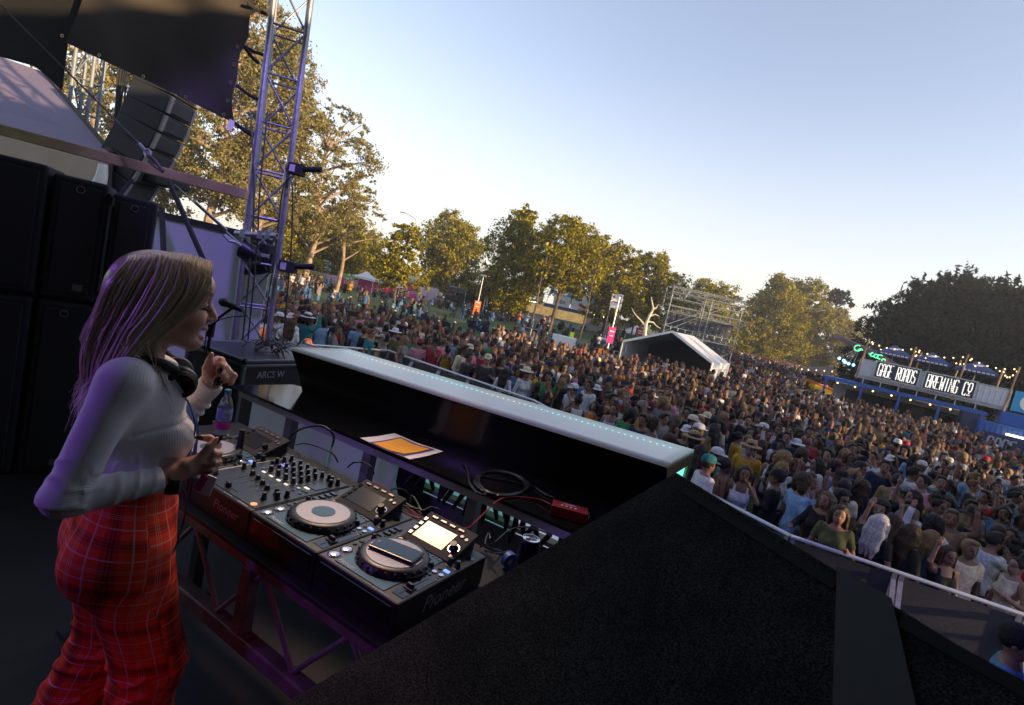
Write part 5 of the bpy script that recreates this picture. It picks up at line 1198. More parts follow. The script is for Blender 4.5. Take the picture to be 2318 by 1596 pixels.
q = atd(1452, 752, 62); b = MB(); b.box((q.x - p_.x, 0, q.z - p_.z), (1.3, .08, .9)); s_ = b.build('board', 'redcab', t); b = MB(); b.box((q.x - p_.x, -.05, q.z - p_.z + .1), (.9, .02, .12)); b.box((q.x - p_.x, -.05, q.z - p_.z - .15), (.8, .02, .12)); b.build('printed_lines', 'print', s_)
b = MB(); b.tube((q.x - p_.x, .05, -.2), (q.x - p_.x, .05, q.z - p_.z), .03, 6); b.build('post', 'steel', t)

# ------------------------------------------------------------------ lamp posts and poles
def lamp_post(xb, yb, xt, yt, D, lab, panel=None, arm=False):
    a, c = atd(xb, yb, D), atd(xt, yt, D); g = ground(a.x, a.y)
    t = thing('lamp_post', lab, 'lamp post', (a.x, a.y, g))
    h = c.z - g; b = MB(); b.path([(0, 0, -.2), (0, 0, h)], .075, 8, r2=.05); b.build('pole', 'steel', t, smooth=True)
    b = MB()
    if arm: b.path(spl([(0, 0, h), (-.4, 0, h + .5), (-1.8, 0, h + .9)], 5), .045, 6); b.build('arm', 'steel', t, smooth=True); b = MB(); b.box((-2.1, 0, h + .9), (.7, .22, .12), Matrix.Rotation(R(-8), 3, 'Y'))
    else: b.box((0, -.1, h + .08), (.6, .35, .14), Matrix.Rotation(R(15), 3, 'X'))
    b.build('lamp_head', 'steel', t, bevel=.03)
    if panel:
        b = MB(); b.box((.02, -.1, 1.25 if panel == 'mag' else 1.0), (.62, .05, 1.5)); s_ = b.build('notice', panel, t)
        b = MB(); b.box((.02, -.14, 1.6), (.4, .02, .14)); b.box((.02, -.14, 1.2), (.34, .02, .10)); b.build('printed_lines', 'print', s_)
    return t
lamp_post(1077, 708, 1093, 626, 54, 'tall lamp post with an orange notice at its foot left of the pointed tree', 'orange')
lamp_post(1383, 756, 1410, 672, 50, 'lamp post with a magenta notice in front of the white signboard', 'mag')
lamp_post(905, 690, 893, 492, 76, 'street lamp with a curved arm rising behind the slender young tree', arm=True)
# pale slim tree trunks standing in front of the far lawn (young gums cropped of leaves)
for k, (xb, yb, xt, yt, D) in enumerate(((1200, 735, 1262, 545, 49), (1310, 770, 1365, 560, 52), (1425, 760, 1452, 640, 55))):
    a, c = atd(xb, yb, D), atd(xt, yt, D); g = ground(a.x, a.y)
    t = thing('young_gum_tree', ('thin dark young gum trunk beside the forked tree', 'thin pale leaning gum trunk behind the guard in the yellow vest', 'thin dark gum trunk left of the bare white tree')[k], 'tree', (a.x, a.y, g))
    H = c.z - g; b = MB(); b.path(spl([(0, 0, -.2), (.15, 0, H * .3), (.05, .1, H * .6), (.3, 0, H)], 5), lambda q: .11 * (1 - .7 * q), 7)
    for j in range(5): z = H * (.55 + .09 * j); b.path([(.12, 0, z), (.5 * (-1) ** j, .2, z + .7)], .02, 5)
    b.build('trunk', 'darkbark', t, smooth=True)
    rng = np.random.default_rng(80 + k); cl = [((.3 * rng.normal() + .2, .35 * rng.normal(), H * rng.uniform(.62, 1.02)), (.5, .5, .4)) for _ in range(9)]
    V, F = leaf_cloud(cl, 90, .26, .6, rng); link('crown', np_mesh('crown', V, F, False), 'leafB', t)

# ------------------------------------------------------------------ raised rail platform with the guard, metal barriers
def rail_run(pts, hts, lab, n):
    t = thing('guard_rail', lab, 'railing', pts[0])
    for i in range(len(pts) - 1):
        a, c = pts[i], pts[i + 1]
        for h in hts:
            b = MB(); b.tube(a + Vector((0, 0, h)), c + Vector((0, 0, h)), .03, 6); b.build('rail', 'alu', t, True, smooth=True)
        for k in range(n + 1):
            q = a.lerp(c, k / n); b = MB(); b.tube(q - Vector((0, 0, .3)), q + Vector((0, 0, max(hts))), .03, 6); b.build('post', 'alu', t, True, smooth=True)
    return t
def vp4(x, y): return ((1700 + x * .2588) * .6439, (950 + y * .2588) * .6439)
ra, rc = atd(*vp4(730, 865), 41), atd(*vp4(1845, 1075), 38)
rail_run([Vector((ra.x, ra.y, .2)), Vector((rc.x, rc.y, .2))], (ra.z * .5 + rc.z * .5 - .2, ra.z * .5 + rc.z * .5 - .75, .75), 'long double railed walkway crossing the crowd left of the marquee', 6)
g_ = atd(*vp4(1180, 1000), 39.6)
b = MB(); b.box((g_.x - .5, 39.9, .7), (1.7, .8, 1.4)); tag(b.build('control_box', 'pvc', bevel=.02), 'white box standing on the walkway behind the guard in the yellow vest', 'box')
q0, q1 = atz(*vp4(390, 915), 1.1), atz(*vp4(720, 960), 1.1)
rail_run([Vector((q0.x, 44, .1)), Vector((q0.x + 6.5, 43, .1))], (1.1, .75, .4), 'low metal crowd fence left of the walkway', 5)
rail_run([Vector((15.4, 33.5, 0)), Vector((18.4, 31.2, 0)), Vector((20.4, 27.5, 0))], (1.15, .7, .3), 'metal crowd fence right of the marquee', 5)
rail_run([Vector((7.4, 33.2, 0)), Vector((13.6, 32.2, 0))], (1.1, .65, .2), 'metal crowd fence across the mouth of the marquee', 6)

# ------------------------------------------------------------------ scaffold screen tower
sc0 = Vector((13.55, 52.0, -.4)); srz = R(2.5)
t = thing('screen_scaffold', 'tall grey scaffold tower carrying the back of a large screen behind the marquee', 'scaffold', sc0, srz)
SW, SD, SH = 6.9, 2.2, 8.1
XS = [0, SW * .47, SW * .56, SW]
for x in XS:
    for y in (0, SD):
        b = MB(); b.tube((x, y, -.2), (x, y, SH - (.2 if y else 0)), .05, 8); b.build('standard', 'dullsteel', t, smooth=True)
for z in (2.2, 3.6, 4.2, 5.6, 6.2, 6.9, 7.4, 8.0):
    b = MB()
    for y in (0, SD): b.tube((-.15, y, z), (SW + .15, y, z), .04, 6)
    for x in XS: b.tube((x, 0, z), (x, SD, z), .035, 6)
    b.build('ledger', 'dullsteel', t, smooth=True)
b = MB()
for (x0, z0, x1, z1) in ((0, 4.2, XS[1], 6.2), (XS[2], 6.2, SW, 7.9), (0, 2.2, XS[1], 4.2), (XS[2], 1.2, SW, 3.0), (XS[2], .6, SW, 2.2), (0, 3.6, XS[2], 6.2), (0, 8, XS[1], 7.0), (XS[2], 7.0, SW, 8.0)): b.tube((x0, .06, z0), (x1, .06, z1), .035, 6)
b.build('brace', 'dullsteel', t, smooth=True)
for (z0, x0, x1, y) in ((7.45, -.1, SW + .2, -.12), (5.75, .5, SW + 1.2, .5)):
    b = MB(); n = 14
    for dz in (0, .42):
        for dy in (0, .35): b.tube((x0, y + dy, z0 + dz), (x1, y + dy, z0 + dz), .032, 6)
    for i in range(n):
        xa = x0 + (x1 - x0) * i / n; xb = x0 + (x1 - x0) * (i + 1) / n
        b.tube((xa, y, z0 + (0 if i % 2 else .42)), (xb, y, z0 + (.42 if i % 2 else 0)), .02, 5); b.tube((xa, y, z0), (xa, y, z0 + .42), .02, 5)
    b.build('box_truss', 'dullsteel', t, smooth=True)
for x in (.2, SW - .6):
    b = MB(); b.beam((x, -.6, SH + .12), (x + .5, 1.6, SH - .02), .28, .22); b.build('hoist_beam', 'dullsteel', t)
b = MB(); b.box((SW / 2 + .1, SD * .55, 3.2), (SW * .97, .14, 4.7)); sb = b.build('screen_back', 'screenbk', t)
for i in range(12):
    for j in range(7):
        b = MB(); b.box((.45 + i * .56, SD * .55 - .10, 1.25 + j * .62), (.07, .05, .07)); b.build('connector', 'steel', sb)
b = MB()
for i in range(13): b.box((.18 + i * .56, SD * .55 - .08, 3.2), (.02, .03, 4.6))
for j in range(8): b.box((SW / 2 + .1, SD * .55 - .08, .95 + j * .62), (SW * .96, .03, .02))
b.build('panel_joints', 'matte', sb)
for z in (4.25, 2.4):
    for i in range(9):
        b = MB(); b.tube((.6 + i * .72, 0, z - .05), (.6 + i * .72, 0, z - .34), .05, 6); b.build('hanger', mat('pale_green_hanger', (.35, .45, .33), .5) if 'pale_green_hanger' not in bpy.data.materials else bpy.data.materials['pale_green_hanger'], t)

# ------------------------------------------------------------------ marquee
Pm = [atd(1409.7, 773.3, 34.6), atd(1517.2, 750.8, 33.4), atd(1613.5, 814.6, 32.2)]
e0, ap_, e1_ = Pm; zE = 2.15
e0 = Vector((e0.x, e0.y, zE)); e1_ = Vector((e1_.x, e1_.y, zE)); ap_ = Vector(((e0.x + e1_.x) / 2 + .1, (e0.y + e1_.y) / 2, 3.42))
fd = (e1_ - e0).normalized(); bd = Vector((-fd.y, fd.x, 0)); bd = (bd + fd * .10).normalized() * 5.2
t = thing('marquee', 'white gable marquee with an open front in the middle of the crowd', 'tent', Vector((e0.x, e0.y, 0)))
M['shade_canvas'] = mat('interior_shade', (.05, .055, .065), .8)  # back wall coloured dark for the shade inside the marquee
M['canvas_l'] = mat('marquee_canvas', (.46, .48, .53), .5, var=.05, scale=1, bump=.1)
b = MB(); b.slab([e0, ap_, ap_ + bd, e0 + bd], .03); b.slab([ap_, e1_ + fd * .06 - Vector((0, 0, .03)), e1_ + bd + fd * .06 - Vector((0, 0, .03)), ap_ + bd], .03); b.build('roof', 'canvas_l', t, True)
g0, g1 = Vector((e0.x, e0.y, -.1)), Vector((e1_.x, e1_.y, -.1))
b = MB(); b.slab([g0, e0, e0 + bd, g0 + bd], .03); b.build('side_wall', 'canvas_l', t, True)
b = MB(); b.slab([g1, e1_, e1_ + bd, g1 + bd], .03); b.build('side_wall', 'canvas_l', t, True)
b = MB(); b.slab([g0 + bd, g1 + bd, e1_ + bd, e0 + bd], .03); b.add([e0 + bd, e1_ + bd, ap_ + bd], [(0, 1, 2)]); b.build('back_wall', 'shade_canvas', t, True)
b = MB(); b.beam(e0, ap_, .10, .14); b.beam(ap_, e1_, .10, .14); b.build('front_rafter', 'pvc', t, True)
b = MB(); off = fd * .05
b.slab([e1_ + off + Vector((0, 0, .02)), e1_ + bd + off + Vector((0, 0, .02)), e1_ + bd + off - Vector((0, 0, .38)), e1_ + off - Vector((0, 0, .38))], .02); b.build('valance', 'pvc', t, True)
for p in (e0, e1_, e0 + bd, e1_ + bd):
    b = MB(); b.tube((p.x, p.y, -.2), p, .05, 8); b.build('leg', 'alu', t, True)
b = MB(); q = e0 + fd * .45 - bd.normalized() * -.3; b.box((e0.x + fd.x * .02 + bd.x * .12, e0.y + bd.y * .12 - .0, 1.7), (.03, .5, .5)); b.build('notice', 'pvc', t, True)
# desks and racks inside
for k in range(3):
    q = e0 + fd * (1.3 + 1.5 * k) + bd * .45; b = MB(); b.box((q.x, q.y, .5), (1.2, .7, 1.0)); b.box((q.x, q.y, 1.12), (1.0, .5, .24), Matrix.Rotation(R(18), 3, 'X'))
    tag(b.build('mixing_desk', 'matte', bevel=.03), ('dark sound desk at the left inside the marquee', 'dark sound desk in the middle inside the marquee', 'dark sound desk at the right inside the marquee')[k], 'desk')

# ------------------------------------------------------------------ bar: containers, railed deck, lit signs
a_, c_ = atd(1885, 846, 38.5), atd(2293, 930, 33.5)
bd0 = Vector((a_.x, a_.y, 0)); bdx = (Vector((c_.x, c_.y, 0)) - bd0); BL = bdx.length; bdx.normalize(); brz = math.atan2(bdx.y, bdx.x)
def bw(x, y, z): return bd0 + bdx * x + Vector((-bdx.y, bdx.x, 0)) * y + Vector((0, 0, z))
def bar_x(px_, D=36):
    """distance along the bar front seen at frame column px_"""
    d = ray(px_, 840 + (px_ - 1940) * .225); n_ = Vector((-bdx.y, bdx.x, 0)); tt = (bd0 - CAM).dot(n_) / d.dot(n_); q = CAM + d * tt; return (q - bd0).dot(bdx)
ZD = 3.32
t = thing('bar_building', 'container bar with a blue canopy and a railed deck on its roof', 'bar', bd0, brz)
x_l, x_r = bar_x(1885) , bar_x(2265)
b = MB(); b.box(((x_l + x_r) / 2 + .2, 3.6, 1.2), (x_r - x_l - .4, 2.6, 2.4)); b.build('wall', mat('grey_plank_wall', (.30, .30, .36), .7, var=.2, scale=3), t)
b = MB(); b.box(((x_l + x_r) / 2 + 1.0, 3.0, ZD - .12), (x_r - x_l - 1, 4.6, .22)); b.build('deck', mat('pale_deck_edge', (.40, .39, .36), .7, var=.25, scale=2), t)
for k in range(7):
    x = x_l + 2 + (x_r - x_l - 3) * k / 6
    b = MB(); b.tube((x, .75, ZD - .9), (x, .75, ZD + 1.1), .04, 8); b.build('scaffold_post', 'steel', t)
xr0, xr1 = bar_x(1940), bar_x(2288)
def corr(x0, x1, mtn):
    b = MB(); n = max(4, int((x1 - x0) / .14))
    for i in range(n):
        xa = x0 + (x1 - x0) * i / n; xb = x0 + (x1 - x0) * (i + 1) / n; b.box(((xa + xb) / 2, .62 - (.05 if i % 2 else 0), ZD + .52), ((xb - xa), .03, 1.05))
    return b.build('corrugated_panel', mtn, t)
cm = mat('pale_corrugated', (.50, .52, .60), .4, .3, var=.1)
s1a, s1b, s2a, s2b = bar_x(1978), bar_x(2077), bar_x(2089), bar_x(2206)
corr(xr0, s1a, cm); corr(s1b, s2a, cm); corr(s2b, xr1, cm)
b = MB(); b.beam((xr0, .62, ZD + 1.1), (xr1, .62, ZD + 1.1), .06, .06); b.build('handrail', 'steel', t)
# canopy and blue frame
xc0, xc1 = bar_x(1884) - .3, bar_x(2240)
b = MB(); b.box(((xc0 + xc1) / 2, -.5, 2.65), (xc1 - xc0, .14, .20)); b.box(((xc0 + xc1) / 2, 1.0, 2.72), (xc1 - xc0, 2.9, .06)); b.build('canopy', 'blue', t)
for k in range(5):
    x = xc0 + .2 + (xc1 - xc0 - .4) * k / 4; b = MB(); b.box((x, -.5, 1.28), (.14, .14, 2.55)); b.build('canopy_post', 'blue', t)
for k in range(4):
    x = xc0 + 1.7 + (xc1 - xc0 - 2.4) * k / 4 + .8
    b = MB(); b.box((x, 2.26, 1.45), (1.9, .08, 1.3)); f_ = b.build('serving_hatch', 'matte', t); b = MB(); b.box((x + 1.7, 2.27, 1.2), (1.1, .06, 1.9)); b.build('pale_door', mat('pale_pink_door', (.45, .40, .44), .6) if 'pale_pink_door' not in bpy.data.materials else bpy.data.materials['pale_pink_door'], t)
    b = MB(); b.box((x + 1.7, 2.22, 1.45), (.7, .05, 1.0)); b.build('window', 'screen', t)
for k in range(8):
    x = xc0 + .9 + (xc1 - xc0 - 1.6) * k / 7; b = MB(); b.ball((x, -.3, 2.42), .055, 8); b.build('canopy_bulb', 'bulb', t, smooth=True)
# letter strokes for the bulb signs: unit cell 1 wide, 2 high
ST = {'G': [[(1, 1.75), (.8, 2), (.2, 2), (0, 1.8), (0, .2), (.2, 0), (.8, 0), (1, .2), (1, .95), (.55, .95)]], 'A': [[(0, 0), (0, 1.7), (.25, 2), (.75, 2), (1, 1.7), (1, 0)], [(0, .85), (1, .85)]],
 'E': [[(1, 2), (0, 2), (0, 0), (1, 0)], [(0, 1.05), (.8, 1.05)]], 'R': [[(0, 0), (0, 2), (.75, 2), (1, 1.8), (1, 1.2), (.75, 1), (0, 1)], [(.5, 1), (1, 0)]], 'O': [[(.2, 0), (0, .2), (0, 1.8), (.2, 2), (.8, 2), (1, 1.8), (1, .2), (.8, 0), (.2, 0)]],
 'D': [[(0, 0), (0, 2), (.7, 2), (1, 1.7), (1, .3), (.7, 0), (0, 0)]], 'S': [[(1, 1.7), (.8, 2), (.2, 2), (0, 1.75), (0, 1.3), (.2, 1.05), (.8, .95), (1, .7), (1, .25), (.8, 0), (.2, 0), (0, .3)]],
 'B': [[(0, 0), (0, 2), (.75, 2), (1, 1.8), (1, 1.25), (.75, 1.03), (0, 1.03)], [(.75, 1.03), (1, .8), (1, .2), (.75, 0), (0, 0)]], 'W': [[(0, 2), (.12, 0), (.5, 1.2), (.88, 0), (1, 2)]], 'I': [[(.5, 0), (.5, 2)]], 'N': [[(0, 0), (0, 2), (1, 0), (1, 2)]],
 'C': [[(1, 1.7), (.8, 2), (.2, 2), (0, 1.8), (0, .2), (.2, 0), (.8, 0), (1, .3)]], 'o': [[(.2, .7), (0, .9), (0, 1.8), (.2, 2), (.8, 2), (1, 1.8), (1, .9), (.8, .7), (.2, .7)], [(.5, .7), (.5, .25)], [(0, .1), (1, .1)]], ' ': []}
def bulb_sign(lab, st, xa, xb, z0, z1, y, mtl='led', bulbs=True, board=None, loc=None):
    x0 = xa; w_ = xb - xa; o = thing('bulb_sign' if bulbs else 'painted_sign', lab, 'sign', loc if loc is not None else bw(xa, y, z0), brz); h = z1 - z0
    b = MB(); b.box((w_ / 2, .03, h / 2), (w_, .05, h)); b.build('board', board or mat('sign_board_navy', (.012, .016, .035), .5), o)
    if bulbs:
        b = MB()
        for (c, d) in (((w_ / 2, 0, 0), (w_ + .1, .10, .07)), ((w_ / 2, 0, h), (w_ + .1, .10, .07)), ((0, 0, h / 2), (.07, .10, h)), ((w_, 0, h / 2), (.07, .10, h))): b.box(c, d)
        b.build('frame', 'steel', o)
    n = len(st); cw_ = (w_ - .30) / (n - .0); lw = cw_ * .70; lh = h * .74; zb = h * .13
    for i, ch in enumerate(st):
        if ch == ' ': continue
        b = MB(); ox = .15 + cw_ * i + (cw_ - lw) / 2
        for pl_ in ST[ch]:
            P = [Vector((ox + x * lw, -.03, zb + z * lh / 2)) for x, z in pl_]
            b.path(P, .034 if bulbs else .05, 6)
        L = b.build('letter', (mat('pale_letter', (.30, .31, .37), .6) if 'pale_letter' not in bpy.data.materials else bpy.data.materials['pale_letter']) if not bulbs else mat('letter_white', (.6, .6, .6), .5, emit=(1, .95, .85), es=.25) if 'letter_white' not in bpy.data.materials else bpy.data.materials['letter_white'], o)
        if bulbs:
            b = MB()
            for pl_ in ST[ch]:
                P = [Vector((ox + x * lw, -.085, zb + z * lh / 2)) for x, z in pl_]
                for j in range(len(P) - 1):
                    l_ = (P[j + 1] - P[j]).length; m_ = max(1, int(l_ / .115))
                    for q in range(m_): b.ball(P[j].lerp(P[j + 1], q / m_), .024, 6)
            b.build('bulb_row', 'led', L)
    return o
bulb_sign('navy sign lit with white bulbs reading GAGE ROADS on the deck railing', 'GAGE ROADS', s1a, s1b, ZD + .05, ZD + 1.18, .45)
bulb_sign('navy sign lit with white bulbs reading BREWING CO on the deck railing', 'BREWING Co', s2a, s2b, ZD + .02, ZD + 1.15, .45)
# timber poles and festoon lights
poles = []
for k, (xb, zt, yy) in enumerate(((1942, 2.55, .5), (2047, 2.6, .5), (2163, 2.75, .5), (2280, 2.6, .5), (2032, 2.5, 4.6), (2128, 2.5, 4.8), (2232, 2.55, 4.8))):
    x = bar_x(xb) + (0 if yy < 1 else 1.1); q0 = bw(x, yy, ZD - .3); q1 = bw(x + .12, yy, ZD + zt); poles.append(q1)
    b = MB(); b.tube(q0, q1, .05, 8); tag(b.build('timber_pole', 'wood'), ('timber pole at the left end of the roof deck', 'timber pole behind the end of the GAGE ROADS sign', 'timber pole behind the BREWING CO sign', 'timber pole at the right end of the roof deck', 'timber pole at the back of the deck right of the left umbrella', 'timber pole at the back of the deck right of the middle umbrella', 'timber pole at the back of the deck behind the right umbrella')[k], 'pole')
fest = [(0, 4), (4, 1), (1, 5), (5, 2), (2, 6), (6, 3), (0, 1), (1, 2), (2, 3)]
for k, (i, j) in enumerate(fest):
    A_, C_ = poles[i], poles[j]; t2 = thing('festoon_lights', 'string of warm festoon bulbs slung between timber poles over the roof deck', 'string lights', A_, 0, 'festoon strings over the roof deck')
    P = [A_.lerp(C_, u) - Vector((0, 0, (.55 if (C_ - A_).length > 3 else .3) * 4 * u * (1 - u) + .05)) for u in np.linspace(0, 1, 13)]
    b = MB(); b.path(P, .012, 5); b.build('wire', 'cable', t2, True)
    for p in P[1:-1:2]:
        b = MB(); b.ball(p - Vector((0, 0, .08)), .042, 8); b.build('bulb', 'bulb', t2, True, smooth=True)
M['parasol'] = mat('parasol_navy', (.020, .045, .16), .6)
def umbrella(xp, yt, lab, s_=1.):
    x = bar_x(xp); base = bw(x, 2.4, ZD); t2 = thing('parasol', lab, 'umbrella', base, brz)
    b = MB(); b.tube((0, 0, 0), (0, 0, 2.40), .03, 8); b.build('pole', 'alu', t2)
    b = MB(); r_ = 1.42; top = (0, 0, 2.55); cs = [(r_ * math.cos(a), r_ * math.sin(a), 1.92) for a in np.linspace(R(45), R(45) + 2 * math.pi, 5)[:-1]]
    for i in range(4): b.add([cs[i], cs[(i + 1) % 4], top], [(0, 1, 2)]); p, q = Vector(cs[i]), Vector(cs[(i + 1) % 4]); b.add([p, q, q - Vector((0, 0, .2)), p - Vector((0, 0, .2))], [(3, 2, 1, 0)])
    c = b.build('canopy', M['parasol'], t2)
    b = MB(); n_ = Vector(cs[2]).lerp(Vector(cs[3]), .5)
    for k in range(7): b.box((-.72 + k * .24, n_.y - .008, 1.82), (.17, .01, .09))
    b.prism([(-.30, 0), (.1, .03), (.35, .26), (-.15, .26), (-.05, .14), (-.35, .12)], 0, .012, frame_rot((1, 0, 0), (Vector(top) - n_)), n_ + (Vector(top) - n_) * .36 + Vector((0, -.02, .03))); b.build('printed_emblem', 'print', c)
    b = MB()
    for i in range(4): b.tube((0, 0, 2.0), Vector(cs[i]) * .96, .012, 5)
    b.build('ribs', 'steel', t2)
umbrella(2012, 0, 'navy parasol at the left of the roof deck'); umbrella(2100, 0, 'navy parasol in the middle of the roof deck between the two signs'); umbrella(2208, 0, 'navy parasol at the right of the roof deck')
# blue containers and banners at the right end
xq = bar_x(2240)
for (x0, x1, y, z0, z1, mt, nm, lab, cat) in ((xq - .4, xq + 5.6, -1.4, .95, 2.25, 'blue', 'blue_container', 'long blue container side below the right end of the roof deck', 'container'),
        (xq + .8, xq + 2.2, .4, 2.26, 3.05, 'blue', 'blue_box', 'square blue box stacked under the right end of the deck', 'box'),
        (xq - 1.2, xq - .3, -.9, 0, 2.55, 'dkblue', 'blue_pillar', 'dark blue end panel at the right of the bar canopy', 'panel')):
    b = MB(); b.box(((x0 + x1) / 2, .6, (z1 - z0) / 2), (x1 - x0, 1.2, z1 - z0)); 
    if nm == 'blue_container':
        for i in range(24): b.box((x0 + (i + .5) * (x1 - x0) / 24, -.02, (z1 - z0) / 2), (.10, .06, z1 - z0 - .2))
    o = b.build(nm, mt, bevel=.02); o.location = bw(0, y, z0); o.rotation_euler = (0, 0, brz); tag(o, lab, cat)
b1 = bar_x(2292); o = thing('sponsor_banner', 'sky blue banner with a white oval emblem on the railing at the right end', 'banner', bw(b1, .3, ZD - .1), brz)
b = MB(); b.box((2.2, 0, .6), (4.4, .03, 1.25)); s_ = b.build('cloth', 'skyblue', o)
b = MB(); b.prism([(.75 + .42 * math.cos(a), .6 + .48 * math.sin(a)) for a in np.linspace(0, 6.283, 20)[:-1]], 0, .02, VROT, (0, -.02, 0)); b.box((2.2, -.03, .58), (1.1, .02, .85)); b.build('printed_emblem', 'pvc', s_)
o = thing('blue_placard', 'teal placard with a lamp above it at the right edge beside the blue container', 'sign', bw(bar_x(2268), -1.9, .75), brz)
b = MB(); b.box((1.5, 0, .5), (3.0, .05, .95)); s_ = b.build('board', mat('teal_board', (.02, .16, .26), .5), o); b = MB(); b.box((1.5, -.04, .6), (1.6, .02, .1)); b.box((1.4, -.04, .4), (1.4, .02, .1)); b.build('printed_lines', 'print', s_)
b = MB(); b.tube((.2, -.1, 1.05), (2.8, -.1, 1.05), .05, 8); b.build('tube_lamp', 'tube', o)
wb0, wb1 = atd(2196, 962, 25.5), atd(2420, 1015, 23.5); wdx = (Vector((wb1.x, wb1.y, 0)) - Vector((wb0.x, wb0.y, 0)))
sv = bulb_sign('dark blue hoarding with large pale letters standing in the crowd at the right edge', 'GAGE ROADS BREWING', 0, wdx.length * 1.5, 0, 1.5, 0, None, False, mat('hoarding_blue', (.025, .032, .10), .6), Vector((wb0.x + .3, wb0.y - .5, .62)))
sv.rotation_euler = (0, 0, math.atan2(wdx.y, wdx.x))
b = MB(); b.box((wdx.length * .75, .06, -.3), (wdx.length * 1.5, .03, .6)); b.build('lower_panel', bpy.data.materials['hoarding_blue'], sv)
# yellow inflatable, swing ride with green neon, small blue lamps
p_ = atd(1858, 868, 44); t = thing('yellow_tent', 'small yellow tent with an orange roof beside the left end of the bar', 'tent', (p_.x - .9, p_.y, -.35))
b = MB(); b.prism([(0, 0), (2.0, 0), (2.0, 1.85), (0, 2.2)], -.8, .8, VROT); b.build('body', 'yellow', t, bevel=.05)
b = MB(); b.slab([(-.15, -.9, 2.3), (2.15, -.9, 1.95), (2.15, .9, 1.95), (-.15, .9, 2.3)], .12); b.build('roof', 'orange', t)
c = atd(1972, 810, 52); t = thing('swing_ride', 'fairground swing ride with green neon loops and blue lamps beside the dark trees', 'ride', (c.x, c.y, .2))
b = MB(); b.tube((0, 0, 0), (0, 0, c.z + 1.2), .35, 10); b.build('mast', 'matte', t)
b = MB(); rot = Matrix.Rotation(R(14), 3, 'Y') @ Matrix.Rotation(R(10), 3, 'X'); b.lathe([(.3, .5), (3.4, .2), (3.5, -.15), (.3, -.2)], (0, 0, c.z + .1), 24, rot); b.build('wheel_disc', mat('ride_panel', (.10, .04, .05), .6, var=.4), t)
for k, (x, y, r_, a0, a1) in enumerate(((1942, 788, 8, .3, 5.4), (1948, 794, 5, 3, 6), (1975, 803, 5, 1, 5), (1983, 806, 5, 0, 5.5), (1992, 808, 6, 1.5, 5.8), (2000, 816, 4, 3, 6.5), (1988, 818, 4, 2, 3.4), (1970, 798, 4, 0, 2.5))):
    b = MB(); b.path([atd(x + r_ * math.cos(a), y + r_ * .8 * math.sin(a), 48.5) for a in np.linspace(a0, a1, 14)], .035, 5); b.build('neon_loop', 'neon', t, True, smooth=True)
for k, (x, y) in enumerate(((1899, 811), (1909, 816), (1913, 820), (1920, 823), (1931, 826))):
    q = atd(x, y, 48.5); b = MB(); b.ball(q, .09, 8); b.tube(q + Vector((0, 0, .1)), Vector((c.x - 2.5, c.y - 2, c.z + .6)), .012, 4); o_ = b.build('seat_wire', 'steel', t, True); b = MB(); b.ball(q - Vector((0, .06, 0)), .11, 8); b.build('blue_lamp', 'bluelamp', t, True, smooth=True)
b = MB(); b.slab([atd(1812, 838, 62), atd(1880, 848, 60), atd(1888, 830, 66), atd(1815, 832, 68)], .05); q = atd(1845, 840, 63); tag(b.build('shade_sail', mat('brown_sail', (.16, .12, .09), .8)), 'long low brown shade sail at the far end of the crowd left of the bar', 'shade sail')
for k, x in enumerate((1815, 1830, 1848, 1866, 1884)):
    q = atd(x, 836 + k * 1.2, 60); b = MB(); b.ball(q, .07, 6); tag(b.build('small_lamp', 'bulb'), 'tiny warm bulb hanging along the brown shade sail', 'lamp', 'bulbs along the brown shade sail')
# ------------------------------------------------------------------ the performer (local frame: X the way she faces, Y to her left, Z up)
WP, WRZ = Vector((-1.02, 1.50, SF)), math.atan2(.6, .8)
def rotm(ax, a): return np.array(Matrix.Rotation(R(a), 3, ax))
SHR, ELR, WRR = (-.035, -.165, 1.372), (-.118, -.215, 1.085), (.095, -.165, 1.110)
SHL, ELL, WRL = (.000, .155, 1.365), (.125, .215, 1.135), (.205, .135, 1.300)
def vadd(a, b): return tuple(np.array(a) + np.array(b))
# skin: head, neck, arms, hands, torso and legs in one surface
s = SDF((-.30, -.34, -.02), (.34, .34, 1.72), .0036)
s.ell((.040, 0, 1.610), (.098, .076, .090), .02)
s.ell((.075, 0, 1.600), (.076, .068, .075), .02)
s.ell((.078, 0, 1.525), (.064, .055, .070), .03)
s.cone((.030, -.045, 1.515), (.115, -.016, 1.462), .022, .020, .03); s.cone((.030, .045, 1.515), (.115, .016, 1.462), .022, .020, .03)
s.ell((.126, 0, 1.463), (.022, .024, .019), .018)
for y in (-.040, .040): s.ell((.110, y, 1.538), (.032, .026, .032), .03)
s.ell((.120, 0, 1.632), (.036, .052, .040), .03)
for y in (-.030, .030): s.cone((.138, y * .5, 1.606), (.128, y * 1.5, 1.608), .010, .008, .014)
for y in (-.033, .033): s.ell((.153, y, 1.583), (.016, .017, .012), .010, None, True)
for y in (-.032, .032): s.ell((.128, y, 1.580), (.017, .018, .014), .006); s.cone((.138, y * .7, 1.574), (.134, y * 1.45, 1.573), .0045, .004, .004)
s.cone((.142, 0, 1.592), (.165, 0, 1.552), .0085, .0105, .012); s.ell((.1665, 0, 1.541), (.0125, .0115, .0105), .008)
for y in (-.012, .012): s.ell((.155, y, 1.537), (.012, .008, .008), .006)
s.ell((.146, 0, 1.520), (.010, .012, .012), .010)
s.ell((.146, 0, 1.509), (.013, .022, .0065), .005); s.ell((.139, 0, 1.483), (.014, .020, .0085), .006)
s.ell((.150, 0, 1.4965), (.020, .012, .0058), .003, None, True)
s.cone((-.010, 0, 1.375), (.028, 0, 1.520), .055, .050, .03)
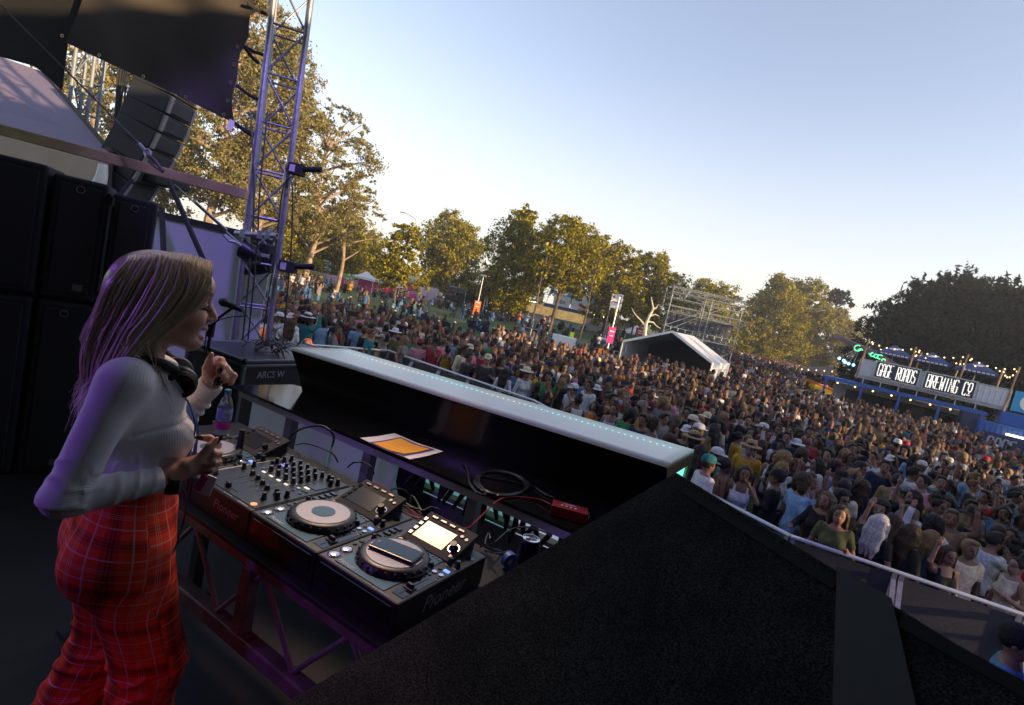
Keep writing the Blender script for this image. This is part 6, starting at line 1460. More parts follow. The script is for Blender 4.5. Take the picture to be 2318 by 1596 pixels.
for y in (-.074, .074): s.ell((.030, y, 1.565), (.018, .008, .028), .006)
s.ell((.0, 0, 1.26), (.095, .145, .17), .04); s.ell((.025, 0, 1.05), (.095, .125, .18), .05); s.cone((-.01, -.13, 1.365), (-.01, .13, 1.365), .045, .045, .04)
s.cone(SHR, ELR, .040, .034, .03); s.cone(ELR, WRR, .034, .0235, .02); s.cone(SHL, ELL, .040, .034, .03); s.cone(ELL, WRL, .034, .0235, .02)
s.ell((.02, 0, .92), (.11, .15, .12), .05)
s.cone((.02, -.08, .88), (.10, -.085, .48), .085, .06, .03); s.cone((.10, -.085, .48), (.07, -.09, .06), .058, .036, .02)
s.cone((0, .085, .88), (.02, .09, .48), .085, .06, .03); s.cone((.02, .09, .48), (-.09, .095, .06), .058, .036, .02)
s.ell((.11, -.09, .035), (.11, .04, .035), .03); s.ell((-.05, .095, .035), (.11, .04, .035), .03)
# right hand (near the camera): loose fist, thumb laid over the bent forefinger
s.chain([WRR, (.112, -.162, 1.122), (.135, -.158, 1.135)], [.0235, .0255, .027], .012)
s.ell((.160, -.152, 1.142), (.046, .020, .030), .016, rotm('Y', -24))
s.cone((.140, -.168, 1.15), (.165, -.166, 1.165), .018, .014, .012)
s.chain([(.165, -.168, 1.166), (.187, -.166, 1.203), (.203, -.160, 1.222)], [.0140, .0112, .0085], .006)
for k, (kn, pip, dip, tip) in enumerate((((.196, -.140, 1.176), (.211, -.125, 1.197), (.190, -.122, 1.212), (.169, -.122, 1.214)), ((.202, -.148, 1.160), (.214, -.150, 1.176), (.200, -.165, 1.183), (.184, -.164, 1.174)),
        ((.200, -.152, 1.143), (.215, -.157, 1.154), (.202, -.172, 1.158), (.184, -.170, 1.152)), ((.192, -.152, 1.127), (.208, -.160, 1.134), (.198, -.172, 1.136), (.181, -.168, 1.134)))):
    q = (.0120, .0116, .0112, .0100)[k]; s.chain([(.160 + .004 * k, -.146, 1.150 - .008 * k), kn, pip, dip, tip], [q * 1.15, q * 1.08, q, q * .9, q * .75], .005)
# left hand: palm towards us, fingers curled over, thumb up
s.chain([WRL, (.209, .130, 1.312), (.214, .128, 1.325)], [.0235, .025, .026], .012)
s.ell((.222, .134, 1.347), (.034, .016, .040), .014, rotm('Y', 24))
s.chain([(.196, .124, 1.332), (.189, .112, 1.362), (.191, .108, 1.386), (.192, .108, 1.411)], [.018, .0145, .0112, .0085], .007)
for k, (kn, pip, dip, tip) in enumerate((((.219, .146, 1.386), (.224, .116, 1.392), (.2245, .100, 1.378), (.2195, .098, 1.361)), ((.235, .146, 1.374), (.239, .114, 1.371), (.229, .096, 1.352), (.2155, .096, 1.326)),
        ((.249, .144, 1.360), (.254, .114, 1.356), (.242, .098, 1.337), (.226, .100, 1.320)), ((.261, .140, 1.345), (.270, .116, 1.346), (.262, .102, 1.325), (.245, .104, 1.318)))):
    q = (.0122, .0120, .0114, .0100)[k]; s.chain([(.214 + .010 * k, .138, 1.352 - .006 * k), kn, pip, dip, tip], [q * 1.1, q * 1.08, q, q * .92, q * .74], .004)
V, F = s.mesh(); V = smooth_verts(V, F, 1, .35)
x, y, z = V.T
C = np.tile(np.array((.52, .29, .215)), (len(V), 1))
def blend(mask, col): C[:] = C * (1 - mask[:, None]) + np.array(col) * mask[:, None]
def soft(d, w_): return np.clip(1 - d / w_, 0, 1)
hd = z > 1.42
blend(.55 * soft(np.sqrt(((x - .11) / .9) ** 2 + (abs(y) - .048) ** 2 + ((z - 1.533) / .8) ** 2), .038) * hd, (.56, .20, .16))          # cheek
blend(.85 * soft(np.sqrt((abs(y) - .034) ** 2 + ((z - 1.586) * 1.4) ** 2), .024) * (x > .10) * hd, (.16, .075, .06))                   # eye shadow
blend(1.0 * ((x > .098) & (abs(abs(y) - .036) < .024) & (abs(z - 1.5735 + .1 * (abs(y) - .036)) < .0042)), (.012, .010, .010))          # lash line
blend(.9 * ((x > .085) & (abs(abs(y) - .036) < .026) & (abs(z - 1.613 - .10 * (abs(y) - .03)) < .0055)), (.09, .045, .03))              # brow
blend(.9 * ((x > .128) & (abs(y) < .024) & (((z > 1.503) & (z < 1.515)) | ((z > 1.475) & (z < 1.492)))), (.46, .12, .13))               # lips
blend(.9 * ((x > .125) & (abs(y) < .017) & (abs(z - 1.4965) < .005)), (.05, .012, .012))
nk = np.zeros(len(V))
me = np_mesh('person', V, F, True, None, {'col': C})
def sub_skin(name):
    m = bpy.data.materials.new(name); m.use_nodes = True; n = m.node_tree.nodes; L = m.node_tree.links; b = n['Principled BSDF']; at = n.new('ShaderNodeAttribute'); at.attribute_name = 'col'
    L.new(at.outputs['Color'], b.inputs['Base Color']); b.inputs['Roughness'].default_value = .42; b.inputs['Subsurface Weight'].default_value = .12; b.inputs['Subsurface Radius'].default_value = (.012, .004, .002); b.inputs['Subsurface Scale'].default_value = .6
    tc = n.new('ShaderNodeTexCoord'); no = n.new('ShaderNodeTexNoise'); no.inputs['Scale'].default_value = 260; L.new(tc.outputs['Object'], no.inputs['Vector']); bn = n.new('ShaderNodeBump'); bn.inputs['Strength'].default_value = .08; bn.inputs['Distance'].default_value = .002; L.new(no.outputs['Fac'], bn.inputs['Height']); L.new(bn.outputs[0], b.inputs['Normal'])
    return m
woman = link('person', me, sub_skin('skin')); woman.location = WP; woman.rotation_euler = (0, 0, WRZ)
tag(woman, 'blond performer in white ribbed top and red plaid trousers playing at the decks', 'person')
# shirt
def arm_frame(a, c):
    a = np.array(a); c = np.array(c); d = c - a; l = np.linalg.norm(d); return a, d / l, l
s = SDF((-.30, -.36, .98), (.34, .36, 1.50), .0036)
s.ell((-.005, 0, 1.26), (.112, .158, .175), .05); s.ell((.032, 0, 1.10), (.104, .132, .10), .06); s.cone((-.020, -.150, 1.370), (-.015, .145, 1.370), .052, .052, .05)
s.cone((-.03, 0, 1.36), (.012, 0, 1.435), .075, .062, .05)
s.cone((.02, -.02, 1.385), (.075, -.05, 1.30), .055, .05, .05); s.cone((.02, .02, 1.385), (.075, .05, 1.30), .055, .05, .05)
s.ell((.090, -.072, 1.195), (.072, .074, .078), .035); s.ell((.090, .072, 1.200), (.072, .074, .078), .035)
s.cone(SHR, ELR, .054, .045, .045); s.cone(ELR, vadd(WRR, (-.012, 0, -.002)), .045, .033, .02); s.ell(ELR, (.047, .046, .046), .02)
s.cone(SHL, ELL, .056, .050, .045); s.cone(ELL, vadd(WRL, (.000, .002, -.002)), .050, .036, .02); s.cone(vadd(WRL, (-.002, .002, -.010)), vadd(WRL, (.009, -.004, .018)), .036, .0375, .006)
def folds(a, c, rad, per, amp, t0, t1, tw=0., lim=.075):
    o_, d, l = arm_frame(a, c)
    def fn(X, Y, Z):
        u = (X - o_[0]) * d[0] + (Y - o_[1]) * d[1] + (Z - o_[2]) * d[2]
        rx, ry, rz_ = X - o_[0] - u * d[0], Y - o_[1] - u * d[1], Z - o_[2] - u * d[2]; rr = np.sqrt(rx ** 2 + ry ** 2 + rz_ ** 2)
        g = np.clip((u / l - t0) / .12, 0, 1) * np.clip((t1 - u / l) / .12, 0, 1) * (rr < lim)
        ph = 2 * math.pi * u / per + tw * np.arctan2(rz_, ry) + 1.3 * np.sin(u * 40 + rx * 60)
        return -amp * (np.maximum(0, np.sin(ph)) ** 1.5) * g
    return fn
s.warp(folds(ELR, WRR, .05, .052, .0032, .0, .98, .9)); s.warp(folds(ELL, WRL, .05, .042, .008, .0, .85, .9)); s.warp(folds(SHR, ELR, .05, .055, .0035, .62, 1.1, 1.2))
o_, d_, l_ = arm_frame(ELR, WRR)
s.clip(lambda X, Y, Z: np.where((X - WRR[0]) ** 2 + (Y - WRR[1]) ** 2 + (Z - WRR[2]) ** 2 < .056 ** 2, (X - o_[0]) * d_[0] + (Y - o_[1]) * d_[1] + (Z - o_[2]) * d_[2] - (l_ - .010), -.1))
o2_, d2_, l2_ = arm_frame(ELL, WRL)
s.clip(lambda X, Y, Z: np.where((X > .13) & (Y > .06) & (Z > 1.24), (X - o2_[0]) * d2_[0] + (Y - o2_[1]) * d2_[1] + (Z - o2_[2]) * d2_[2] - (l2_ + .016), -.1))
def seg_d(a, c, X, Y, Z):
    o_, d, l = arm_frame(a, c); u = np.clip((X - o_[0]) * d[0] + (Y - o_[1]) * d[1] + (Z - o_[2]) * d[2], 0, l)
    return np.sqrt((X - o_[0] - u * d[0]) ** 2 + (Y - o_[1] - u * d[1]) ** 2 + (Z - o_[2] - u * d[2]) ** 2)
s.clip(lambda X, Y, Z: np.where(seg_d(ELR, WRR, X, Y, Z) > .048, 1.070 - .05 * X - Z, -.1))
s.clip(lambda X, Y, Z: np.where(abs(Y) < .09, Z - 1.425 + .30 * np.maximum(X - .0, 0), -.1))
s.warp(lambda X, Y, Z: -.0035 * np.exp(-((Z - 1.235 - .25 * (X - .05)) / .006) ** 2) * ((X > .0) & (Y < -.05)) * -1)
V, F = s.mesh(); V = smooth_verts(V, F, 2, .4)
x, y, z = V.T
# rib coordinate: across the body on the torso, round the arm on the sleeves
def rib_for(a, c):
    o_, d, l = arm_frame(a, c); r_ = V - o_; u = r_ @ d; p_ = r_ - u[:, None] * d; e1_ = np.cross(d, (0, 1, 0)); e1_ /= np.linalg.norm(e1_); e2_ = np.cross(d, e1_)
    return np.arctan2(p_ @ e2_, p_ @ e1_) * .045, np.linalg.norm(p_, axis=1), u / l
rt = np.arctan2(y, x - .02) * .14
rib = rt.copy()
for (a, c) in ((SHR, ELR), (ELR, WRR), (SHL, ELL), (ELL, WRL)):
    q, dist, u = rib_for(a, c); on = (dist < .066) & (u > -.05) & (u < 1.12) & ((abs(y) > .135) | (x > .17) | (x < -.11)); rib[on] = q[on]
me = np_mesh('ribbed_top', V, F, True, {'rib': rib})
def rib_mat():
    m = bpy.data.materials.new('ribbed_white_cotton'); m.use_nodes = True; n = m.node_tree.nodes; L = m.node_tree.links; b = n['Principled BSDF']; b.inputs['Base Color'].default_value = (.62, .60, .61, 1); b.inputs['Roughness'].default_value = .85; b.inputs['Sheen Weight'].default_value = .2
    at = n.new('ShaderNodeAttribute'); at.attribute_name = 'rib'; mu = n.new('ShaderNodeMath'); mu.operation = 'MULTIPLY'; mu.inputs[1].default_value = 2 * math.pi / .0052; si = n.new('ShaderNodeMath'); si.operation = 'SINE'
    L.new(at.outputs['Fac'], mu.inputs[0]); L.new(mu.outputs[0], si.inputs[0])
    tc = n.new('ShaderNodeTexCoord'); no = n.new('ShaderNodeTexNoise'); no.inputs['Scale'].default_value = 18; no.inputs['Detail'].default_value = 3; L.new(tc.outputs['Object'], no.inputs['Vector'])
    ad = n.new('ShaderNodeMath'); ad.operation = 'MULTIPLY_ADD'; ad.inputs[1].default_value = 3.0; L.new(no.outputs['Fac'], ad.inputs[0]); L.new(si.outputs[0], ad.inputs[2])
    bn = n.new('ShaderNodeBump'); bn.inputs['Strength'].default_value = .16; bn.inputs['Distance'].default_value = .0012; L.new(ad.outputs[0], bn.inputs['Height']); L.new(bn.outputs[0], b.inputs['Normal'])
    return m
link('ribbed_top', me, rib_mat(), woman)
# trousers
KR, KL = (.135, -.085, .50), (.035, .10, .50)
s = SDF((-.24, -.26, .0), (.36, .26, 1.09), .0045)
s.ell((.030, 0, .985), (.116, .138, .09), .05); s.ell((.030, 0, .90), (.120, .160, .12), .06)
s.ell((-.032, -.075, .83), (.086, .092, .105), .05); s.ell((-.032, .075, .83), (.086, .092, .105), .05)
s.cone((.035, -.085, .86), KR, .115, .090, .05); s.cone(KR, (.105, -.09, .08), .086, .098, .04)
s.cone((.005, .085, .86), KL, .112, .086, .05); s.cone(KL, (-.10, .10, .08), .084, .098, .04)
s.warp(folds((.035, -.085, .86), KR, .1, .060, .005, .75, 1.2, 1.5, .16)); s.warp(folds(KL, (-.10, .10, .08), .1, .07, .007, -.1, .7, 1.5, .16)); s.warp(folds(KR, (.105, -.09, .08), .1, .09, .006, -.1, .9, 1.0, .16))
s.ell((.032, 0, 1.045), (.110, .134, .08), .03)
s.clip(lambda X, Y, Z: np.maximum(Z - (1.058 - .04 * X), .05 - Z) + 0 * Y)
V, F = s.mesh(); V = smooth_verts(V, F, 2, .4); x, y, z = V.T
t_ = np.clip((.80 - z) / .12, 0, 1)
ax = .02 + np.where(y < 0, np.interp(z, [.08, .5, .86], [.105, .135, .035]), np.interp(z, [.08, .5, .86], [-.10, .035, .005])) * t_; ay = np.where(y < 0, -.085, .09) * t_
pu = np.arctan2(y - ay, x - ax) * (.150 - .055 * t_); pv = z + .10 * x * (1 - t_); fr_ = np.arctan2(y - ay, x - ax); bk_ = (fr_ < -1.25) | (fr_ > 1.7); pv = pv + .034 * bk_; pu = pu + .021 * bk_
me = np_mesh('plaid_trousers', V, F, True, {'pu': pu, 'pv': pv})
def plaid_mat():
    m = bpy.data.materials.new('red_plaid'); m.use_nodes = True; n = m.node_tree.nodes; L = m.node_tree.links; b = n['Principled BSDF']; b.inputs['Roughness'].default_value = .8; b.inputs['Specular IOR Level'].default_value = .2
    def stripes(attr, per, bands):
        at = n.new('ShaderNodeAttribute'); at.attribute_name = attr; dv = n.new('ShaderNodeMath'); dv.operation = 'DIVIDE'; dv.inputs[1].default_value = per; L.new(at.outputs['Fac'], dv.inputs[0]); fr = n.new('ShaderNodeMath'); fr.operation = 'FRACT'; L.new(dv.outputs[0], fr.inputs[0])
        cr = n.new('ShaderNodeValToRGB'); cr.color_ramp.interpolation = 'CONSTANT'; e = cr.color_ramp.elements; e[0].color = (0, 0, 0, 1); e[1].position = .995; e[1].color = (0, 0, 0, 1)
        for (p0, p1) in bands:
            a = e.new(p0); a.color = (1, 1, 1, 1); c = e.new(p1); c.color = (0, 0, 0, 1)
        L.new(fr.outputs[0], cr.inputs[0]); return cr.outputs[0]
    cur = None
    def mixc(fac, col, k):
        nonlocal cur
        mu = n.new('ShaderNodeMath'); mu.operation = 'MULTIPLY'; mu.inputs[1].default_value = k; L.new(fac, mu.inputs[0])
        mx = n.new('ShaderNodeMix'); mx.data_type = 'RGBA'; mx.inputs['B'].default_value = (*col, 1); L.new(mu.outputs[0], mx.inputs['Factor'])
        if cur is None: mx.inputs['A'].default_value = (.78, .050, .014, 1)
        else: L.new(cur, mx.inputs['A'])
        cur = mx.outputs['Result']
    PU, PV = .150, .130
    mixc(stripes('pu', PU, [(.30, .52)]), (.12, .006, .010), .42); mixc(stripes('pv', PV, [(.30, .52)]), (.12, .006, .010), .42)
    mixc(stripes('pu', PU, [(.38, .40), (.43, .45)]), (.02, .004, .006), .7); mixc(stripes('pv', PV, [(.38, .40), (.43, .45)]), (.02, .004, .006), .7)
    mixc(stripes('pu', PU, [(.12, .145), (.68, .705)]), (.62, .36, .38), .62); mixc(stripes('pv', PV, [(.12, .145), (.68, .705)]), (.62, .36, .38), .62)
    mixc(stripes('pu', PU, [(.86, .872), (.895, .907), (.93, .942)]), (.60, .35, .30), .5); mixc(stripes('pv', PV, [(.86, .872), (.895, .907), (.93, .942)]), (.60, .35, .30), .5)
    L.new(cur, b.inputs['Base Color']); return m
link('plaid_trousers', me, plaid_mat(), woman)
# hair: dark under-layer and many fine locks swept from the parting over the near side
s = SDF((-.24, -.17, 1.12), (.19, .17, 1.74), .0042)
s.ell((.026, 0, 1.616), (.110, .088, .088), .02); s.ell((-.010, 0, 1.57), (.088, .086, .095), .03)
s.chain([(-.02, -.045, 1.60), (-.035, -.055, 1.49), (-.060, -.065, 1.40), (-.09, -.07, 1.32)], [.044, .036, .028, .010], .03)
s.chain([(-.04, 0, 1.60), (-.065, 0, 1.48), (-.085, 0, 1.38), (-.10, -.02, 1.26)], [.055, .045, .032, .010], .03)
s.chain([(-.02, .055, 1.60), (-.035, .070, 1.49), (-.06, .08, 1.38), (-.07, .09, 1.28)], [.050, .042, .034, .014], .03)
s.clip(lambda X, Y, Z: np.where((Z < 1.655) & (X > .03), X - (.098 - .75 * (1.655 - Z)), np.where(Z >= 1.655, X - .132, -.1)) + 0 * Y)
V, F = s.mesh()
def hair_mat(name, a, c):
    m = bpy.data.materials.new(name); m.use_nodes = True; n = m.node_tree.nodes; L = m.node_tree.links; b = n['Principled BSDF']; b.inputs['Roughness'].default_value = .36; b.inputs['Specular IOR Level'].default_value = .6
    g = n.new('ShaderNodeNewGeometry'); cr = n.new('ShaderNodeValToRGB'); e = cr.color_ramp.elements; e[0].color = (*a, 1); e[1].color = (*c, 1); L.new(g.outputs['Random Per Island'], cr.inputs[0]); L.new(cr.outputs[0], b.inputs['Base Color']); return m
hair = link('hair', np_mesh('hair', V, F), hair_mat('hair_underlayer', (.14, .095, .06), (.14, .095, .06)), woman)
rg = np.random.default_rng(5); b = MB()
def bez(P, t):
    P = [np.array(p, float) for p in P]; out = []
    for u in t:
        Q = P
        while len(Q) > 1: Q = [Q[i] * (1 - u) + Q[i + 1] * u for i in range(len(Q) - 1)]
        out.append(Q[0])
    return out
HCN, HRD = np.array((.022, 0, 1.612)), np.array((.118, .092, .097))
def push(p):
    """keep a lock outside the head shell"""
    q = (p - HCN) / HRD; l = np.linalg.norm(q)
    if l < 1 and p[2] > 1.50: return HCN + q / max(l, 1e-3) * HRD
    return p
for k in range(2100):
    u = rg.uniform(0, 1) ** .9; side = -1 if rg.uniform() < .78 else 1; v = rg.uniform(0, 1); j = lambda a: rg.normal(0, a)
    li = lambda *c: np.interp(u, [0, .3, .65, 1], c)
    st = np.array((.137 - .195 * u, side * .004 + .004, 1.678 + .032 * math.sin(math.pi * (.25 + .75 * u)) - .010 * u * u)) + np.array((j(.004), j(.003), j(.002)))
    f_ = 1 - .9 * v * min(1, max(0, u - .5) / .35)
    P = [st, np.array((li(.134, .070, .010, -.055), side * .058 * f_, li(1.676, 1.692, 1.694, 1.676))), np.array((li(.122, .066, -.008, -.085), side * .094 * f_, li(1.622, 1.632, 1.630, 1.615))),
         np.array((li(.092, .036, -.033, -.105), side * li(.098, .108, .104, .080) * f_, li(1.560, 1.555, 1.545, 1.530))), np.array((li(.046, -.004, -.060, -.118), side * li(.094, .108, .102, .070) * f_, li(1.497, 1.478, 1.455, 1.430))),
         np.array((li(.0, -.038, -.076, -.112), side * li(.096, .110, .100, .060) * f_, li(1.425, 1.400, 1.375, 1.355)))]
    en = np.array((li(-.012, -.050, -.082, -.112) + j(.014), side * (li(.108, .115, .098, .050) + j(.012)), li(1.345, 1.315, 1.295, 1.280) + j(.028)))
    if side < 0 and rg.uniform() < .13: en = np.array((.030 + j(.026), -.112 + j(.01), 1.27 + j(.035))); P[5] = np.array((.035, -.104, 1.40))
    dep = rg.uniform(-.02, .045)
    cl = np.array((j(.004), j(.004), 0)) * 1.2
    P = [HCN + (p - HCN) * np.array((1 + dep, 1 + dep, 1 + dep * .6)) + (cl if i > 1 else 0) for i, p in enumerate(P)] + [en]
    pts = [push(np.array(p)) for p in spl(P, 4)]
    w_ = rg.uniform(.0011, .0024)
    b.path([tuple(p) for p in pts], lambda q, w_=w_: w_ * (.55 + .45 * math.sin(min(1, q * 3) * 1.57)) * (1 - .75 * max(0, q - .72) / .28), 3, cap=False)
b.build('hair_locks', hair_mat('blond_hair', (.34, .25, .16), (.80, .68, .50)), hair, smooth=True)
# nails, lashes, nose ring, watch
def nail(p, d, up, w_, l_, mtl='nail'):
    d = Vector(d).normalized(); u = Vector(up); s_ = d.cross(u).normalized(); u = s_.cross(d); b = MB(); prof = [(0, .75), (.3, 1.0), (.62, .85), (.86, .5), (1.0, .10)]
    vs = []
    for (q, ww) in prof:
        for e_, hh in ((-1, -.35), (-.5, .1), (0, .3), (.5, .1), (1, -.35)): vs.append(Vector(p) + d * (q * l_) + s_ * (e_ * ww * w_) + u * (hh * w_))
    nb = len(vs); vs += [v - u * (w_ * .35) for v in vs]
    fs = [(i * 5 + k, i * 5 + k + 1, i * 5 + k + 6, i * 5 + k + 5) for i in range(4) for k in range(4)]; fs += [tuple(nb + q for q in f[::-1]) for f in fs]
    b.add(vs, fs); return b.build('fingernail', M['nail'], woman, smooth=True)
M['nail'] = mat('black_nail_varnish', (.008, .006, .010), .07, var=0, coat=.6)
nail((.1955, -.1660, 1.2125), (.6, .15, .8), (-.55, -.75, .4), .0082, .030); nail((.172, -.131, 1.2145), (-1, 0, .1), (0, -1, .2), .0062, .022)
nail((.2235, .0880, 1.3735), (-.30, -.12, -1), (-.1, -1, .1), .0078, .025); nail((.2235, .0855, 1.345), (-.62, -.10, -1), (-.2, -1, .2), .0080, .036)
nail((.2335, .0890, 1.3315), (-.75, -.05, -.8), (-.1, -1, .2), .0066, .026); nail((.2520, .0940, 1.3215), (-.9, 0, -.45), (-.1, -1, .2), .0056, .022); nail((.1845, .1070, 1.400), (-.05, 0, 1), (-1, -.45, 0), .0068, .030)
b = MB()
for sg in (-1, 1):
    for k in range(9):
        p_ = Vector((.141 - .0012 * abs(k - 4), sg * (.022 + .0034 * k), 1.5725 - .0004 * k)); b.path([p_, p_ + Vector((.008, sg * .0008 * (k - 3), -.004)), p_ + Vector((.0145, sg * .0018 * (k - 3), -.0035))], .0008, 4, r2=.0003)
b.build('eyelashes', 'matte', woman)
b = MB(); b.path([(.158 + .0045 * math.cos(a), -.0125, 1.5325 + .0045 * math.sin(a)) for a in np.linspace(0, 6.283, 12)[:-1]], .0008, 5, closed=True); b.path([(.164, .004 * math.cos(a), 1.5295 + .004 * math.sin(a)) for a in np.linspace(0, 6.283, 12)[:-1]], .0009, 5, closed=True); b.build('nose_ring', 'matte', woman)
wd_ = (Vector(WRR) - Vector(ELR)).normalized(); wq = wd_.to_track_quat('Z', 'Y').to_matrix(); wc_ = Vector(WRR) + wd_ * .010
b = MB(); b.lathe([(.0262, -.014), (.0285, -.014), (.0292, 0), (.0285, .014), (.0262, .014)], wc_, 28, wq); wt = b.build('wrist_watch', 'matte', woman, smooth=True)
b = MB(); b.box(wc_ + Vector((.004, -.026, -.016)), (.036, .010, .040), Matrix.Rotation(R(-28), 3, 'X')); b.build('watch_case', 'gloss', wt, bevel=.004)
# headphones round the neck, lanyard, pass
hp = thing('headphones', 'black headphones hanging round the neck of the performer', 'headphones', WP, WRZ)
er = Matrix.Rotation(R(78), 3, 'X') @ Matrix.Rotation(R(14), 3, 'Y')
for sg in (-1, 1):
    c = (.102, sg * .062, 1.358); rr = Matrix.Rotation(R(12), 3, 'Y') @ Matrix.Rotation(R(sg * 78), 3, 'X')
    b = MB(); b.lathe([(.001, .026), (.030, .026), (.040, .020), (.044, .008), (.0445, -.006), (.040, -.012), (.001, -.012)], c, 30, rr); e_ = b.build('ear_cup', 'black', hp, smooth=True)
    b = MB(); b.lathe([(.026, -.012), (.040, -.012), (.0425, -.022), (.036, -.031), (.024, -.026)], c, 30, rr); b.build('ear_pad', 'matte', e_, smooth=True)
    b = MB(); b.path([Vector(c) + rr @ Vector((.020 * math.cos(a), .020 * math.sin(a), .0262)) for a in np.linspace(0, 6.283, 20)[:-1]], .0008, 4, closed=True); b.build('ring', 'cap', e_)
b = MB(); b.path(spl([(.088, -.078, 1.392), (.045, -.105, 1.418), (-.02, -.105, 1.425), (-.075, -.06, 1.425), (-.09, 0, 1.425), (-.075, .06, 1.425), (-.02, .105, 1.425), (.045, .105, 1.418), (.088, .078, 1.392)], 5), .0115, 10); b.build('headband', 'matte', hp, smooth=True)
b = MB(); b.path(spl([(.118, -.075, 1.318), (.135, -.085, 1.29), (.152, -.100, 1.24), (.150, -.105, 1.17), (.130, -.11, 1.10), (.160, -.12, 1.0), (.150, -.10, .80), (.20, -.05, .6)], 6), .0022, 6); b.build('cable', 'cable', hp, smooth=True)
ly = thing('lanyard', 'royal blue lanyard round the neck of the performer with a printed pass', 'lanyard', WP, WRZ)
M['lany'] = mat('blue_ribbon', (.010, .040, .24), .6, var=.1)
for sg, P in ((-1, [(-.03, -.055, 1.435), (.035, -.055, 1.415), (.085, -.060, 1.335), (.142, -.062, 1.262), (.166, -.050, 1.205), (.170, -.035, 1.13), (.172, -.030, 1.09)]), (1, [(-.03, .055, 1.435), (.035, .045, 1.41), (.088, .022, 1.33), (.150, -.005, 1.26), (.168, -.02, 1.20), (.173, -.03, 1.13), (.174, -.031, 1.09)])):
    Q = spl(P, 6); b = MB(); vs = []
    for i, p in enumerate(Q):
        tdir = (Q[min(i + 1, len(Q) - 1)] - Q[max(i - 1, 0)]).normalized(); sd_ = tdir.cross(Vector((.8, -.55, .1))).normalized() * .0085; up = sd_.cross(tdir).normalized() * .0007
        vs += [p - sd_ - up, p + sd_ - up, p + sd_ + up, p - sd_ + up]
    fs = [];
    for i in range(len(Q) - 1):
        for k in range(4): fs.append((4 * i + k, 4 * i + (k + 1) % 4, 4 * i + 4 + (k + 1) % 4, 4 * i + 4 + k))
    b.add(vs, fs); b.build('ribbon', 'lany', ly)
cr_ = Matrix.Rotation(R(20), 3, 'Z') @ Matrix.Rotation(R(8), 3, 'Y')
b = MB(); b.box((.197, -.150, 1.083), (.004, .040, .060), Matrix.Rotation(R(62), 3, 'Z') @ Matrix.Rotation(R(14), 3, 'X')); ps = b.build('pass_card', 'pvc', ly, bevel=.001)
b = MB(); b.box((.182, -.158, 1.092), (.005, .020, .048), Matrix.Rotation(R(62), 3, 'Z') @ Matrix.Rotation(R(18), 3, 'X')); b.build('magenta_panel', 'mag', ps)
# ------------------------------------------------------------------ the crowd
def skin_mat():
    m = bpy.data.materials.new('crowd_skin'); m.use_nodes = True; n = m.node_tree.nodes; L = m.node_tree.links; b = n['Principled BSDF']
    b.inputs['Roughness'].default_value = .55; b.inputs['Specular IOR Level'].default_value = .35
    oi = n.new('ShaderNodeObjectInfo'); at = n.new('ShaderNodeAttribute'); at.attribute_name = 'tint'
    mx = n.new('ShaderNodeVectorMath'); mx.operation = 'MULTIPLY'; L.new(oi.outputs['Color'], mx.inputs[0]); L.new(at.outputs['Color'], mx.inputs[1]); L.new(mx.outputs[0], b.inputs['Base Color'])
    return m
M['cskin'] = skin_mat(); M['chair'] = info_mat('crowd_hair', .6, .5, 40); M['ctop'] = info_mat('crowd_top', .85, .35, 22); M['cbot'] = info_mat('crowd_trousers', .85, .3, 20)
ARM = {'down': ((-.03, .25, 1.10), (.07, .235, .87)), 'up': ((.12, .29, 1.50), (.13, .25, 1.79)), 'phone': ((.14, .24, 1.17), (.34, .09, 1.45)), 'drink': ((.02, .27, 1.12), (.26, .16, 1.24)), 'cross': ((.05, .26, 1.12), (.20, -.02, 1.16)), 'rail': ((.10, .27, 1.14), (.34, .20, 1.13)), 'face': ((.18, .25, 1.26), (.16, .07, 1.50))}
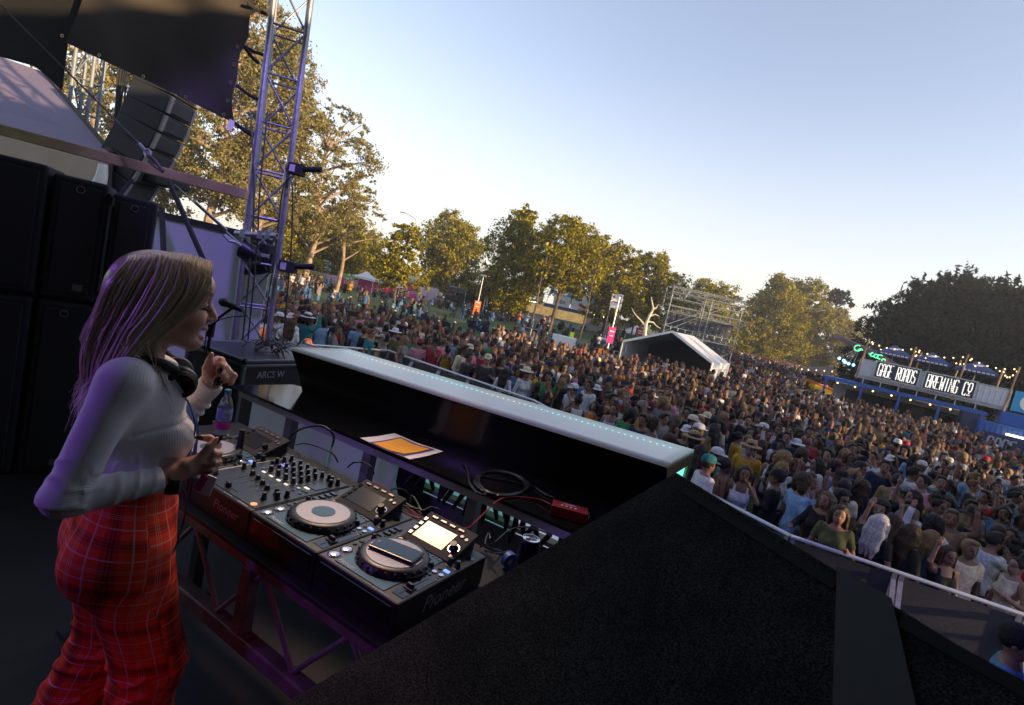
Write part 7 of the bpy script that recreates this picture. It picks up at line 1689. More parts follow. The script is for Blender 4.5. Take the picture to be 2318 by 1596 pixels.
def body_sdf(h, arms, female, infl=0., sit=False):
    s = SDF((-.34, -.42, -.03), (.50, .42, 1.98), h); q = infl; dz = 0
    s.ell((.010, 0, 1.612), (.098 + q, .078 + q, .108 + q), .02); s.ell((.040, 0, 1.545), (.068 + q, .056 + q, .068 + q), .03)
    s.cone((.104, 0, 1.612), (.120, 0, 1.578), .008 + q, .013 + q, .012)
    for y in (-.08, .08): s.ell((.0, y, 1.59), (.018 + q, .012 + q, .030 + q), .008)
    s.ell((.10, 0, 1.535), (.016, .024, .010), .01)
    s.cone((-.012, 0, 1.40), (.0, 0, 1.53), .054 + q, .049 + q, .03)
    w_ = .15 if female else .172
    s.ell((0, 0, 1.27), (.108 + q, w_ + q, .20 + q), .05); s.ell((0, 0, 1.02), (.104 + q, .140 + q, .20 + q), .06); s.ell((-.01, 0, .93), (.12 + q, .165 + q, .13 + q), .05)
    s.cone((-.01, -w_ + .01, 1.385), (-.01, w_ - .01, 1.385), .058 + q, .058 + q, .05)
    if female:
        for y in (-.07, .07): s.ell((.075, y, 1.225), (.07 + q, .07 + q, .075 + q), .04)
    for sg, nm in zip((1, -1), arms):
        E_, H_ = ARM[nm]; S_ = (-.01, sg * (w_ + .015), 1.375); E_ = (E_[0], sg * E_[1], E_[2]); H_ = (H_[0], sg * H_[1], H_[2]); k = .85 if female else 1.
        s.cone(S_, E_, .052 * k + q, .040 * k + q, .03); W = tuple(E_[i] + (H_[i] - E_[i]) * .85 for i in range(3)); s.cone(E_, W, .040 * k + q, .028 * k + q, .02)
        if not infl:
            s.ell(H_, (.042, .032, .042), .02); dv = np.array(H_) - np.array(W); dv /= np.linalg.norm(dv)
            for j in range(4): s.cone(np.array(H_) + dv * .02 + np.array((0, (j - 1.5) * .014, 0)), np.array(H_) + dv * (.085 - .008 * abs(j - 1)) + np.array((.012, (j - 1.5) * .019, 0)), .011, .009, .005)
            s.cone(H_, np.array(H_) + dv * .03 + np.array((.02, -sg * .045, .01)), .014, .010, .01)
    for y in (-.085, .085):
        if sit: s.cone((0, y, .90), (.40, y * 1.3, 1.14), .088 + q, .06 + q, .04); s.cone((.40, y * 1.3, 1.14), (.48, y * 1.2, .78), .06 + q, .042 + q, .03)
        else: s.cone((0, y, .90), (.012, y * 1.08, .50), .088 + q, .058 + q, .04); s.cone((.012, y * 1.08, .50), (-.01, y * 1.12, .07), .058 + q, .040 + q, .03); s.ell((.045, y * 1.12, .035), (.12 + q, .045 + q, .04 + q), .02)
    return s
def hair_sdf(h, style):
    s = SDF((-.30, -.24, 1.0), (.22, .24, 1.98), h)
    if style == 'short': s.ell((-.008, 0, 1.635), (.112, .092, .104), .02); s.ell((.05, 0, 1.715), (.06, .07, .03), .03)
    elif style == 'curly':
        s.ell((-.015, 0, 1.65), (.135, .13, .125), .02); s.ell((-.05, .08, 1.55), (.07, .06, .10), .03); s.ell((-.05, -.08, 1.55), (.07, .06, .10), .03)
        s.warp(lambda X, Y, Z: .010 * np.sin(X * 85) * np.sin(Y * 85 + 1) * np.sin(Z * 85))
    else:
        s.ell((-.008, 0, 1.635), (.113, .094, .106), .02)
        if style == 'long':
            for y in (-.075, 0, .075): s.chain([(-.05, y * .9, 1.63), (-.085, y * 1.1, 1.48), (-.115, y, 1.30), (-.12, y * .9, 1.16)], [.055, .052, .045, .020], .03)
            for y in (-.085, .085): s.chain([(.01, y, 1.62), (.0, y * 1.05, 1.48), (.02, y * 1.0, 1.33)], [.035, .034, .016], .02)
        elif style == 'tail': s.ell((-.115, 0, 1.66), (.04, .04, .04), .02); s.chain([(-.13, 0, 1.66), (-.165, .01, 1.52), (-.15, .02, 1.34)], [.032, .036, .012], .02)
        elif style == 'bun': s.ell((-.06, 0, 1.755), (.055, .06, .05), .015)
        s.warp(lambda X, Y, Z: .005 * np.sin(Y * 120 + X * 60 + 6 * Z))
    face = lambda X, Y, Z: np.minimum(np.minimum(X - .050 - .25 * (Z - 1.60) * (Z > 1.60), 1.690 - Z), 1e9) if style != 'curly' else np.minimum(X - .045, 1.69 - Z)
    s.clip(face)
    if style in ('short', 'tail', 'bun'): s.clip(lambda X, Y, Z: np.where(X > -.09, np.maximum(1.555 + .25 * np.maximum(X + .05, 0) - Z, -.05), -.05) + 0 * Y)
    return s
def tint_of(V):
    t = np.ones((len(V), 3)); x, y, z = V.T
    eye = (x > .075) & (abs(abs(y) - .033) < .017) & (abs(z - 1.612) < .011); t[eye] = (.12, .10, .10)
    br = (x > .07) & (abs(abs(y) - .036) < .024) & (abs(z - 1.640) < .007); t[br] = (.35, .28, .25)
    lip = (x > .088) & (abs(y) < .026) & (abs(z - 1.533) < .009); t[lip] = (.80, .40, .42)
    return t
HQ = .0125
CACHE = {}
def part(kind, *a):
    k = (kind, a)
    if k in CACHE: return CACHE[k]
    if kind == 'body':
        arms, fem = a; s = body_sdf(HQ, arms, fem); V, F = s.mesh(); me = np_mesh('person', V, F, True, None, {'tint': tint_of(V)}); me.materials.append(M['cskin'])
    elif kind == 'hair':
        V, F = hair_sdf(HQ, a[0]).mesh(); me = np_mesh('hair', V, F); me.materials.append(M['chair'])
    elif kind == 'top':
        arms, fem, slv = a; s = body_sdf(HQ, arms, fem, .014)
        def cl(X, Y, Z):
            d = np.maximum(np.maximum(.84 - Z, np.where(abs(Y) < .16, Z - 1.425 - .1 * abs(Y) + .30 * np.maximum(X, 0), -.1)), np.where(abs(Y) < .11, Z - 1.47, -1) )
            if slv == 'none': d = np.maximum(d, np.maximum(abs(Y) - (.135 if fem else .155), np.where(Z > 1.30, .0, -.1) * 0 + (abs(Y) - .16)))
            elif slv == 'strap': d = np.maximum(d, np.maximum(abs(Y) - .15, np.where((Z > 1.32) & (abs(abs(Y) - .095) > .018), .03, -.05)))
            return d
        s.clip(cl)
        if slv == 'short':
            for sg, nm in zip((1, -1), arms):
                E_ = np.array(ARM[nm][0]) * (1, sg, 1); H_ = np.array(ARM[nm][1]) * (1, sg, 1); S_ = np.array((-.01, sg * .19, 1.375)); d = E_ - S_; d /= np.linalg.norm(d); c = S_ + (E_ - S_) * .62
                # remove the forearm and lower upper arm from the garment
                s.clip(lambda X, Y, Z: np.minimum((X - c[0]) * d[0] + (Y - c[1]) * d[1] + (Z - c[2]) * d[2], sg * Y - .175) - .0)
                s.cone(E_, H_, .062, .062, .005, True); s.ell(H_, (.09, .09, .09), .005, None, True)
        elif slv == 'long':
            for sg, nm in zip((1, -1), arms):
                H_ = np.array(ARM[nm][1]) * (1, sg, 1); s.ell(H_, (.05, .05, .05), .01, None, True)
        s.clip(lambda X, Y, Z: np.where((abs(Y) < .10) & (Z > 1.46), .05, -.1) + 0 * X)
        V, F = s.mesh(); me = np_mesh('top', V, F); me.materials.append(M['ctop'])
    elif kind == 'bottom':
        s = SDF((-.25, -.30, -.03), (.3, .30, 1.05), .022); 
        s.ell((-.005, 0, .93), (.136, .182, .12), .04)
        for y in (-.085, .085): s.cone((0, y, .90), (.012, y * 1.08, .50), .104, .078, .03); s.cone((.012, y * 1.08, .50), (-.01, y * 1.12, .10), .076, .062, .02)
        s.clip(lambda X, Y, Z: np.maximum(Z - .985, .06 - Z) + 0 * X + 0 * Y); V, F = s.mesh(); me = np_mesh('trousers', V, F); me.materials.append(M['cbot'])
    elif kind == 'cap':
        b = MB(); b.lathe([(.118, 1.66), (.116, 1.70), (.095, 1.745), (.05, 1.768), (.001, 1.772)], (-.005, 0, 0), 18)
        b.v = [(x * 1.05, y * .86, z) for x, y, z in b.v]
        n0 = len(b.v); b.add([(.085 + .105 * math.sin(a), .083 * math.cos(a), 1.668 - .012 * math.sin(a)) for a in np.linspace(0, math.pi, 9)] + [(.085 + .105 * math.sin(a), .083 * math.cos(a), 1.660 - .014 * math.sin(a)) for a in np.linspace(0, math.pi, 9)], [tuple(range(8, -1, -1)), tuple(range(9, 18))] + [(i, i + 1, i + 10, i + 9) for i in range(8)])
        me = bpy.data.meshes.new('cap'); me.from_pydata(b.v, [], b.f); me.materials.append(M['ctop'])
    elif kind == 'hat':
        b = MB(); b.lathe([(.20, 1.665), (.195, 1.675), (.105, 1.69), (.098, 1.75), (.07, 1.785), (.001, 1.79)], (-.005, 0, 0), 20); me = bpy.data.meshes.new('sun_hat'); me.from_pydata(b.v, [], b.f); me.materials.append(M['ctop'])
    elif kind == 'sunglasses':
        b = MB()
        for y in (-.034, .034): b.ell = b.ball((.103, y, 1.613), .022, 8)
        b.v = [(.103 + (x - .103) * .35 + .004, y, 1.613 + (z - 1.613) * .8) for x, y, z in b.v]
        for y in (-.058, .058): b.beam((.095, y, 1.618), (.0, y * 1.45, 1.615), .004, .008)
        b.beam((.112, -.02, 1.618), (.112, .02, 1.618), .004, .006); me = bpy.data.meshes.new('sunglasses'); me.from_pydata(b.v, [], b.f); me.materials.append(M['gloss'])
    elif kind == 'ear_muffs':
        b = MB()
        for y in (-.10, .10): b.lathe([(.001, -.02), (.045, -.018), (.05, 0), (.045, .018), (.001, .02)], (0, y, 1.60), 12, Matrix.Rotation(R(90), 3, 'X'))
        b.path([(0, .1 * math.cos(a), 1.62 + .115 * math.sin(a)) for a in np.linspace(0, math.pi, 12)], .010, 6); me = bpy.data.meshes.new('ear_muffs'); me.from_pydata(b.v, [], b.f); me.materials.append(M['orange'])
    elif kind == 'phone':
        b = MB(); b.box((.40, .02, 1.52), (.012, .075, .15)); me = bpy.data.meshes.new('phone'); me.from_pydata(b.v, [], b.f); me.materials.append(M['gloss'])
    CACHE[k] = me; return me
SK = {'fair': (.20, .108, .078), 'pale': (.25, .147, .107), 'tan': (.15, .08, .048), 'brown': (.11, .055, .034), 'dark': (.10, .05, .035)}
HC = {'dark': (.014, .010, .008), 'black': (.006, .005, .006), 'brown': (.035, .018, .009), 'blond': (.17, .105, .045), 'ash blond': (.09, .062, .04), 'auburn': (.12, .04, .015), 'silver': (.42, .40, .40)}
TC = {'white': (.50, .50, .55), 'black': (.012, .012, .014), 'charcoal': (.035, .036, .042), 'navy': (.014, .022, .06), 'grey': (.17, .17, .18), 'red': (.34, .02, .03), 'maroon': (.10, .014, .025), 'mustard': (.46, .26, .02), 'olive': (.07, .08, .03), 'light blue': (.22, .36, .55), 'denim blue': (.07, .14, .27), 'pink': (.56, .24, .34), 'cream': (.55, .48, .36), 'green': (.02, .20, .07), 'tan': (.28, .18, .10), 'teal': (.02, .14, .16), 'orange': (.50, .15, .03), 'lilac': (.34, .28, .46), 'fluorescent yellow': (.62, .90, .03)}
TOPW = {'short': 't-shirt', 'long': 'long sleeved top', 'strap': 'strappy top', 'none': 'sleeveless top'}
POSEW = {'up': 'one arm raised', 'phone': 'both hands forward', 'drink': 'holding a hand out', 'cross': 'arms folded', 'rail': 'hands on the rail', 'face': 'hand near face', 'down': ''}
PEOPLE = []
def person(x, y, rz, fem, hair, hc, skin, topc, slv, arms, bot='navy', extra=(), xcol=None, where='', g=None, scale=1., lab=None):
    o = bpy.data.objects.new('person', part('body', arms, fem)); COL.objects.link(o); o.color = (*SK[skin], 1)
    o.location = (x, y, ground(x, y) if g is None else g); o.rotation_euler = (0, 0, rz); o.scale = (scale,) * 3
    def ch(nm, me, c): k = bpy.data.objects.new(nm, me); COL.objects.link(k); k.parent = o; k.color = (*c, 1); return k
    if hair != 'bald': ch('hair', part('hair', hair), HC[hc])
    ch('top', part('top', arms, fem, slv), TC[topc]); ch('trousers', part('bottom'), TC[bot])
    for e_ in extra: ch({'hat': 'sun_hat'}.get(e_, e_), part(e_), TC[xcol or 'white'])
    PEOPLE.append(dict(o=o, fem=fem, hair=hair, hc=hc, topc=topc, slv=slv, arms=arms, extra=extra, xcol=xcol, where=where, lab=lab)); return o
BX = np.array([p.x for p in BARRIER]); BY = np.array([p.y for p in BARRIER])
def bar_y(x): return float(np.interp(x, BX, BY))
TOST = lambda x, y: math.atan2(2.0 - y, -x)
used = []
def spot(hx, hy, *a, dy=0., face=0., z=1.63, **k):
    p_ = atz(hx, hy, z); p_.y += dy; used.append((p_.x, p_.y)); return person(p_.x, p_.y, TOST(p_.x, p_.y) + face, *a, **k)
A = math.pi
D2, UP1, PH, DR, CR, RL, FC = ('down', 'down'), ('up', 'down'), ('phone', 'phone'), ('drink', 'down'), ('cross', 'cross'), ('rail', 'rail'), ('face', 'down')
spot(2251, 1221, False, 'short', 'dark', 'fair', 'white', 'short', ('face', 'face'), 'maroon', face=A * .8, lab='man in white t-shirt with short dark hair seen from behind close to the barrier')
spot(1994, 1182, True, 'long', 'silver', 'fair', 'black', 'short', ('up', 'down'), 'black', face=A * .9, lab='person with long silver blond hair and black top lifting an elbow at the barrier')
spot(2056, 1147, False, 'short', 'dark', 'tan', 'white', 'long', D2, 'navy', ('sunglasses',), face=.3, lab='man in open white shirt and dark sunglasses facing the stage by the barrier')
spot(1871, 1129, True, 'long', 'ash blond', 'fair', 'black', 'long', RL, 'black', face=-.3, lab='person in black jacket leaning on the barrier with long ash blond hair')
spot(1902, 1161, True, 'long', 'brown', 'fair', 'olive', 'short', DR, 'black', face=.2, lab='person with long brown hair holding a cup at the barrier beside the black jacket')
spot(2066, 1204, True, 'long', 'brown', 'fair', 'black', 'long', D2, 'black', face=A * .8, lab='person with long brown hair and black top turned away from the barrier')
spot(1604, 1048, False, 'short', 'dark', 'fair', 'white', 'short', D2, 'navy', ('cap',), 'teal', face=2.2, lab='person in white t-shirt and teal cap just right of the counter end')
spot(1643, 1051, True, 'tail', 'dark', 'tan', 'tan', 'strap', D2, 'navy', face=2.0, lab='person with dark ponytail and tan strappy top right of the teal cap')
spot(1687, 1069, True, 'long', 'brown', 'tan', 'white', 'strap', ('face', 'down'), 'navy', face=.2, lab='smiling person with long brown hair and white straps behind the speaker edge')
spot(1772, 1059, True, 'long', 'blond', 'fair', 'white', 'short', ('up', 'drink'), 'navy', face=1.2, lab='blond person in white top with one bare arm raised above the speaker edge')
spot(1850, 1048, False, 'long', 'dark', 'fair', 'white', 'short', D2, 'navy', ('sunglasses',), face=-1.0, lab='person with long dark hair, glasses and white top looking to the right')
spot(2031, 1088, False, 'short', 'dark', 'fair', 'tan', 'long', D2, 'navy', ('cap',), 'charcoal', face=A, lab='person in tan sweatshirt and charcoal cap seen from behind')
spot(2113, 1077, False, 'short', 'black', 'fair', 'white', 'long', ('up', 'up'), 'navy', face=2.5, lab='person in white long sleeves with both arms raised, seen from behind')
spot(2204, 1098, False, 'short', 'auburn', 'pale', 'charcoal', 'short', ('drink', 'drink'), 'navy', face=1.5, lab='person with short auburn hair and charcoal t-shirt holding both hands forward')
spot(2205, 1170, True, 'long', 'blond', 'pale', 'black', 'short', D2, 'black', ('hat',), 'black', face=1.2, lab='person in wide black hat and black top near the right edge')
spot(2300, 1123, False, 'short', 'dark', 'tan', 'denim blue', 'long', D2, 'navy', face=1.4, lab='person in denim blue jacket with dark hair at the right edge of the crowd')
spot(668, 730, False, 'long', 'brown', 'fair', 'white', 'short', D2, 'navy', face=A, dy=-.3, lab='man in white t-shirt with long brown hair, back to the stage, at the left barrier')
spot(814, 738, False, 'short', 'dark', 'fair', 'light blue', 'short', D2, 'navy', face=A, lab='man in light blue shirt with his back to the stage at the left barrier')
spot(1005, 773, False, 'short', 'ash blond', 'fair', 'pink', 'long', D2, 'navy', face=A, lab='man in pink shirt with his back to the stage at the middle barrier')
spot(840, 753, False, 'short', 'auburn', 'fair', 'teal', 'short', DR, 'navy', ('sunglasses',), face=1.2, lab='man in teal shirt and glasses holding a cup by the left barrier')
spot(917, 768, True, 'long', 'blond', 'fair', 'grey', 'none', ('rail', 'down'), 'navy', face=1.0, lab='person with long blond hair and grey sleeveless top at the left barrier')
spot(973, 768, True, 'long', 'dark', 'tan', 'charcoal', 'strap', D2, 'navy', face=.3, lab='person with long dark hair and charcoal tank top left of the pink shirt')
spot(1113, 810, True, 'curly', 'black', 'brown', 'red', 'long', D2, 'navy', face=.2, lab='person with big black curls and red sweater at the middle barrier')
spot(1138, 812, False, 'short', 'dark', 'fair', 'grey', 'short', D2, 'navy', ('cap',), 'navy', face=A, lab='man in grey t-shirt and navy cap seen from behind beside the red sweater')
spot(1244, 828, False, 'short', 'brown', 'fair', 'red', 'short', D2, 'navy', ('cap',), 'navy', face=1.2, lab='man in red t-shirt and navy cap in the middle of the crowd')
spot(1209, 838, False, 'short', 'brown', 'fair', 'mustard', 'long', PH, 'navy', ('cap',), 'black', face=.3, lab='man in mustard jacket and black cap holding his hands forward')
spot(1349, 853, False, 'short', 'dark', 'fair', 'denim blue', 'long', ('up', 'down'), 'navy', ('cap',), 'charcoal', face=-1.8, lab='man in blue shirt and charcoal cap with one arm raised')
spot(1298, 880, False, 'short', 'dark', 'fair', 'white', 'short', ('face', 'down'), 'navy', ('cap',), 'white', face=-.8, lab='person in white cap and white t-shirt just beyond the glowing counter')
spot(1895, 905, False, 'short', 'silver', 'fair', 'white', 'long', D2, 'white', ('hat',), 'white', face=A, z=1.75, lab='person in all white hooded costume, the left of two')
spot(1916, 918, False, 'short', 'silver', 'fair', 'white', 'long', ('down', 'drink'), 'white', face=2.6, z=1.75, lab='person in all white costume with a dark strap, the right of two')
spot(2150, 937, False, 'short', 'black', 'brown', 'fluorescent yellow', 'short', D2, 'black', face=1.0, lab='guard in fluorescent yellow top standing below the bar')
spot(1727, 969, False, 'short', 'dark', 'fair', 'maroon', 'short', D2, 'navy', ('cap',), 'white', face=-1.5, lab='person in white cap and maroon t-shirt right of the marquee')
spot(1582, 972, True, 'long', 'dark', 'tan', 'grey', 'short', D2, 'navy', ('cap',), 'white', face=1.8, lab='person in white cap with long dark hair just beyond the counter end')
b = MB(); PF = [(BARRIER[0].x, BARRIER[0].y - .1)] + [(q.x, q.y - .1) for q in BARRIER[1:]] + [(BARRIER[-1].x, 1.5), (4.6, 1.5), (4.6, 3.7), (-4.6, 3.7), (BARRIER[0].x, 3.7)]
b.prism(PF, -.3, .012); structure('pit_floor', b, 'deck')
pg = atz(2300, 1452, 1.62); person(pg.x, min(pg.y, bar_y(pg.x) - .5), TOST(pg.x, pg.y) + 1.9, False, 'short', 'black', 'tan', 'denim blue', 'short', ('drink', 'down'), 'black', ('cap',), 'black', g=.0, lab='man in blue t-shirt and black cap inside the barrier at the lower right corner')
spot(1835, 1085, True, 'long', 'brown', 'fair', 'light blue', 'strap', UP1, 'navy', face=1.3, lab='person in light blue strappy top stretching one arm up behind the barrier at right')
pg = atz(696, 775, 1.66); person(pg.x, min(pg.y, bar_y(pg.x) - .5), TOST(pg.x, pg.y) + 2.6, False, 'bald', 'dark', 'fair', 'fluorescent yellow', 'short', D2, 'navy', ('ear_muffs',), 'orange', lab='bald guard with orange ear muffs and yellow vest inside the barrier')
person(g_.x, 40.0, TOST(g_.x, 40) + A, False, 'short', 'black', 'tan', 'fluorescent yellow', 'none', D2, 'black', ('cap',), 'black', g=.35, lab='guard in fluorescent yellow vest and black cap on the raised walkway')
# --- everyone else
rng = np.random.default_rng(11)
cand = []
def occl_line(x): return np.interp(x, [545, 660, 1572, 1575, 1900, 2318], [783, 790, 1022, 1085, 1300, 1545])
mq = (e0 + e1_ + (e0 + bd) + (e1_ + bd)) / 4
def clear(x, y):
    d = Vector((x, y, 0)) - Vector((mq.x, mq.y, 0)); u = d.dot(fd); v = d.dot(Vector((-fd.y, fd.x, 0)))
    if abs(u) < 3.9 and abs(v) < 3.3: return False
    q = Vector((x, y, 0)) - bd0; u = q.dot(bdx); v = q.dot(Vector((-bdx.y, bdx.x, 0)))
    if -1.5 < u < BL + 12 and v > -1.4 and v < 9: return False
    if 12.5 < x < 22 and 51 < y < 55: return False
    return True
SP = .60
for gy in np.arange(5, 46, SP):
    for gx in np.arange(-34, 48, SP):
        x = gx + rng.normal(0, .14) + (SP / 2 if int(gy / SP) % 2 else 0); y = gy + rng.normal(0, .14)
        if y < bar_y(x) + .45 or x < -.86 * y or x > 1.02 * y + 1: continue
        ylim = 18.5 if x < -9 else (23 if x < -1 else (30 if x < 8 else 46))
        if y > ylim + rng.normal(0, 1.5): continue
        if x < 8 and y > 34: continue
        if rng.uniform() < (.10 if y < 24 else .2 + .02 * (y - 24)): continue
        if not clear(x, y): continue
        if any((x - u) ** 2 + (y - v) ** 2 < .16 for u, v in used): continue
        cand.append((x, y, 0))
for gy in np.arange(46, 150, 1.15):
    for gx in np.arange(16, 100, 1.15):
        x = gx + rng.normal(0, .3); y = gy + rng.normal(0, .3)
        if not (.335 * y + 1 < x < .70 * y): continue
        if clear(x, y) and rng.uniform() < .8: cand.append((x, y, 0))
for _ in range(190):
    y = 34 + 36 * rng.uniform() ** 1.1; x = rng.uniform(-.46, .34) * y
    if x > 6 and y < 40: continue
    cand.append((x, y, 1 if rng.uniform() < .82 else 0))
    if rng.uniform() < .75: cand.append((x + rng.uniform(-.9, .9), y + rng.uniform(-.6, .6), cand[-1][2]))
vis = []; rest = []
for (x, y, st) in cand:
    hx, hy, w_ = px((x, y, ground(x, y) + (1.6 if not st else .8)))
    if w_ < 1 or hx < 480 or hx > 2420: continue
    ol = float(occl_line(hx))
    if hy > ol + 70: continue
    (vis if (hy < ol - 8 and 560 < hx < 2310 and not st and y < 32) else rest).append((w_, x, y, st))
vis.sort(); NI = 300 - len(PEOPLE)
rest += vis[NI:]
keys_h, keys_t = ['dark', 'black', 'brown', 'blond', 'ash blond', 'auburn'], list(TC)[:-1]
pw_t = np.array([20, 30, 12, 10, 5, 3, 4, 3, 3, 5, 5, 3, 5, 2, 3, 2, 2, 2], float); pw_t /= pw_t.sum()
def rnd_person():
    fem = bool(rng.uniform() < .52); hair = rng.choice(['long', 'long', 'tail', 'bun', 'curly'] if fem else ['short', 'short', 'short', 'curly']); hc = rng.choice(keys_h, p=[.36, .20, .24, .11, .06, .03])
    arms = [D2, D2, D2, D2, D2, D2, D2, UP1, PH, DR, ('down', 'drink'), DR, CR, FC, FC, ('down', 'up')][rng.integers(16)]
    slv = str(rng.choice(['strap', 'none', 'short', 'long'] if fem else ['short', 'short', 'long']))
    ex = (); xc = None
    if not fem and rng.uniform() < .28: ex = ('cap',); xc = str(rng.choice(['white', 'black', 'navy', 'grey', 'red', 'teal', 'cream', 'maroon']))
    elif rng.uniform() < .04: ex = ('hat',); xc = str(rng.choice(['cream', 'tan', 'white', 'black']))
    if rng.uniform() < .16: ex = ex + ('sunglasses',); xc = xc or 'black'
    return fem, str(hair), str(hc), str(rng.choice(['fair', 'pale', 'tan', 'brown', 'dark'], p=[.42, .22, .24, .08, .04])), str(rng.choice(keys_t, p=pw_t)), slv, arms, str(rng.choice(['navy', 'black', 'charcoal', 'denim blue', 'black'])), ex, xc
for (w_, x, y, st) in vis[:NI]:
    f_ = rng.normal(0, .55) if rng.uniform() < .42 else rng.uniform(-A, A)
    a_ = rnd_person(); person(x, y, TOST(x, y) + f_, *a_[:7], bot=a_[7], extra=a_[8], xcol=a_[9], scale=float(rng.uniform(.93, 1.05)) * (.96 if a_[0] else 1.02))
# labels: look first, then pose, then a neighbour or landmark
def where_of(o):
    x, y = o.location.x, o.location.y; hx, hy, w_ = px((x, y, 1.6))
    if y < bar_y(x) + 1.6: return 'at the barrier'
    if y > 24 and hx < 1000: return 'below the pink hoarding'
    if hx < 800: return 'right of the lattice tower'
    if abs(hx - 1520) < 110 and y > 18: return 'in front of the marquee'
    if hx > 1900 and y > 17: return 'below the bar signs'
    if hx > 1980 and y > 11: return 'near the blue hoarding'
    if hx > 1640 and y > 20: return 'right of the marquee'
    if hx > 1600: return 'behind the front rows at right'
    if hx > 1100: return 'beyond the glowing counter'
    return 'left of the counter'
def look(p, full=True):
    hs = {'long': 'long {} hair', 'short': 'short {} hair', 'tail': '{} ponytail', 'bun': '{} bun', 'curly': '{} curls', 'bald': 'bald head'}[p['hair']].format(p['hc'])
    s_ = 'person in {} {}, {}'.format(p['topc'], TOPW[p['slv']], hs)
    if 'cap' in p['extra']: s_ += ', {} cap'.format(p['xcol'])
    if 'hat' in p['extra']: s_ += ', {} sun hat'.format(p['xcol'])
    if 'sunglasses' in p['extra'] and full: s_ += ', sunglasses'
    return s_
seen = {}
for p in PEOPLE:
    o = p['o']; base = p['lab'] or look(p); o['category'] = 'person'; o['group'] = 'people in the crowd'
    if p['lab']: seen[base] = o; o['label'] = base
for p in PEOPLE:
    if p['lab']: continue
    o = p['o']; base = look(p); pose = next((POSEW[a] for a in p['arms'] if POSEW[a]), ''); opts = []
    wh = where_of(o); opts += [base + (', ' + pose if pose else '') , base + ' ' + wh, base + (', ' + pose if pose else '') + ' ' + wh]
    near = sorted((q for q in PEOPLE if q is not p), key=lambda q: (q['o'].location - o.location).length)[:6]
    for q in near:
        hx, hq = px(o.location + Vector((0, 0, 1.6)))[0], px(q['o'].location + Vector((0, 0, 1.6)))[0]
        opts.append('person in {} {}, {} {}, just {} of one in {} with {} hair'.format(p['topc'], TOPW[p['slv']].split()[-1], p['hc'], {'long': 'hair', 'short': 'hair', 'tail': 'ponytail', 'bun': 'bun', 'curly': 'curls'}[p['hair']], 'left' if hx < hq else 'right', q['topc'], q['hc']))
    for c in opts:
        if c not in seen and len(c.split()) <= 16 and (c != opts[0] or len([1 for q in PEOPLE if q is not p and look(q) == base]) == 0): break
    n_ = 0
    while c in seen and n_ < 5: n_ += 1; c = ' '.join(c.split()[:13]) + [' facing left', ' facing right', ' turned away', ' in shade', ' alone'][n_ - 1]
    seen[c] = o; o['label'] = c
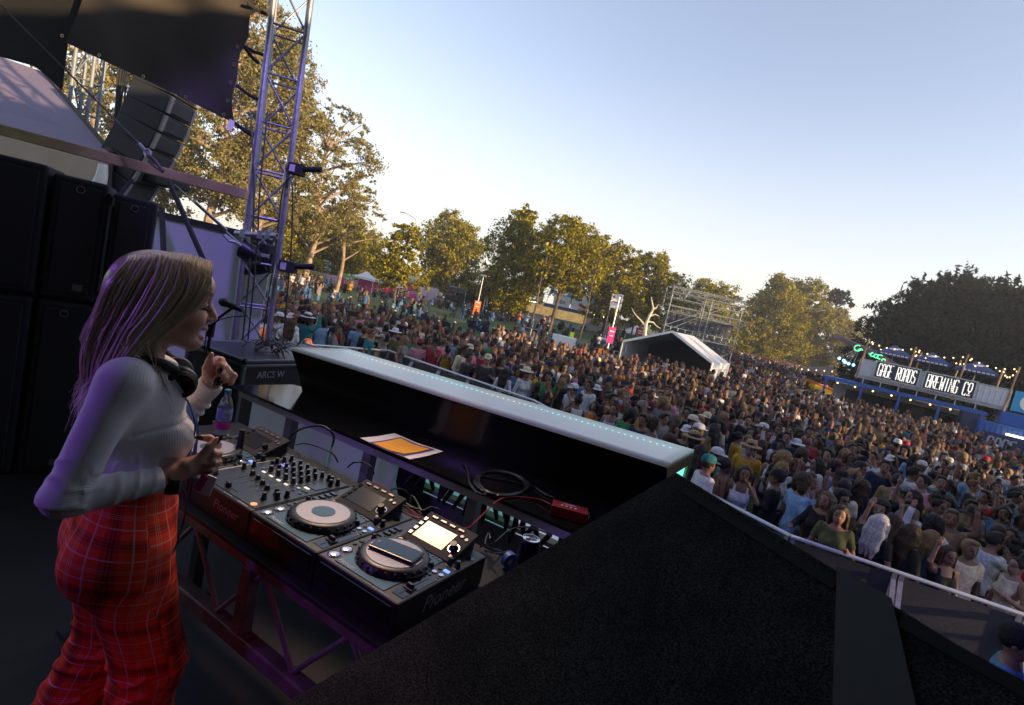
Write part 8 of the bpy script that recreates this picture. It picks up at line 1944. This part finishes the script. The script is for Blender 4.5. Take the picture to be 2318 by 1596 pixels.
# --- the rest of the crowd as one mass
protoV = []
for k, (arms, fem, hair, sit) in enumerate(((D2, False, 'short', False), (D2, True, 'long', False), (DR, False, 'short', False), (DR, True, 'long', False), (FC, True, 'tail', False), (CR, False, 'curly', False), (UP1, False, 'short', False), (PH, True, 'long', False), (DR, False, 'short', True), (PH, True, 'long', True))):
    s = body_sdf(.043, arms, fem, .012, sit); hs = hair_sdf(.043, hair if hair != 'tail' else 'long')
    o_ = np.round((hs.lo - s.lo) / .043).astype(int); hs2 = SDF(s.lo, s.lo + .043 * (s.n - 1), .043)
    V, F = s.mesh(); x, y, z = V.T
    if not sit: keep = z > .55; 
    else: keep = z > -9; V[:, 2] -= .74
    idx = -np.ones(len(V), int); idx[keep] = np.arange(keep.sum()); Fk = F[keep[F].all(1)]; F = idx[Fk]; V0 = np.stack([x, y, z], 1)[keep]; V = V[keep]; x, y, z = V0.T
    lab = np.full(len(V), 2)                                            # 0 skin 1 hair 2 top 3 trousers
    lab[z < .92] = 3
    arm_ = (abs(y) > (.19 if fem else .215)) | ((x > .14) & (z > .95) & (abs(y) < .4)); lab[arm_ & (z > .8) & (z < 1.34)] = 0; lab[(z > 1.44)] = 0; lab[(z > 1.5) & ((x < .03) | (z > 1.70)) & (abs(y) < .15)] = 1
    if fem: lab[(x < -.07) & (z > 1.2) & (z < 1.5) & (abs(y) < .13)] = 1; V[:, 0] -= .04 * ((x < -.06) & (z > 1.15) & (z < 1.5))
    if hair == 'curly': m_ = lab == 1; V[m_, :2] *= 1.18
    if sit: lab[(x > .12) & (z < 1.2) & (lab != 0)] = 3
    protoV.append((V, F, lab))
AV = []; AF = []; AC = []; n0 = 0
for (w_, x, y, st) in rest:
    k = (int(rng.integers(6)) if rng.uniform() < .95 else int(rng.integers(6, 8))) if not st else int(rng.integers(8, 10)); V, F, lab = protoV[k]; a_ = rnd_person(); f_ = TOST(x, y) + (rng.normal(0, .6) if rng.uniform() < .42 else rng.uniform(-A, A)); c, s_ = math.cos(f_), math.sin(f_); sc_ = rng.uniform(.92, 1.05)
    W = V * sc_; g = ground(x, y); AV.append(np.stack([x + c * W[:, 0] - s_ * W[:, 1], y + s_ * W[:, 0] + c * W[:, 1], g + W[:, 2]], 1)); AF.append(F + n0); n0 += len(V)
    AC.append(.86 * np.array([SK[a_[3]], HC[a_[2]] if not a_[8] or rng.uniform() < .5 else TC[a_[9] or 'white'], TC[a_[4]], TC[a_[7]]])[lab])
me = np_mesh('crowd', np.concatenate(AV), np.concatenate(AF), True, None, {'col': np.concatenate(AC)})
o = link('crowd', me, info_mat('crowd_mass', .85, .2, 14, 'col')); tag(o, 'dense crowd of people filling the lawn behind the nearer rows', 'crowd', kind='stuff')
print('individuals', len(PEOPLE), 'rest', len(rest), 'verts', n0)
# ------------------------------------------------------------------ evening haze over the whole ground
b = MB(); b.box((10, 60, 14), (420, 520, 36))
hz = b.build('haze'); tag(hz, kind='stuff')
hm = bpy.data.materials.new('haze'); hm.use_nodes = True; n = hm.node_tree.nodes; n.remove(n['Principled BSDF'])
pv = n.new('ShaderNodeVolumePrincipled'); pv.inputs['Color'].default_value = (.80, .84, .95, 1); pv.inputs['Density'].default_value = .0008; pv.inputs['Anisotropy'].default_value = .3
hm.node_tree.links.new(pv.outputs[0], n['Material Output'].inputs['Volume'])
hz.data.materials.append(hm)
